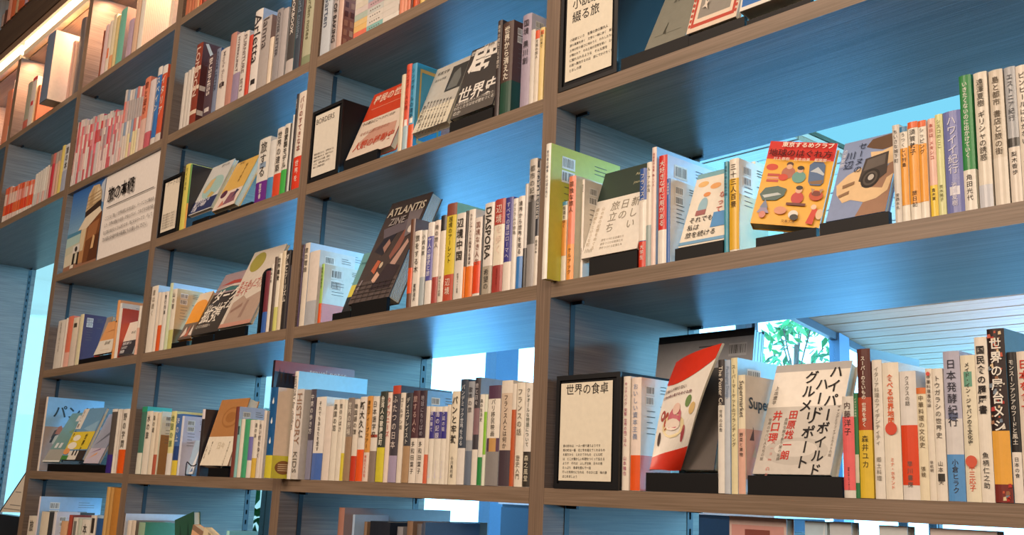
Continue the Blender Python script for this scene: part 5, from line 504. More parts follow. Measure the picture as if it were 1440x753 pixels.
('s','guidebook',-3.3441,0.004,1.0871,0.0227,0.0964,0.1397,'E4A8A0',{'sg':[('E4A890',0.8192,1.0,0),('E0502C',0.1433,0.484,0)],'bd':('E4D0C8',0.1433,0)},'thin guidebook in plastic wrap,ninth from the left,far-left bay long shelf','books,far-left bay long shelf'),
('s','guidebook',-3.3194,0.004,1.0871,0.0282,0.0949,0.1376,'E4C8BC',{'sg':[('E0886C',0.8204,1.0,0),('D8442A',0.139,0.4836,0)],'bd':('E4DCD4',0.139,0)},'thin guidebook in plastic wrap,tenth from the left,far-left bay long shelf','books,far-left bay long shelf'),
('s','guidebook',-3.2894,0.004,1.0871,0.0279,0.0909,0.1318,'E08878',{'sg':[('DC6038',0.8436,1.0,0),('E06A3C',0.138,0.4984,0)],'bd':('E4DCD4',0.138,0)},'thin guidebook in plastic wrap,eleventh from the left,far-left bay long shelf','books,far-left bay long shelf'),
('s','guidebook',-3.2596,0.004,1.0871,0.0221,0.0914,0.1324,'E4C8BC',{'sg':[('E4907C',0.8269,1.0,0),('E0502C',0.1279,0.4874,0)],'bd':('E4D0C8',0.1279,0)},'thin guidebook in plastic wrap,twelfth from the left,far-left bay long shelf','books,far-left bay long shelf'),
('s','guidebook',-3.2356,0.004,1.0871,0.0274,0.09,0.1272,'E08878',{'sg':[('E07050',0.8489,1.0,0),('E0502C',0.1263,0.5017,0)],'bd':('E4D0C8',0.1263,0)},'thin guidebook in plastic wrap,thirteenth from the left,far-left bay long shelf','books,far-left bay long shelf'),
('s','guidebook',-3.2064,0.004,1.0871,0.0285,0.101,0.1464,'E0DCD4',{'bd':('C8C4C0',0.3788,0)},'thin guidebook in plastic wrap,fourteenth from the left,far-left bay long shelf','books,far-left bay long shelf'),
('s','guidebook',-3.1756,0.004,1.0871,0.0229,0.1022,0.1481,'D4D0C8',{'bd':('C8C4C0',0.3626,0)},'thin guidebook in plastic wrap,fifteenth from the left,far-left bay long shelf','books,far-left bay long shelf'),
('s','guidebook',-3.1505,0.004,1.0871,0.028,0.1032,0.1495,'D4D0C8',{'bd':('D8B0A8',0.3523,0)},'thin guidebook in plastic wrap,sixteenth from the left,far-left bay long shelf','books,far-left bay long shelf'),
('s','guidebook',-3.1203,0.004,1.0871,0.0277,0.1043,0.1512,'D4D0C8',{'bd':('C8C4C0',0.337,0)},'thin guidebook in plastic wrap,seventeenth from the left,far-left bay long shelf','books,far-left bay long shelf'),
('s','guidebook',-3.0904,0.004,1.0871,0.0274,0.1055,0.1529,'E0DCD4',{'bd':('D8B0A8',0.3241,0)},'thin guidebook in plastic wrap,eighteenth from the left,far-left bay long shelf','books,far-left bay long shelf'),
('s','guidebook',-3.0609,0.004,1.0871,0.0272,0.1067,0.1546,'DCD4C8',{'bd':('C8C4C0',0.3097,0)},'thin guidebook in plastic wrap,nineteenth from the left,far-left bay long shelf','books,far-left bay long shelf'),
('s','book',-3.0333,0.004,1.0871,0.0257,0.1346,0.1951,'7A706C',{'bd':('C8A8A0',0.726,0)},'dark grey-brown spine,far-left bay long shelf','books,far-left bay long shelf'),
('s','book',-3.0059,0.004,1.0871,0.0338,0.1337,0.1937,'C8746C',{'bd':('C83C4A',0.7646,0)},'red spine with crimson lower half,far-left bay long shelf','books,far-left bay long shelf'),
('s','book',-2.9696,0.004,1.0871,0.0309,0.1324,0.1919,'B0A49C',{'bd':('D8A8A0',0.732,0)},'grey spine with pink lower half,far-left bay long shelf','books,far-left bay long shelf'),
('s','book',-2.9362,0.004,1.0871,0.0305,0.1315,0.1905,'A89C94',{'bd':('D8B494',0.7634,0)},'grey-brown spine,far-left bay long shelf','books,far-left bay long shelf'),
('s','book',-2.9024,0.004,1.0871,0.0342,0.1409,0.2042,'E0CC74',{},'soft yellow spine,far-left bay long shelf','books,far-left bay long shelf'),
('s','book',-2.8649,0.004,1.0871,0.068,0.1371,0.1987,'D0D4D8',{'bd':('A8B0C4',0.4452,0),'tx':[('旅の本','3A342E',0.05,0.5348,0,0,0.6)]},'wide white and grey-blue spine beside the upright,far-left bay long shelf','books,far-left bay long shelf'),
('s','book',-3.507,0.004,1.5005,0.057,0.157,0.2275,'A8A898',{'bd':('C86A5C',0.1887,0)},'grey-green spine with pink foot,far-left bay,warm-lit shelf','books,far-left bay,warm-lit shelf'),
('s','book',-3.4431,0.004,1.5005,0.0626,0.08,0.2338,'E8DCD4',{'sd':'E4DEB4','sg':[('D84A50',0.9285,1.0,0),('D84A50',0.4195,0.5064,1)]},'white spine with red marks and cream cover,far-left bay,warm-lit shelf','books,far-left bay,warm-lit shelf'),
('s','book',-3.3801,0.01,1.5005,0.0329,0.1257,0.1821,'D8784C',{},'thin orange spine,far-left bay,warm-lit shelf','books,far-left bay,warm-lit shelf'),
('s','book',-3.1152,-0.05,1.5125,0.0966,0.2,0.3079,'6F7E94',{'sd':'F0E6D4'},'huge slate-grey spined volume with cream cover,far-left bay,warm-lit shelf','books,far-left bay,warm-lit shelf'),
('s','book',-2.9535,0.004,1.5005,0.033,0.1783,0.2584,'D8A898',{},'pink spine right of the huge volume,far-left bay,warm-lit shelf','books,far-left bay,warm-lit shelf'),
('s','book',-2.9173,0.004,1.5005,0.0334,0.1662,0.2409,'E0B49C',{},'peach spine right of the huge volume,far-left bay,warm-lit shelf','books,far-left bay,warm-lit shelf'),
('s','book',-2.8798,0.004,1.5005,0.0481,0.08,0.3369,'6A6466',{'sd':'8A8280'},'tall grey spine by the upright,far-left bay,warm-lit shelf','books,far-left bay,warm-lit shelf'),
('s','book',-3.8244,0.004,1.5005,0.0756,0.1874,0.2716,'E09070',{},'salmon spine,beyond the far-left upright','books,beyond the far-left upright'),
('s','book',-3.7382,0.004,1.5005,0.0313,0.2,0.3092,'E8D8D0',{'sg':[('E0806C',0.2539,0.6891,0)]},'white and salmon spine beside the far-left upright,beyond the far-left upright','books,beyond the far-left upright'),
('s','book',-4.0471,-0.02,2.1674,0.039,0.09,0.0676,'A89088',{},'mauve spine,cabinet above the light strip','books,cabinet above the light strip'),
('s','book',-4.0058,-0.02,2.1674,0.0363,0.09,0.077,'5A3C34',{},'thin dark spine,cabinet above the light strip','books,cabinet above the light strip'),
('s','book',-3.956,-0.02,2.1674,0.0558,0.105,0.1522,'D89884',{},'pink spine,cabinet above the light strip','books,cabinet above the light strip'),
('s','book',-3.8957,-0.02,2.1674,0.0668,0.1221,0.1769,'D06A44',{},'orange spine left of the tan one,cabinet above the light strip','books,cabinet above the light strip'),
('s','book',-3.8235,-0.02,2.1674,0.0377,0.1095,0.1587,'C0A07C',{},'tan spine,cabinet above the light strip','books,cabinet above the light strip'),
('s','book',-3.7804,-0.02,2.1674,0.095,0.1067,0.1546,'CC6440',{},'wide rust orange spine,cabinet above the light strip','books,cabinet above the light strip'),
('s','book',-3.6802,-0.02,2.1674,0.0465,0.09,0.1297,'B8A0B0',{},'lilac spine,cabinet above the light strip','books,cabinet above the light strip'),
('s','book',-3.6296,-0.02,2.1674,0.0468,0.09,0.1188,'D88870',{},'coral spine,cabinet above the light strip','books,cabinet above the light strip'),
('s','book',-3.5788,-0.02,2.1674,0.0461,0.09,0.1004,'C8988C',{},'dusty rose spine,cabinet above the light strip','books,cabinet above the light strip'),
('s','book',-2.7075,0.004,-0.3696,0.0841,0.1449,0.21,'E4DCCC',{'tx':[('旅','3A342E',0.05,0.66,0,0,0.5)]},'off-white book at the left upright,narrow left bay bottom shelf','books,narrow left bay bottom shelf'),
('s','book',-2.623,0.004,-0.3696,0.0158,0.22,0.2808,'E0D8E0',{'sd':'A8C8E8','br':'v'},'tall white book with blue-lit barcoded cover,narrow left bay bottom shelf','books,narrow left bay bottom shelf'),  # blue daylight is part of this cover's base colour
('s','book',-2.5792,0.004,-0.3696,0.0787,0.1591,0.2305,'E4DAC4',{'sd':'4A4238'},'cream spine with dark cover,narrow left bay bottom shelf','books,narrow left bay bottom shelf'),
('s','book',-2.4534,0.004,-0.3696,0.0278,0.08,0.2339,'DDDCE0',{'sd':'D8D4DC','br':'h'},'pale spine with white label,narrow left bay bottom shelf','books,narrow left bay bottom shelf'),
('s','book',-2.3733,0.004,-0.3696,0.06,0.1425,0.2064,'E0B48C',{},'peach spine,narrow left bay bottom shelf','books,narrow left bay bottom shelf'),
('s','book',-2.3073,0.004,-0.3696,0.0326,0.08,0.2291,'B0503C',{'sd':'8A4038'},'brick red spine,narrow left bay bottom shelf','books,narrow left bay bottom shelf'),
('s','book',-2.2653,0.004,-0.3696,0.0448,0.1537,0.2228,'E0DCD0',{'sg':[('7A7A74',0.7448,0.9502,1)]},'white spine with grey panel,narrow left bay bottom shelf','books,narrow left bay bottom shelf'),
('s','book',-2.2158,0.004,-0.3696,0.0283,0.152,0.2204,'C8D0C0',{},'pale sage spine,narrow left bay bottom shelf','books,narrow left bay bottom shelf'),
('s','book',-2.1839,0.004,-0.3696,0.0689,0.1521,0.2204,'E8E4D8',{'tx':[('本の町','3A342E',0.05,0.66,0,0,0.5)]},'wide white spine,narrow left bay bottom shelf','books,narrow left bay bottom shelf'),
('s','book',-2.1113,0.004,-0.3696,0.045,0.1629,0.236,'E6DED0',{'sg':[('3A3430',0.7666,0.964,1)]},'cream spine with dark stripe,narrow left bay bottom shelf','books,narrow left bay bottom shelf'),
('s','book',-2.0596,0.004,-0.3696,0.0515,0.1651,0.2393,'2E5A94',{'sg':[('A8C8E4',0.9603,1.0,0)]},'blue spine with pale top,narrow left bay bottom shelf','books,narrow left bay bottom shelf'),
('s','book',-2.0077,0.004,-0.3696,0.0272,0.2,0.3278,'D0A868',{},'tall kraft box file,left of three,narrow left bay bottom shelf','books,narrow left bay bottom shelf'),
('s','book',-1.977,0.004,-0.3696,0.0257,0.2,0.3264,'C89A58',{},'tall kraft box file,middle of three,narrow left bay bottom shelf','books,narrow left bay bottom shelf'),
('s','book',-1.948,0.004,-0.3696,0.0587,0.2,0.3255,'C4863C',{},'tall amber box file,right of three,narrow left bay bottom shelf','books,narrow left bay bottom shelf'),
('s','book',-1.8344,0.004,-0.3696,0.0031,0.22,0.2524,'D8D4D8',{'sd':'D0D8E4','ph':1},'large white framed photo book,left-centre bay bottom shelf','books,left-centre bay bottom shelf'),
('s','book',-1.8149,0.004,-0.3696,0.029,0.1612,0.2336,'E6DACA',{},'cream spine,left-centre bay bottom shelf','books,left-centre bay bottom shelf'),
('s','book',-1.7833,0.004,-0.3696,0.0285,0.1622,0.235,'DCCDBA',{'sd':'8A7A6C'},'beige spine,left-centre bay bottom shelf','books,left-centre bay bottom shelf'),
('s','book',-1.7327,0.004,-0.3696,0.0454,0.1007,0.2318,'9AB89C',{'sd':'4A8A64'},'green translucent sleeve,left-centre bay bottom shelf','books,left-centre bay bottom shelf'),
('s','book',-1.2316,0.03,-0.3696,0.0157,0.0844,0.2328,'A8D8C8',{'sd':'8CD0D8'},'pale aqua book on the bottom shelf,left-centre bay bottom shelf','books,left-centre bay bottom shelf'),
('f',[-1.5628,0.06,-0.3201],0.12,0.2,0.02,0.0,0.0,-0.2443,'2E5A48',[('r','2E5A48',0,0,1,1),('p','1E3A30',[(0.2,0.5),(0.3,0.9),(0.4,0.5)]),('p','1E3A30',[(0.6,0.5),(0.7,0.9),(0.8,0.5)])],0,'dark green cover tilted on the bottom shelf,left-centre bay bottom shelf','books,left-centre bay bottom shelf'),
('f',[-1.4638,0.025,-0.3233],0.12,0.2,0.02,0.0,0.0,0.2443,'E8B890',[('r','E8B890',0,0,1,1),('r','9A7A64',0,0.93,1,1)],0,'peach cover tilted on the bottom shelf,left-centre bay bottom shelf','books,left-centre bay bottom shelf'),
('f',[-1.3357,-0.01,-0.3205],0.13,0.2,0.02,0.0,0.0,0.3142,'E8D8B4',[('r','E8D8B4',0,0,1,1),('t','5A5040','旅の本',0.2,0.9,0.1,'h',0)],0,'cream cover tilted on the bottom shelf,left-centre bay bottom shelf','books,left-centre bay bottom shelf'),
('s','book',-0.6632,0.004,-0.3696,0.0229,0.3,0.3125,'A87868',{'sd':'9A8480'},'big film-wrapped brown and pink volume,centre bay bottom shelf','books,centre bay bottom shelf'),
('s','book',-0.5987,0.0,-0.3696,0.0083,0.09,0.2997,'A8C0DC',{'sd':'A8C4E4'},'light blue boxed book,centre bay bottom shelf','books,centre bay bottom shelf'),
('s','book',-0.5591,0.004,-0.3696,0.0107,0.1977,0.2865,'8A7058',{},'thin wood-brown spine,centre bay bottom shelf','books,centre bay bottom shelf'),
('s','book',-0.538,0.004,-0.3696,0.0725,0.1994,0.289,'1E2430',{},'black box file,centre bay bottom shelf','books,centre bay bottom shelf'),
('s','book',-0.4392,0.004,-0.3696,0.0197,0.1946,0.282,'8A8A90',{},'narrow grey spine,centre bay bottom shelf','books,centre bay bottom shelf'),
('s','book',-0.406,0.004,-0.3696,0.0193,0.2,0.2949,'8A6E58',{},'brown divider board,centre bay bottom shelf','books,centre bay bottom shelf'),
('s','book',-0.3718,0.004,-0.3696,0.0142,0.141,0.2909,'6A6668',{'sd':'8C94A8','br':'h'},'grey book with barcoded cover,first of the fan,centre bay bottom shelf','books,centre bay bottom shelf'),
('s','book',-0.3533,0.004,-0.3696,0.0093,0.1428,0.2945,'4A5468',{'sd':'5A84B8'},'slate spine,second of the fan,centre bay bottom shelf','books,centre bay bottom shelf'),
('s','book',0.368,0.064,-0.3696,0.0492,0.2,0.3157,'1A1C22',{},'black box file below the right bay shelf,right bay bottom','books,right bay bottom'),
('f',[0.5148,0.02,-0.358],0.035,0.325,0.02,0.0,0.0,0.0,'BFD8E8',[('r','BFD8E8',0,0,1,1),('p','DDE8F0',[(0.1,0.5),(0.9,1),(0.9,0.8)])],0,'light blue cover just showing below the shelf,right bay bottom','books,right bay bottom'),
('f',[0.5543,0.02,-0.358],0.033,0.3258,0.02,0.0,0.0,0.0,'CED6DC',[('r','CED6DC',0,0,1,1)],0,'grey cover just showing below the shelf,right bay bottom','books,right bay bottom'),
('f',[0.6278,0.02,-0.358],0.04,0.3245,0.02,0.0,0.0,0.0,'DDE4E6',[('r','DDE4E6',0,0,1,1)],0,'silver-grey cover just showing below the shelf,right bay bottom','books,right bay bottom'),
('f',[0.6989,0.02,-0.358],0.085,0.3244,0.02,0.0,0.0,0.0,'E2D8D4',[('r','E2D8D4',0,0,1,1)],0,'wide warm grey cover just showing below the shelf,right bay bottom','books,right bay bottom'),
('f',[0.3775,0.03,-0.3317],0.1,0.3,0.02,0.0,0.0,0.0,'C8A8A0',[('r','E0C8C0',0,0,1,1),('r','D8A098',0.04,0.04,0.96,0.96),('r','8A4A40',0.28,0.7,0.72,0.94),('p','D89A8C',[(0.05,0.05),(0.3,0.66),(0.7,0.66),(0.95,0.05)])],0,'pinkish photo cover below the right bay shelf,right bay bottom','books,right bay bottom')]

RM_O=(0.0529,0.2050,0.0120);RM_R=-0.160;RM_Y=0;RM_W=0.2216;RM_H=0.2855
PS_O=(-3.4180,0.2000,-0.0017);PS_P=[(0, 0), (-0.0102, -0.1722), (-0.29, -0.1802)];PS_L=[(-0.1122, -0.0369, -0.0906), (-0.1651, -0.0234, -0.1466), (-0.2464, -0.0263, -0.1647)]

keys = set()
for d in DATA:
    if d[0] == 's':
        for t in d[9].get('tx', []):
            keys.update(glyph_keys(t[0], t[5], t[4]))
        if 'stxt' in d[9]: keys.update(glyph_keys(d[9]['stxt'], 1, ascii_(d[9]['stxt'])))
    arts = d[9] if d[0] == 'f' else d[6] if d[0] == 'sign' else []
    for a in arts:
        if a[0] == 't': keys.update(glyph_keys(a[2], a[7], ascii_(a[2]) and a[6] == 'h'))
EXTRA_H = [('日本人が知らない', 1), ('世界の郷土菓子をめぐる旅', 1), ('旅の本棚', 1), ('ここには「旅」と世界を感じる本を並べ、テーマごとに集めま', 0), ('した。世界の歴史や自然、文化とグルメ、さまざまな街の話', 0), ('など旅の本がたくさんあります。気になるテーマで、そして', 0), ('次の旅の計画や気分転換にもお楽しみください。', 0)]
for t, b in EXTRA_H: keys.update(glyph_keys(t, b, False))
for t in ('HAND SIGN', 'travel notes', 'Aozora'): keys.add((t, 0))
prepare_glyphs(sorted(keys))

# ------------------------------------------------------------------ setting: room behind the open bookcase and room in front
M_floor = wood('floor_oak', '584638', '6A5646', '7C6654', 'x', .5)
M_ceil = mat('D9C7B0', .8, .2); M_wallw = mat('C9C2B8', .85, .2); M_front = mat('54483E', .9, .2)
M_col = mat('5C84A8', .5, .4); M_frame = mat('22303C', .45, .5)  # column blue stands in for the blue light on the wide posts
ZF, ZC = -1.55, 2.3
mb = MB(); mb.box(-9, -6, ZF - .1, 4.2, 18, ZF, M_floor); struct(mb.build('floor'))
mb = MB(); mb.box(-14, -2, ZF - .3, -9.001, 18, ZF - .1, mat('8A9478', .9)); struct(mb.build('ground'))
# rear ceiling of timber planks with a skylight opening
SKX = -2.28
def wall_x(y): return -5.35 if y < 8 else -5.35 - (y - 8) * .2826
ceil_root = MB(); ceil_root.box(-5.35, .9, ZC + .05, SKX, 8, ZC + .12, M_ceil); ceil_root.prism([(-5.35, 8.001), (SKX, 8.001), (SKX, 18), (wall_x(18), 18)], ZC + .05, ZC + .12, M_ceil); ceil_root.box(1.6, .9, ZC + .05, 4.2, 18, ZC + .12, M_ceil)
ceil_root.box(SKX, 5.7, ZC + .05, 1.6, 18, ZC + .12, M_ceil); ceil_root.box(SKX, .9, ZC + .05, 1.6, 2.4, ZC + .12, M_ceil)
ceil = struct(ceil_root.build('ceiling'))
PLK = wood('ceiling_plank', 'A08A70', 'AE967A', 'BCA488', 'x', .6)
k = 0
for i in range(60):                        # planks run along x, joints recessed
    y0 = 5.75 + i * .2
    if y0 > 17.6: break
    mb = MB(); mb.box(wall_x(y0 + .2), y0, ZC + .015 + .006 * (i % 3 == 0), 3.6, y0 + .19, ZC + .05, PLK); mb.build('ceiling_plank', ceil)
for i in range(24):
    y0 = .95 + i * .2
    mb = MB(); mb.box(wall_x(y0), y0, ZC + .015 + .006 * (i % 3 == 1), SKX - .01, y0 + .19, ZC + .05, PLK); mb.build('ceiling_plank', ceil)
mb = MB(); mb.box(-.72, 2.4, ZC + .02, -.64, 5.7, ZC + .1, mat('E8EEF2', .4)); struct(mb.build('trim_1'))
def skylight():
    r = empty('window_4', (0, 0, 0)); r['kind'] = 'structure'
    m = bpy.data.materials.new('sky_toning_glass'); m.use_nodes = True; nt = m.node_tree; nt.nodes.clear()
    o = nt.nodes.new('ShaderNodeOutputMaterial'); tr = nt.nodes.new('ShaderNodeBsdfTransparent'); tr.inputs[0].default_value = (.345, .394, .374, 1); nt.links.new(tr.outputs[0], o.inputs[0])  # tint added to tone the overbright sky down to cyan
    for xa, xb in ((SKX, -.72), (-.64, 1.6)):
        mb = MB(); mb.box(xa + .001, 2.401, ZC + .08, xb - .001, 5.699, ZC + .09, m); mb.build('pane', r)
skylight()
# window wall along the left of the rear room, then a slanting stretch
def window_wall(name, A, B, posts, z0, z1, colw, tint=0):
    A = Vector(A); B = Vector(B); L = (B - A).length; ang = math.atan2(B.y - A.y, B.x - A.x)
    r = empty(name, (A.x, A.y, 0), (0, 0, ang)); r['kind'] = 'structure'
    mb = MB(); mb.box(0, -.04, z0, L, .04, z0 + .1, M_frame); mb.build('sill_rail', r)
    mb = MB(); mb.box(0, -.04, z1 - .1, L, .04, z1, M_frame); mb.build('head_rail', r)
    for p, w in posts:
        mb = MB(); mb.box(p - w / 2, -.07, z0, p + w / 2, .07, z1, M_col if w > .15 else M_frame); mb.build('mullion', r)
    gm = bpy.data.materials.get('clear_glass')
    if not gm:
        gm = bpy.data.materials.new('clear_glass'); gm.use_nodes = True; nt = gm.node_tree; nt.nodes.clear()
        o = nt.nodes.new('ShaderNodeOutputMaterial'); mx = nt.nodes.new('ShaderNodeMixShader'); tr = nt.nodes.new('ShaderNodeBsdfTransparent'); gl = nt.nodes.new('ShaderNodeBsdfGlossy')
        gl.inputs['Roughness'].default_value = .02; mx.inputs[0].default_value = .06; tr.inputs[0].default_value = (.96, .98, 1, 1)
        nt.links.new(tr.outputs[0], mx.inputs[1]); nt.links.new(gl.outputs[0], mx.inputs[2]); nt.links.new(mx.outputs[0], o.inputs[0])
    ps = sorted(posts)
    for (a, wa), (b, wb) in zip(ps, ps[1:]):
        mb = MB(); mb.box(a + wa / 2, -.006, z0 + .1, b - wb / 2, .006, z1 - .1, gm); o = mb.build('pane', r)
        if tint and a < 1:
            g2 = gm.copy(); g2.name = 'sky_dimming_glass'; o.data.materials[0] = g2
            for nd in g2.node_tree.nodes:
                if nd.type == 'BSDF_TRANSPARENT': nd.inputs[0].default_value = (.47, .44, .385, 1)  # pane darkened so the white sky behind reads as pale cyan
window_wall('window_1', (-5.35, .56, 0), (-5.35, 8.0, 0), [(0.04, .08), (1.9, .08), (3.98, .25), (5.7, .08), (7.4, .1)], ZF + .05, ZC, .1, 1)
window_wall('window_2', (-5.36, 8.06, 0), (-7.95, 17.2, 0), [(.06, .1), (3.56, 0.49), (7.0, .08), (9.3, .1)], ZF + .05, ZC, .1)
window_wall('window_3', (-7.95, 17.2, 0), (4.0, 17.2, 0), [(.05, .1), (2, .1), (4, .1), (6, .1), (8, .1), (10, .1), (11.9, .1)], ZF + .9, ZC, .1)
mb = MB(); mb.box(-7.95, 17.15, ZF, 4, 17.25, ZF + .9, M_wallw); struct(mb.build('wall_rear'))
window_wall('window_5', (3.65, .95, 0), (3.65, 17.1, 0), [(.05, .1), (2.3, .08), (4.6, .08), (6.9, .08), (9.2, .08), (11.5, .08), (13.8, .08), (16.1, .1)], ZF + .05, ZC, .1)
# front room shell
mb = MB(); mb.box(-9, -6.1, ZF, 4.2, -6, 3.3, M_front); struct(mb.build('wall_front'))
mb = MB(); mb.box(-9.1, -6, ZF, -9, .5, 3.3, M_front); struct(mb.build('wall_left'))
mb = MB(); mb.box(4.1, -6, ZF, 4.2, .95, 3.3, M_front); struct(mb.build('wall_right'))
mb = MB(); mb.box(-9, -6, 3.2, 4.2, .95, 3.3, mat('B8A898', .9, .2)); struct(mb.build('ceiling_front'))
mb = MB(); mb.box(-8.99, .36, 2.52, 4.09, .5, 3.19, M_front); struct(mb.build('wall_above'))
mb = MB(); mb.box(-8.99, .36, ZF + .001, -5.42, .5, 2.519, M_front); struct(mb.build('wall_beside'))
mb = MB(); mb.box(-9, .502, ZC, 4.09, .899, ZC + .12, M_wallw); struct(mb.build('ceiling_edge'))

# ------------------------------------------------------------------ the bookcase
WX = wood('laminate_shelf', '6E5D4A', '7D6A58', '8C7866', 'x', .40, spec=.55)
WZ = wood('laminate_upright', '6A594A', '796656', '887462', 'z', .42, spec=.5)
WU = wood('laminate_panel', '64523F', '776250', '8A7462', 'x', .36, spec=.6, bump=.35)
WP = wood('laminate_side', '5E5044', '716154', '837264', 'y', .42, spec=.5, bump=.12)
M_rail = mat('14181E', .4, .5); M_slot = mat('050608', .9, .1); M_metal = mat('30343A', .4, .5, 0, .6)
DEP = .434
UP = [(-5.41, -5.37), (-4.50, -4.455), (-3.705, -3.66), (-2.795, -2.7475), (-1.8807, -1.8363), (-.9561, -.9168), (-.0381, 0.), (.8786, .9186), (1.80, 1.84)]
SH = {'m': (-.398, -.37), '0': (-.0284, 0), '1': (.3416, .37), '2': (.7107, .739), '3': (1.0578, 1.0867), '4': (1.4743, 1.5001)}
case = empty('bookcase', (0, 0, ZF)); tag(case, 'tall open-backed brown wood grain bookcase filling the whole wall', 'bookcase')
case.location = (0, 0, 0)
for i, (a, b) in enumerate(UP):
    z0 = 1.0867 if i == 2 else ZF + .0005
    z1 = 1.90
    mb = MB(); mb.box(a, 0, z0, b, DEP, z1, WZ)
    mb.ms.append(WP)
    mb.mi = [1 if q in (3, 5) else 0 for q in range(6)]       # broad faces in the panel finish
    up = mb.build('upright', case)
    for sgn, x in ((1, b), (-1, a)):                            # slotted steel standards let into both faces
        if i in (0, 2, 8): continue
        for yy in (.058, .405):
            mb = MB(); x1 = x + sgn * .0012
            mb.box(min(x, x1), yy - (.009 if yy > .2 else .006), max(z0, -.9), max(x, x1), yy + (.009 if yy > .2 else .006), 1.05, M_rail)
            zz = max(z0, -.4)
            if sgn == 1 and yy > .2:
                while zz < 1.03:
                    mb.box(x1, yy - .0025, zz, x1 + .0004, yy + .0025, zz + .014, M_slot); zz += .032
            mb.build('slotted_rail', up)
for j in range(len(UP) - 1):
    xa, xb = UP[j][1], UP[j + 1][0]
    for k, (zb, zt) in SH.items():
        if j < 3 and k in ('m', '0', '1', '2'): continue
        if j in (1,) and k == '3': xb2 = UP[3][0]
        else: xb2 = xb
        if j == 2 and k == '3': continue
        mb = MB(); e = .0005; mb.box(xa + e, .0, zb, xb2 - e, DEP, zt, WX); mb.ms.append(WU)
        mb.mi = [1 if q == 0 else 0 for q in range(6)]
        sh = mb.build('shelf_board', case)
        for xx in (xa + .004, xb2 - .03):                       # cantilever brackets under the board
            for yy in (.055, .405):
                mb = MB(); mb.box(xx, yy - .003, zb - .006, xx + .026, yy + .003, zb - .0002, M_metal); mb.build('bracket', sh)
# upper cabinet: rail with a warm light strip, dark fascia above
M_fas = wood('fascia_dark', '3A2E26', '483A30', '564638', 'x', .5)
mb = MB(); mb.box(-5.41, .03, 1.90, 1.84, DEP, 1.925, WU); mb.build('cabinet_base', case)
mb = MB(); mb.box(-5.41, -.012, 2.02, 1.84, DEP, 2.167, M_fas); mb.build('fascia', case)
mb = MB(); mb.box(-5.41, -.006, 1.985, 1.84, .03, 2.02, wood('valance', '6A5444', '7C6452', '8C7462', 'x')); mb.build('valance', case)
M_led = mat('FFE6B8', .5, .2, 0, 0, 5.0)
for j in range(len(UP) - 1):
    mb = MB(); mb.box(UP[j][1] + .004, .004, 1.934, UP[j + 1][0] - .004, .03, 1.98, M_led); mb.build('light_strip', case)
    mb = MB(); mb.box(UP[j][1] + .004, .004, 1.906, UP[j + 1][0] - .004, .029, 1.9335, mat('F2DEC0', .6)); mb.build('reflector', case)
    area('strip_lamp', ((UP[j][1] + UP[j + 1][0]) / 2, .06, 1.895), ((UP[j][1] + UP[j + 1][0]) / 2, .16, 1.4), .8, .05, 7.5, (1, .50, .26))
for i, (a, b) in enumerate(UP):
    mb = MB(); mb.box(a, .0, 2.1672, b, DEP, 2.5, WZ)
    if i != 2: mb.build('cabinet_upright', case)

# ------------------------------------------------------------------ books
PAGE = mat('E9DFC6', .8, .2)
def profile(w, d, off=0.):
    r = min(.0022, w * .12); n = 5
    pts = [(-off, d)] if False else []
    f = []
    for i in range(n + 1):
        t = i / n; x = w * t; y = r - r * 4 * t * (1 - t)
        f.append((x, y))
    return f
def spine_strip(mb, w, z0, z1, off, mt, inset=0.):
    f = profile(w, 0)
    P = [(inset + (x / w) * (w - 2 * inset), y - off) for x, y in f]
    n = len(mb.v); i = mb.m(mt)
    mb.v += [(x, y, z0) for x, y in P] + [(x, y, z1) for x, y in P]; k = len(P)
    for q in range(k - 1): mb.f.append((n + q, n + q + 1, n + k + q + 1, n + k + q)); mb.mi.append(i)
BKD = mat('26221F', .6)
def barcode(x, y0, z1, s, r):
    """two stacked barcodes printed on the right-hand cover (plane x)"""
    wm = mat('EDEAE2', .45)
    rnd = random.Random(int(y0 * 1e5) + int(z1 * 1e4))
    for q in range(2):
        mb = MB(); zt = z1 - q * s * .9
        mb.face([(x, y0, zt - s * .78), (x, y0 + s * 1.15, zt - s * .78), (x, y0 + s * 1.15, zt), (x, y0, zt)], wm)
        yy = y0 + s * .08
        while yy < y0 + s * 1.02:
            a = rnd.choice([.02, .035, .05]) * s
            mb.face([(x + .0002, yy, zt - s * .66), (x + .0002, yy + a, zt - s * .66), (x + .0002, yy + a, zt - s * .1), (x + .0002, yy, zt - s * .1)], BKD)
            yy += a + rnd.choice([.03, .05, .08]) * s
        mb.build('barcode_label', r)
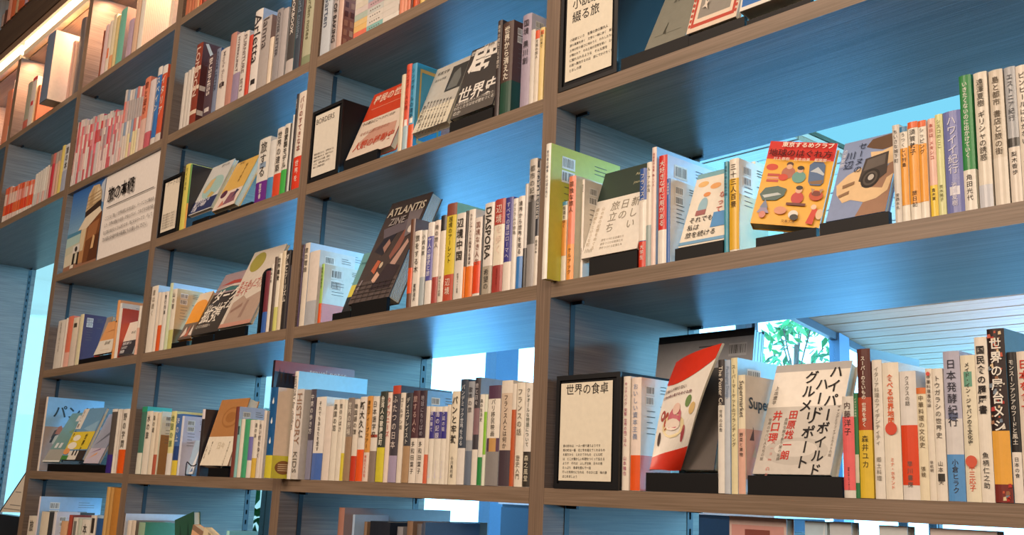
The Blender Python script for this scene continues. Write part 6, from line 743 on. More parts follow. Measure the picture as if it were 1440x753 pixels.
def book(d):
    _, kind, x, y, z, w, dp, h, col, o, label, group = d
    r = empty(kind, (x, y, z)); tag(r, label, 'book', group)
    gl = .38 if kind == 'guidebook' else .42
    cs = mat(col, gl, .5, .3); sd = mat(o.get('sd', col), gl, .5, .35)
    t = min(.0016, w * .16)
    f = profile(w, dp)
    outer = f + [(w, dp), (w - t, dp)] + [(w - t, f[-1][1] + t), (t, f[0][1] + t)] + [(t, dp), (0, dp)]
    k = len(f); ms = [cs] * (k - 1) + [sd] + [sd] * 6
    mb = MB(); mb.prism(outer, 0, h, sd, ms[:len(outer)] + [None] * 5, caps=False)
    n = len(mb.v) // 2; m0 = mb.m(cs)
    # caps as quads between outer and inner outlines
    K = len(outer); a = list(range(K))
    for base in (0, K):
        for q in ([0, 1, 2, K - 3], [2, 3, K - 4, K - 3], [3, 4, 5, K - 4], [5, 6, 7, K - 4], [0, K - 3, K - 2, K - 1]):
            q = [base + i for i in q]; mb.f.append(tuple(q)); mb.mi.append(m0)
    mb.build('cover', r)
    mb = MB(); mb.box(t + .0001, .0035, .0016, w - t - .0001, dp - .003, h - .002, PAGE); mb.build('pages', r)
    lift = .00035
    if 'sg' in o or 'stripes' in o or 'spk' in o:
        mb = MB()
        for c, a0, a1, ty in o.get('sg', []):
            mt = mat(c, gl, .5, .3)
            if ty == 0: spine_strip(mb, w, a0 * h, a1 * h, lift, mt)
            elif ty == 1: spine_strip(mb, w, a0 * h, a1 * h, lift * 1.6, mt, w * .12)
            else:
                rr = w * a1; cz = a0 * h; yb = profile(w, 0)[2][1] - lift * 2
                mb.face([(w / 2 + rr * math.cos(q * math.pi / 8), yb - .0006, cz + rr * math.sin(q * math.pi / 8)) for q in range(16)], mt)
        if 'stripes' in o:
            for a0 in (.12, .42, .66): spine_strip(mb, w, a0 * h, (a0 + .05) * h, lift, mat('D8C4B0', .5), w * .5 - .0001 if False else 0.0)
            for a0, a1 in ((.1, .16), (.4, .46)):
                mb.face([(w + .0003, .004, a0 * h), (w + .0003, dp * .5, a0 * h), (w + .0003, dp * .5, a1 * h), (w + .0003, .004, a1 * h)], mat('D8C4B0', .5))
            mb.face([(w + .0003, .01, h * .98), (w + .0003, .05, h * .7), (w + .0003, .06, h * .74), (w + .0003, .02, h * .99)], mat('D8C4B0', .5))
        if 'spk' in o:
            rnd = random.Random(3)
            for q in range(70):
                a = rnd.uniform(.1, .9) * w; b = rnd.uniform(.01, .98) * h; s = rnd.uniform(.0008, .0026); c = rnd.choice(['C8583A', 'E0C8A0', '7A8A9A', 'B83028', 'E8E0D0', '9A6A4A'])
                if .1 < b / h < .42: continue
                yy = profile(w, 0)[2][1] - .0004 - .0001 * (q % 4)
                mb.face([(a - s, yy, b - s), (a + s, yy, b - s * .8), (a + s * .7, yy, b + s * 1.3), (a - s * .8, yy, b + s)], mat(c, .45))
        mb.build('spine_print', r)
    if 'bd' in o:
        c, a, sb = o['bd']; mt = mat(c, .42, .5, .3)
        mb = MB(); spine_strip(mb, w, .0005, a * h, lift * 1.2, mt)
        xx = w + .0004
        if sb or 'sd' not in o: mb.face([(xx, profile(w, 0)[0][1] - .0002, .0005), (xx, dp - .002, .0005), (xx, dp - .002, a * h), (xx, profile(w, 0)[0][1] - .0002, a * h)], mt)
        mb.build('paper_band', r)
    if 'sb' in o:
        c, a = o['sb']; mb = MB(); xx = w + .0003
        mb.face([(xx, .003, .001), (xx, dp - .001, .001), (xx, dp - .001, a * h), (xx, .003, a * h)], mat(c, .45, .5, .3)); mb.build('cover_print', r)
    if 'br' in o:
        s = min(.03, dp * .24)
        barcode(w + .0006, dp * .16, h * .93, s, r); mb = MB()
        for q in range(9):
            zz = h * (.9 - .05 * q) if q > 2 else h * (.93 - .03 * q)
            y0 = dp * (.62 if q < 4 else .2); l = dp * (.26 if q % 3 else .18)
            if 'bd' in o and o['bd'][2] and zz < o['bd'][1] * h: continue
            mb.face([(w + .0007, y0, zz), (w + .0007, y0 + l, zz), (w + .0007, y0 + l, zz + .0012), (w + .0007, y0, zz + .0012)], mat('6A6660', .6))
        mb.build('blurb_lettering', r)
    if 'tx' in o:
        mb = MB(); yb = profile(w, 0)[2][1] - .0009; org = Vector((0, yb, 0))
        for text, tc, t0, t1, lat, bold, sz in o['tx']:
            mt = mat(tc, .5, .3); reg = (t1 - t0) * h
            if reg <= .004: continue
            if lat:
                g = GL[(text, bold)]; L = g[3] - g[2]; H = .72
                s = min(sz * w / H, reg / max(L, .1) * 1.0)
                cap = (g[4] + g[5]) / 2
                # runs downwards, tops of letters to the right
                put(mb, (text, bold), Vector((1, 0, 0)), Vector((0, 0, 1)), org + AX * (w / 2 - cap * s) + AY * (h * (1 - t0) + g[2] * s), s, True, mt)
            else:
                n = sum(.6 if c in ' 、。！' else 1 for c in text); s = min(sz * w, reg / n)
                vtext(mb, text, w / 2, h * (1 - t0), s, min(s * 1.12, reg / n), AX, AY, org, mt, bold)
        if mb.f: mb.build('spine_lettering', r)
    if 'stxt' in o:
        mb = MB(); s = dp * (.3 if ascii_(o['stxt']) else .24)
        htext(mb, o['stxt'], dp * .12, h * .72, s, Vector((0, 1, 0)), AY, Vector((w + .0008, 0, 0)), mat('2A3A44', .5), 1, dp * .84)
        for q in range(26 if not ascii_(o['stxt']) else 6):
            rnd = random.Random(q); y0 = rnd.uniform(.05, .7) * dp; z0 = rnd.uniform(.06, .52) * h
            mb.face([(w + .0007 + q * 1e-5, y0, z0), (w + .0007 + q * 1e-5, y0 + dp * .14, z0), (w + .0007 + q * 1e-5, y0 + dp * .1, z0 + h * .12), (w + .0007 + q * 1e-5, y0 + .01, z0 + h * .1)], mat(rnd.choice(['5A4438', 'B86A4A', 'C8B89C', '7A6A5C', '3A3430']), .5))
        mb.build('cover_lettering', r)
    if o.get('deco') == 'drops':
        mb = MB(); xx = w + .0009
        mb.face([(xx, dp * (.17 + .12 * math.cos(a)), h * (.12 + .075 * math.sin(a))) for a in [i * math.pi / 10 for i in range(20)]], mat('8A5A30', .5))
        for q in range(4): mb.face([(xx + .0002, dp * .09, h * (.15 - .022 * q)), (xx + .0002, dp * .25, h * (.15 - .022 * q)), (xx + .0002, dp * .25, h * (.158 - .022 * q)), (xx + .0002, dp * .09, h * (.158 - .022 * q))], mat('E0C8A0', .5))
        mb.face([(xx, dp * .24, h * .28), (xx, dp * .3, h * .28), (xx, dp * .31, h * .5), (xx, dp * .27, h * .55), (xx, dp * .23, h * .45)], mat('1A1618', .5)); mb.build('obi_print', r)
        mb = MB(); yb = profile(w, 0)[2][1] - .0009
        for q in range(3):
            cz = h * (.40 + .22 * q); s = w * .17
            mb.face([(w * .55 + s * .8 * math.cos(a), yb, cz + s * math.sin(a)) for a in [math.pi + i * math.pi / 6 for i in range(7)]] + [(w * .55 + s * .1, yb, cz + s * 2)], mat('E4ECF0', .5))
        mb.build('cover_print', r)
    if 'grid' in o:
        mb = MB(); xx = w + .0003
        for q in range(34):
            mb.face([(xx, dp * (.03 + .028 * q), .002), (xx, dp * (.03 + .028 * q) + .0012, .002), (xx, dp * (.03 + .028 * q) + .0012, h - .002), (xx, dp * (.03 + .028 * q), h - .002)], mat('D0B8A4', .6))
        mb.build('cover_print', r)
    if 'dots' in o or 'ph' in o or 'frame' in o:
        mb = MB(); xx = w + .0004; rnd = random.Random(8)
        if 'dots' in o:
            for q in range(28):
                a = (q % 4) * .22 + .08; b = (q // 4) * .13 + .05
                mb.face([(xx, a * dp, b * h), (xx, (a + .13) * dp, b * h), (xx, (a + .13) * dp, (b + .08) * h), (xx, a * dp, (b + .08) * h)], mat(rnd.choice(['C89878', 'B87A5C', 'D8B090', '6A3428']), .5))
        if 'ph' in o: mb.face([(xx, dp * .08, 0), (xx, dp * .92, 0), (xx, dp * .92, h * .9), (xx, dp * .08, h * .9)], mat('5A5A70', .4)); mb.face([(xx + .0002, dp * .6, 0), (xx + .0002, dp * .92, 0), (xx + .0002, dp * .92, h * .9), (xx + .0002, dp * .6, h * .9)], mat('3A6AB8', .4))
        if 'frame' in o:
            m2 = mat(o['frame'], .5)
            for a0, a1, b0, b1 in ((.14, .2, .06, .94), (.84, .9, .06, .94), (.2, .84, .06, .1), (.2, .84, .9, .94)):
                mb.face([(xx, dp * a0, h * b0), (xx, dp * a1, h * b0), (xx, dp * a1, h * b1), (xx, dp * a0, h * b1)], m2)
        mb.build('cover_print', r)
    return r
def draw(r, art, w, h, name_print='cover_print', name_text='cover_lettering', gl=.42):
    mp, mt_ = MB(), MB(); lay = .0004
    for a in art:
        if a[0] == 't': continue
        y = -lay; lay += .00012; m = mat(a[1], gl, .5, .3)
        if a[0] == 'r': mp.face([(a[2] * w, y, a[3] * h), (a[4] * w, y, a[3] * h), (a[4] * w, y, a[5] * h), (a[2] * w, y, a[5] * h)], m)
        elif a[0] == 'p': mp.face([(p[0] * w, y, p[1] * h) for p in a[2]], m)
        elif a[0] == 'e': mp.face([((a[2] + a[4] * math.cos(q * math.pi / 12)) * w, y, (a[3] + a[5] * math.sin(q * math.pi / 12)) * h) for q in range(24)], m)
    for a in art:
        if a[0] != 't': continue
        _, c, text, u, v, sz, dr, b = a; org = Vector((0, -lay - .0003, 0)); m = mat(c, .5, .3)
        if dr == 'v':
            s = sz * h; vtext(mt_, text, u * w, v * h, s * .94, s, AX, AY, org, m, b)
        else: htext(mt_, text, u * w, v * h, sz * h if ascii_(text) or w < h * 1.2 else sz * h, AX, AY, org, m, b, (.97 - u) * w)
    if mp.f: mp.build(name_print, r)
    if mt_.f: mt_.build(name_text, r)
def faceout(d):
    _, o, w, h, th, yaw, lean, roll, col, art, gloss, label, group = d
    r = empty('magazine' if th < .01 or gloss else 'book', o); tag(r, label, 'magazine' if gloss else 'book', group)
    M = Matrix.Rotation(yaw, 4, 'Z') @ Matrix.Rotation(-lean, 4, 'X') @ Matrix.Rotation(roll, 4, 'Y')
    r.rotation_euler = M.to_euler()
    t = .0014; cm = mat(col, .2 if gloss else .4, .5, .8 if gloss else .35)
    mb = MB(); mb.box(0, 0, 0, w, t, h, cm); mb.box(0, th - t, 0, w, th, h, cm); mb.box(0, t, 0, t, th - t, h, cm); mb.build('cover', r)
    mb = MB(); mb.box(t + .0002, t + .0002, .002, w - .003, th - t - .0002, h - .002, PAGE); mb.build('pages', r)
    if gloss:
        mb = MB(); 
        for q in range(7): mb.box(w - .0029, t + .001 + q * (th - .004) / 7, .004, w - .0012, t + .0022 + q * (th - .004) / 7, h - .004, mat('B8D4E4', .4))  # page edges coloured pale blue for the window light on them
        mb.build('page_edges', r)
    draw(r, art, w, h, gl=.22 if gloss else .42)
    return r
M_stand = mat('0B0B0D', .5, .3); M_signbox = mat('101114', .6, .3)
for d in DATA:
    k = d[0]
    if k == 's': book(d)
    elif k == 'f': faceout(d)
    elif k == 'lip':
        _, x, y, z, w, dp, h, label = d
        r = empty('book_stand', (x, y, z)); tag(r, label, 'book stand', 'black book stands')
        mb = MB(); mb.box(0, 0, .0003, w, .009, h, M_stand); mb.build('front_lip', r)
        mb = MB(); mb.box(0, .0092, .0003, w, dp, .0035, M_stand); mb.build('base_plate', r)
    elif k == 'sign':
        _, x, z, w, h, dd, art, label = d
        r = empty('sign_box', (x, 0, z)); tag(r, label, 'sign', 'black box signs')
        mb = MB(); mb.box(0, .002, .0003, w, dd, h, M_signbox); mb.build('box', r)
        e = .055 * w; fm = mat('0E0F12', .4, .5)
        mb = MB(); mb.box(0, -.002, .0003, e, .0018, h, fm); mb.box(w - e, -.002, .0003, w, .0018, h, fm); mb.box(e, -.002, h - e, w - e, .0018, h, fm); mb.box(e, -.002, .0003, w - e, .0018, e, fm); mb.build('frame', r)
        draw(r, art, w, h, 'paper_card', 'card_lettering')
    elif k == 'booklet':
        _, P, label, group = d
        r = empty('booklet', P[0]); tag(r, label, 'booklet', group)
        BLp, BRp, TRp, TLp = [Vector(p) - Vector(P[0]) for p in P]
        def S(u, v, off=0.):
            p = BLp.lerp(BRp, u).lerp(TLp.lerp(TRp, u), v)
            nrm = (BRp - BLp).lerp(TRp - TLp, v).cross((TLp - BLp).lerp(TRp - BRp, u)).normalized()
            bow = math.sin(math.pi * u) * .006 + math.sin(math.pi * v) * .008
            return p + nrm * (bow - off if False else bow + off)
        sgn = -1 if ((BRp - BLp).cross(TLp - BLp)).y > 0 else 1
        N = 14
        def patch(mb, u0, u1, v0f, v1f, off, mt):
            n = len(mb.v); i = mb.m(mt)
            for a in range(N + 1):
                u = u0 + (u1 - u0) * a / N; v0 = v0f(u); v1 = v1f(u)
                for b in range(N + 1): mb.v.append(tuple(S(u, v0 + (v1 - v0) * b / N, off)))
            for a in range(N):
                for b in range(N):
                    q = n + a * (N + 1) + b; mb.f.append((q, q + N + 1, q + N + 2, q + 1)); mb.mi.append(i)
        c0 = lambda u: 0.; c1 = lambda u: 1.
        wm = mat('EFE9DE', .4, .5, .3); rm = mat('D8341C', .4, .5, .3)
        mb = MB(); patch(mb, 0, 1, c0, c1, 0, wm); patch(mb, 0, 1, c0, c1, -.004, mat('8A7A70', .6))
        for (u0, u1, v0, v1) in ((0, 1, 0, 0), (0, 1, 1, 1), (0, 0, 0, 1), (1, 1, 0, 1)):
            for a in range(N):
                p = lambda t: (u0 + (u1 - u0) * t, v0 + (v1 - v0) * t)
                q0, q1 = p(a / N), p((a + 1) / N); mb.face([S(*q0), S(*q1), S(*q1, -.004), S(*q0, -.004)], PAGE)
        mb.build('pages', r)
        mb = MB(); top_edge = lambda u: .70 + .14 * (u - .45) ** 2 * 2 + .1 * u
        patch(mb, 0, 1, top_edge, c1, .0008, rm); patch(mb, 0, 1, c0, lambda u: .1 + .1 * u, .0008, rm)
        def blob(cu, cv, ru, rv, c, off):
            mb.face([S(cu + ru * math.cos(q * .5236), cv + rv * math.sin(q * .5236), off) for q in range(12)], mat(c, .45, .5, .3))
        blob(.5, .36, .3, .1, 'E8D8A8', .0010); blob(.52, .42, .17, .1, 'C86A78', .0013); blob(.53, .5, .09, .05, 'E8C8B8', .0016); blob(.5, .37, .2, .05, 'F0E0D0', .0018)
        blob(.17, .45, .07, .05, 'A8483C', .0010); blob(.17, .45, .03, .02, 'EFE9DE', .0013); blob(.3, .4, .06, .08, 'B04A3C', .0010); blob(.76, .56, .06, .05, '6A8A4A', .0010); blob(.88, .5, .06, .05, 'D8B878', .0010); blob(.8, .3, .04, .07, 'A84A50', .0010)
        blob(.15, .25, .05, .06, '4A3A34', .0010)
        mb.build('cover_print', r)
        mb = MB()
        for line, (text, b) in enumerate(EXTRA_H[:2]):
            n = len(text); v = .66 - .055 * line
            for i, c in enumerate(text):
                vs, fs = GL[(c, 1)][:2]; n0 = len(mb.v); s = .085 * (.95 if line == 0 else .8)
                for gx, gy in vs:
                    mb.v.append(tuple(S(.04 + (i + gx) * s * .9, v + gy * s * .45 + .03 * (i * s), .0016)))
                for q in fs: mb.f.append(tuple(n0 + a for a in q)); mb.mi.append(mb.m(mat('7A6A64' if line == 0 else '7A4A50', .5)))
        mb.build('cover_lettering', r)
    elif k == 'onbook':
        _, x, y, z, h, zf, dp, label, group = d
        r = empty('book', (x, y, z)); tag(r, label, 'book', group); w = .0095
        dk = mat('2A1C20', .3, .5, .5)
        mb = MB(); mb.box(0, 0, 0, .0015, dp, h, dk); mb.box(w - .0015, 0, 0, w, dp, h, dk); mb.box(.0015, 0, 0, w - .0015, .0015, h, dk); mb.build('cover', r)
        mb = MB(); mb.box(.0017, .0017, .001, w - .0017, dp - .003, h - .001, PAGE); mb.build('pages', r)
        mb = MB(); X = w + .0003
        b = h * zf; u = h - b; Q = lambda f: b + u * f
        mb.face([(X, 0, Q(.6)), (X, dp, Q(.45)), (X, dp, Q(1)), (X, 0, Q(1))], mat('9A4638', .35, .5, .4)); mb.face([(X + .0001, dp * .2, Q(.5)), (X + .0001, dp, Q(.3)), (X + .0001, dp, Q(.62)), (X + .0001, dp * .4, Q(.72))], mat('A8788C', .35, .5, .4))
        for q in range(5): mb.face([(X + .0002, dp * (.03 + .05 * q), Q(0)), (X + .0002, dp * (.09 + .05 * q), Q(0)), (X + .0002, dp * (.06 + .05 * q), Q(.75 - .05 * q))], mat('2A3448', .4))
        mb.build('cover_print', r)
        mb = MB(); htext(mb, 'travel notes', dp * .42, Q(.6), u * .34, Vector((0, 1, 0)), AY, Vector((X + .0006, 0, 0)), mat('E8D0C0', .5), 0, dp * .5); mb.build('cover_lettering', r)
    elif k == 'wire':
        _, x, w, z, h = d
        r = empty('wire_bookend', (x, .003, z)); tag(r, 'thin black wire bookend with curled arm on the left-centre lower shelf', 'bookend')
        mb = MB(); mb.tube([(0, 0, .002), (0, 0, h * .9), (.004, 0, h), (.012, 0, h * .93), (w * .5, 0, h * .72), (w * .8, 0, h * .72), (w, 0, h * .85)], .0016, mat('0C0C0E', .4)); mb.build('wire_arm', r)
        mb = MB(); mb.tube([(0, 0, .0018), (.012, 0, .0018), (.012, .012, .0018)], .0016, mat('0C0C0E', .4)); mb.build('wire_foot', r)
    elif k == 'plate':
        _, x, w, z, h = d
        r = empty('steel_bookend', (x, .006, z)); tag(r, 'black steel bookend with rounded top beside the ruins cover', 'bookend')
        mb = MB(); pts = [(0, 0), (.09, 0), (.09, h - .03)] + [(.06 + .03 * math.cos(q * math.pi / 12), h - .03 + .03 * math.sin(q * math.pi / 12)) for q in range(7)] + [(.03 + .03 * math.cos(q * math.pi / 12), h - .03 + .03 * math.sin(q * math.pi / 12)) for q in range(6, 13)]
        n = len(pts); mb.v = [(w * .72, p[0], p[1] + .0003) for p in pts] + [(w, p[0], p[1] + .0003) for p in pts]; bm_ = mat('0E0E12', .4, .5); mb.m(bm_)
        mb.f = [tuple(range(n))[::-1], tuple(range(n, 2 * n))] + [(i, (i + 1) % n, n + (i + 1) % n, n + i) for i in range(n)]; mb.mi = [0] * len(mb.f); mb.build('upright_plate', r)
        mb = MB(); mb.box(0, 0, .0003, w * .7, .09, .002, bm_); mb.build('foot_plate', r)
    elif k == 'stack':
        _, x, w, z, cols, _r = d
        zz = z + .0004
        for i, (c1, c2, c3) in enumerate(cols):
            th = .0165 - .0008 * (i % 3); ww = w - .002 * (i % 2)
            r = empty('paperback', (x, .006, zz))
            tag(r, ['coral and teal', 'amber and white', 'pale amber', 'sage green', 'mauve', 'slate and cream', 'cream'][i] + ' paperback lying flat, ' + ['bottom', 'second from bottom', 'third from bottom', 'middle', 'fifth from bottom', 'second from top', 'top'][i] + ' of its stack', 'book', 'paperbacks lying in a stack')
            mb = MB(); cm = mat(c3, .45, .5, .2)
            mb.box(0, 0, 0, ww, .11, .001, cm); mb.box(0, 0, th - .001, ww, .11, th, cm); mb.box(0, 0, .001, ww, .001, th - .001, cm); mb.build('cover', r)
            mb = MB(); mb.box(.002, .0012, .0012, ww - .002, .108, th - .0012, PAGE); mb.build('pages', r)
            mb = MB(); mb.box(0, -.0004, 0, ww * .3, -.0001, th, mat(c1, .45)); mb.box(ww * .3, -.0004, 0, ww * .66, -.0001, th, mat(c2, .45))
            for q in range(5): mb.box(ww * (.36 + .05 * q), -.0007, th * .4, ww * (.385 + .05 * q), -.0005, th * .58, mat('7A7068', .5))
            mb.build('spine_print', r)
            zz += th + .0003

# ------------------------------------------------------------------ poster board closing the bay

def poster():
    x0, x1, z0, z1 = -2.712, -1.8825, .7405, 1.0565
    w, h = x1 - x0, z1 - z0
    r = empty('poster_board', (x0, .012, z0)); tag(r, 'wide board with beach photo and three large characters in the narrow left bay', 'poster')
    mb = MB(); mb.box(0, 0, 0, w, .006, h, mat('E6E0DA', .6, .3)); mb.build('board', r)
    s = .405
    def X(u): return u * s
    art = [*[('r', '%02X%02X%02X' % (int(52 + 88 * q / 15), int(104 + 76 * q / 15), int(176 + 28 * q / 15)), 0, 0, s, 1 - q * .04) for q in range(15)], ('p', 'B8C4D4', [(X(.8), .78), (X(.9), .95), (X(1), 1), (X(1), .7)]),
           ('r', '4E88A8', 0, .40, s, .47), ('p', 'A9C8C4', [(0, .28), (X(1), .38), (X(1), .44), (0, .42)]), ('r', 'D3CDB6', 0, 0, s, .30), ('p', 'C3C4AE', [(0, .2), (X(1), .3), (X(1), .36), (0, .3)]),
           ('p', '9A7058', [(0, 0), (X(1), 0), (X(1), .10), (0, .06)]),
           ('p', 'B9885A', [(X(.40), .06), (X(.44), .46), (X(.62), .50), (X(.68), .05)]), ('p', '7A4A2A', [(X(.58), .04), (X(.62), .50), (X(1), .60), (X(1), .04)]), ('p', '5E3620', [(X(.72), .04), (X(.78), .3), (X(1), .36), (X(1), .04)]),
           ('p', 'A06A42', [(X(.62), .30), (X(.66), .48), (X(.96), .52), (X(.9), .34)]), ('p', 'D8C6A4', [(X(.42), .20), (X(.46), .52), (X(.60), .52), (X(.56), .2)]),
           ('p', 'E4D6BC', [(X(.34), .47), (X(.52), .60), (X(.92), .68), (X(.99), .60), (X(.60), .46)]), ('p', '3A2A22', [(X(.50), .60), (X(.50), .68), (X(.94), .76), (X(.95), .67)]),
           ('p', 'CDB48C', [(X(.50), .67), (X(.54), .88), (X(.66), .965), (X(.84), .95), (X(.93), .85), (X(.94), .75)]), ('p', 'B89C74', [(X(.58), .72), (X(.62), .9), (X(.7), .94), (X(.7), .73)]), ('p', 'E0CCA8', [(X(.74), .78), (X(.8), .93), (X(.9), .85), (X(.9), .77)]),
           ('p', '2A2622', [(X(.26), .04), (X(.28), .22), (X(.33), .22), (X(.32), .04)]), ('p', '2A2622', [(X(.40), .05), (X(.41), .22), (X(.45), .22), (X(.45), .05)]), ('p', 'D8D4CC', [(X(.25), .2), (X(.26), .29), (X(.46), .3), (X(.46), .2)]), *[('p', 'A88C64', [(X(.52 + .0), .70 + .045 * q), (X(.92), .74 + .04 * q), (X(.92), .748 + .04 * q), (X(.52), .708 + .045 * q)]) for q in range(4)], ('e', '3A3632', X(.36), .245, .016, .032), ('p', 'E8DCCC', [(X(.22), .02), (X(.24), .06), (X(.34), .06), (X(.33), .02)]),
           ('p', 'D8B080', [(X(.8), .18), (X(.84), .34), (X(.9), .32), (X(.88), .18)]),
           ('r', '2A2624', s + .055, .595, .955, .604),
           ('t', '1E1A1A', '旅の本棚', s + .055, .66, .185, 'h', 1)]
    for i, (t, b) in enumerate(EXTRA_H[3:]): art.append(('t', '6A6462', t, s + .055, .45 - i * .085, .0585, 'h', 0))
    draw(r, art, w, h, 'photo_print', 'board_lettering', .5)
poster()

# ------------------------------------------------------------------ rear rows: books shelved from the other side
rnd = random.Random(21)
CR = ['D8D0C0', 'C8D0D8', '6A88A8', 'E0D8C8', '3A4A60', '8AA8B0', 'B8A890', '4A6A5A', 'A8B8C8', '584858', 'C8C8D0', 'DCD0B8']
def rear(xa, xb, z, hmin, hmax, where, every=1.0):
    x = xa; i = 0
    while x < xb:
        w = rnd.uniform(.010, .024); h = rnd.uniform(hmin, hmax); dp = rnd.uniform(.10, .13); c = rnd.choice(CR)
        r = empty('book', (x, DEP - .012 - dp, z + .0003))
        nth = ['first', 'second', 'third', 'fourth', 'fifth', 'sixth', 'seventh', 'eighth', 'ninth', 'tenth', 'eleventh', 'twelfth', 'thirteenth', 'fourteenth', 'fifteenth', 'sixteenth', 'seventeenth', 'eighteenth', 'nineteenth', 'twentieth'][i % 20]
        tag(r, 'book in the rear row facing the windows, %s from left, %s' % (nth, where), 'book', 'rear row, ' + where)
        cm = mat(c, .42, .5, .3); t = .0013
        mb = MB(); mb.box(0, 0, 0, t, dp, h, cm); mb.box(w - t, 0, 0, w, dp, h, cm); mb.box(t, dp - t, 0, w - t, dp, h, cm); mb.build('cover', r)
        mb = MB(); mb.box(t + .0001, .003, .0015, w - t - .0001, dp - t - .0002, h - .002, PAGE); mb.build('pages', r)
        x += w + .0006 + (rnd.uniform(0, .05) if rnd.random() < .1 else 0); i += 1
rear(-.72, -.42, 0, .14, .17, 'centre lower shelf')
rear(-1.66, -1.42, 0, .13, .16, 'left-centre lower shelf')
rear(-2.5, -2.25, 0, .15, .19, 'narrow left lower shelf')

# big plastic-sleeved magazine lying upright at the back of the right bay
def rear_magazine():
    P = (.0, .0)
    r = empty('magazine', RM_O); r.rotation_euler = (math.radians(-8), math.radians(RM_R), math.radians(RM_Y)); tag(r, 'large grey magazine bundle with two barcodes, tilted behind the red booklet', 'magazine')
    w, h, th = RM_W, RM_H, .03; c = mat('A4A4A8', .4, .5, .4)
    mb = MB(); mb.box(0, 0, 0, w, .0015, h, c); mb.box(0, th - .0015, 0, w, th, h, c); mb.build('cover', r)
    for q in range(6):
        mb = MB(); mb.box(.003, .002 + q * .0045, .001, w - .001 + .0006 * (q % 2), .0058 + q * .0045, h - .004 - .002 * (q % 2), mat('C8DCE8', .4, .5, .4)); mb.build('sheaf', r)  # blue light on the page edges put into the sheaf colour
    mb = MB(); mb.face([(0, -.0004, h - .014), (w, -.0004, h - .014), (w, -.0004, h), (0, -.0004, h)], mat('1C1E24', .3, .5, .5))
    wm = mat('C0C0C2', .4)
    for q in range(2):
        xx = w * .76; zt = h * (.91 - .15 * q); s = .03; y = -.0004
        mb.face([(xx, y, zt - s * .8), (xx + s * 1.3, y, zt - s * .8), (xx + s * 1.3, y, zt), (xx, y, zt)], wm)
        g = random.Random(q); a = xx + .001
        while a < xx + s * 1.25:
            b = g.choice([.0006, .001, .0015]); mb.face([(a, y - .0003, zt - s * .65), (a + b, y - .0003, zt - s * .65), (a + b, y - .0003, zt - s * .1), (a, y - .0003, zt - s * .1)], BKD); a += b + g.choice([.0009, .0014, .002])
    for q in range(4): mb.face([(w * .45, -.0005, h * (.9 - .05 * q)), (w * (.7 - .04 * q), -.0005, h * (.9 - .05 * q)), (w * (.7 - .04 * q), -.0005, h * (.908 - .05 * q)), (w * .45, -.0005, h * (.908 - .05 * q))], mat('5A5A60', .5))
    mb.build('cover_print', r)
rear_magazine()
def rear_small():
    r = empty('book', (.155, .30, .0005)); tag(r, 'dark spined book with pale cover painted blue-lit near the back of the right bay', 'book')
    mb = MB(); mb.box(0, 0, 0, .018, .0015, .165, mat('14161C', .4)); mb.box(0, .0015, 0, .0015, .12, .165, mat('14161C', .4)); mb.box(.0165, .0015, 0, .018, .12, .165, mat('9CB8D8', .4, .5, .4)); mb.build('cover', r)  # pale cover painted with the bluish light from the windows
    mb = MB(); mb.box(.0017, .0017, .002, .0163, .117, .163, PAGE); mb.build('pages', r)
rear_small()

# ------------------------------------------------------------------ things in the rear room
def tree(x, y, z0, h, spread, n, label, size=.13, seed=1):
    g = random.Random(seed); r = empty('garden_tree', (x, y, ZF)); tag(r, label, 'tree', 'garden trees outside the windows')
    bm_ = mat('5A4A3A', .8); lm = [mat('3FA860', .5), mat('2E8A4C', .5), mat('6CC070', .5)]
    mb = MB(); mb.tube([(0, 0, 0), (.04, 0, (z0 - ZF) * .5), (0, .02, z0 - ZF), (.05, 0, z0 - ZF + h * .6)], .045, bm_, 8)
    tips = []
    for i in range(9):
        a = g.uniform(0, 6.28); t = Vector((math.cos(a) * spread * g.uniform(.4, 1), math.sin(a) * spread * g.uniform(.4, 1), z0 - ZF + h * g.uniform(.1, 1)))
        mb.tube([(0, .02, z0 - ZF - h * .1 + h * .3 * g.random()), tuple(t * .6 + Vector((0, 0, (z0 - ZF) * .4))), tuple(t)], .012, bm_); tips.append(t)
    mb.build('trunk', r)
    for k in range(3):
        mb = MB()
        for i in range(n // 3):
            c = g.choice(tips) + Vector([g.gauss(0, spread * .22) for _ in range(3)]); d = Vector([g.gauss(0, 1) for _ in range(3)]).normalized(); e = d.orthogonal().normalized(); s = size * g.uniform(.6, 1.2)
            mb.face([c - d * s, c - e * s * .35, c + d * s, c + e * s * .35], lm[k])
        o = mb.build('foliage', r); o['kind'] = 'stuff'
tree(-8.5, 13.7, 1.95, 1.1, .6, 170, 'young leafy tree outside the window above the grey face-out cover', .13, 4)
tree(-8.2, 4.1, -.9, 1.7, .9, 800, 'bushy green tree outside, seen beside the upright at lower left', .14, 7)
def cabinet(x, y, w, d, h, c, label, top='F0F2F4', parts=3):
    r = empty('low_cabinet', (x, y, ZF)); tag(r, label, 'cabinet', 'low cabinets in the rear room')
    mb = MB(); mb.box(0, 0, 0, w, d, h - .03, mat(c, .5)); mb.build('body', r)
    mb = MB(); mb.box(-.02, -.02, h - .03, w + .02, d + .02, h, mat(top, .3, .5)); mb.build('worktop', r)
    for i in range(parts):
        a = w * i / parts + .01; b = w * (i + 1) / parts - .01
        mb = MB(); mb.box(a, -.018, .06, b, -.0005, h - .05, mat(c, .45)); dr = mb.build('door', r)
        mb = MB(); mb.box(b - .06, -.034, h * .5, b - .045, -.0185, h * .5 + .16, M_metal); mb.build('handle', dr)
cabinet(-4.2, 3.6, 2.2, .5, 1.50, '2E4258', 'long low cabinet with pale worktop behind the centre bay')
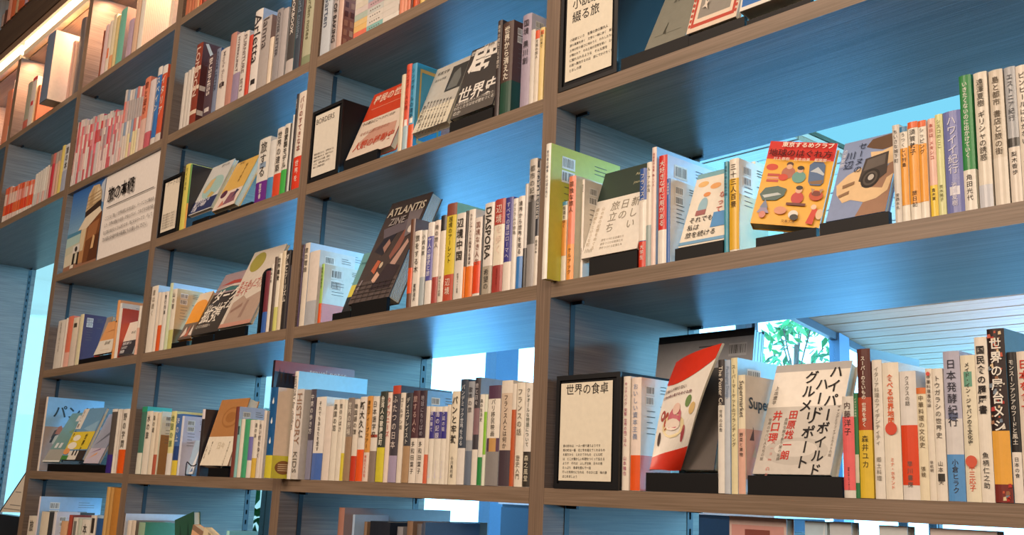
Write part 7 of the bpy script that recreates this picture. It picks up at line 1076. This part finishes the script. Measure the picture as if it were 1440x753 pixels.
cabinet(-1.6, 7.6, 1.5, .5, 1.50, '3A4A5C', 'slate blue cabinet with pale worktop behind the right bay')
cabinet(.6, 8.2, 1.5, .5, 1.47, '44546A', 'blue-grey cabinet farther right behind the right bay')
def caddy():
    r = empty('storage_basket', (-.2425, .2, -.3696)); tag(r, 'dark navy fabric basket with tubular handle at the centre bay bottom right', 'basket')
    n = mat('16304C', .7)
    mb = MB(); mb.box(0, 0, 0, .2, .005, .315, n); mb.box(0, .155, 0, .2, .16, .315, n); mb.box(0, .005, 0, .005, .155, .315, n); mb.box(.195, .005, 0, .2, .155, .315, n); mb.box(.005, .005, 0, .195, .155, .005, n); mb.build('body', r)
    mb = MB(); mb.tube([(.01, -.004, .27), (.012, -.004, .322), (.03, -.004, .332), (.17, -.004, .332), (.19, -.004, .322), (.192, -.004, .27)], .0035, mat('20303C', .4), 8); mb.build('handle', r)
caddy()
def panel_stand():
    r = empty('display_panel', (-3.42, .16, 0)); tag(r, 'cream slanting display panel with black edge beside the far-left upright', 'display panel')
    r.location = PS_O
    cm = mat('E9E0CE', .6)
    mb = MB(); pts = PS_P; n = len(pts); mb.m(cm)
    mb.v = [(p[0], 0, p[1]) for p in pts] + [(p[0], .006, p[1]) for p in pts]; mb.f = [tuple(range(n)), tuple(range(n, 2 * n))[::-1]] + [(i, n + i, n + (i + 1) % n, (i + 1) % n) for i in range(n)]; mb.mi = [0] * len(mb.f); mb.build('panel', r)
    mb = MB(); mb.tube([(pts[0][0], 0, pts[0][1]), (pts[1][0], 0, pts[1][1])], .003, BKD); mb.tube([(pts[0][0], 0, pts[0][1]), (pts[-1][0], 0, pts[-1][1])], .003, BKD); mb.build('edge_strip', r)
    mb = MB()
    for i, (a, b, zz) in enumerate(PS_L): mb.box(a, -.0006, zz, b, -.0002, zz + .004, mat('9A948A', .6))
    mb.build('panel_lettering', r)
    mb = MB(); mb.box(PS_P[-1][0] - .1, .02, ZF - PS_O[2] , PS_P[0][0] - .02, .06, PS_P[-1][1] - .012, mat('14181E', .4)); mb.build('stand_cabinet', r)
panel_stand()
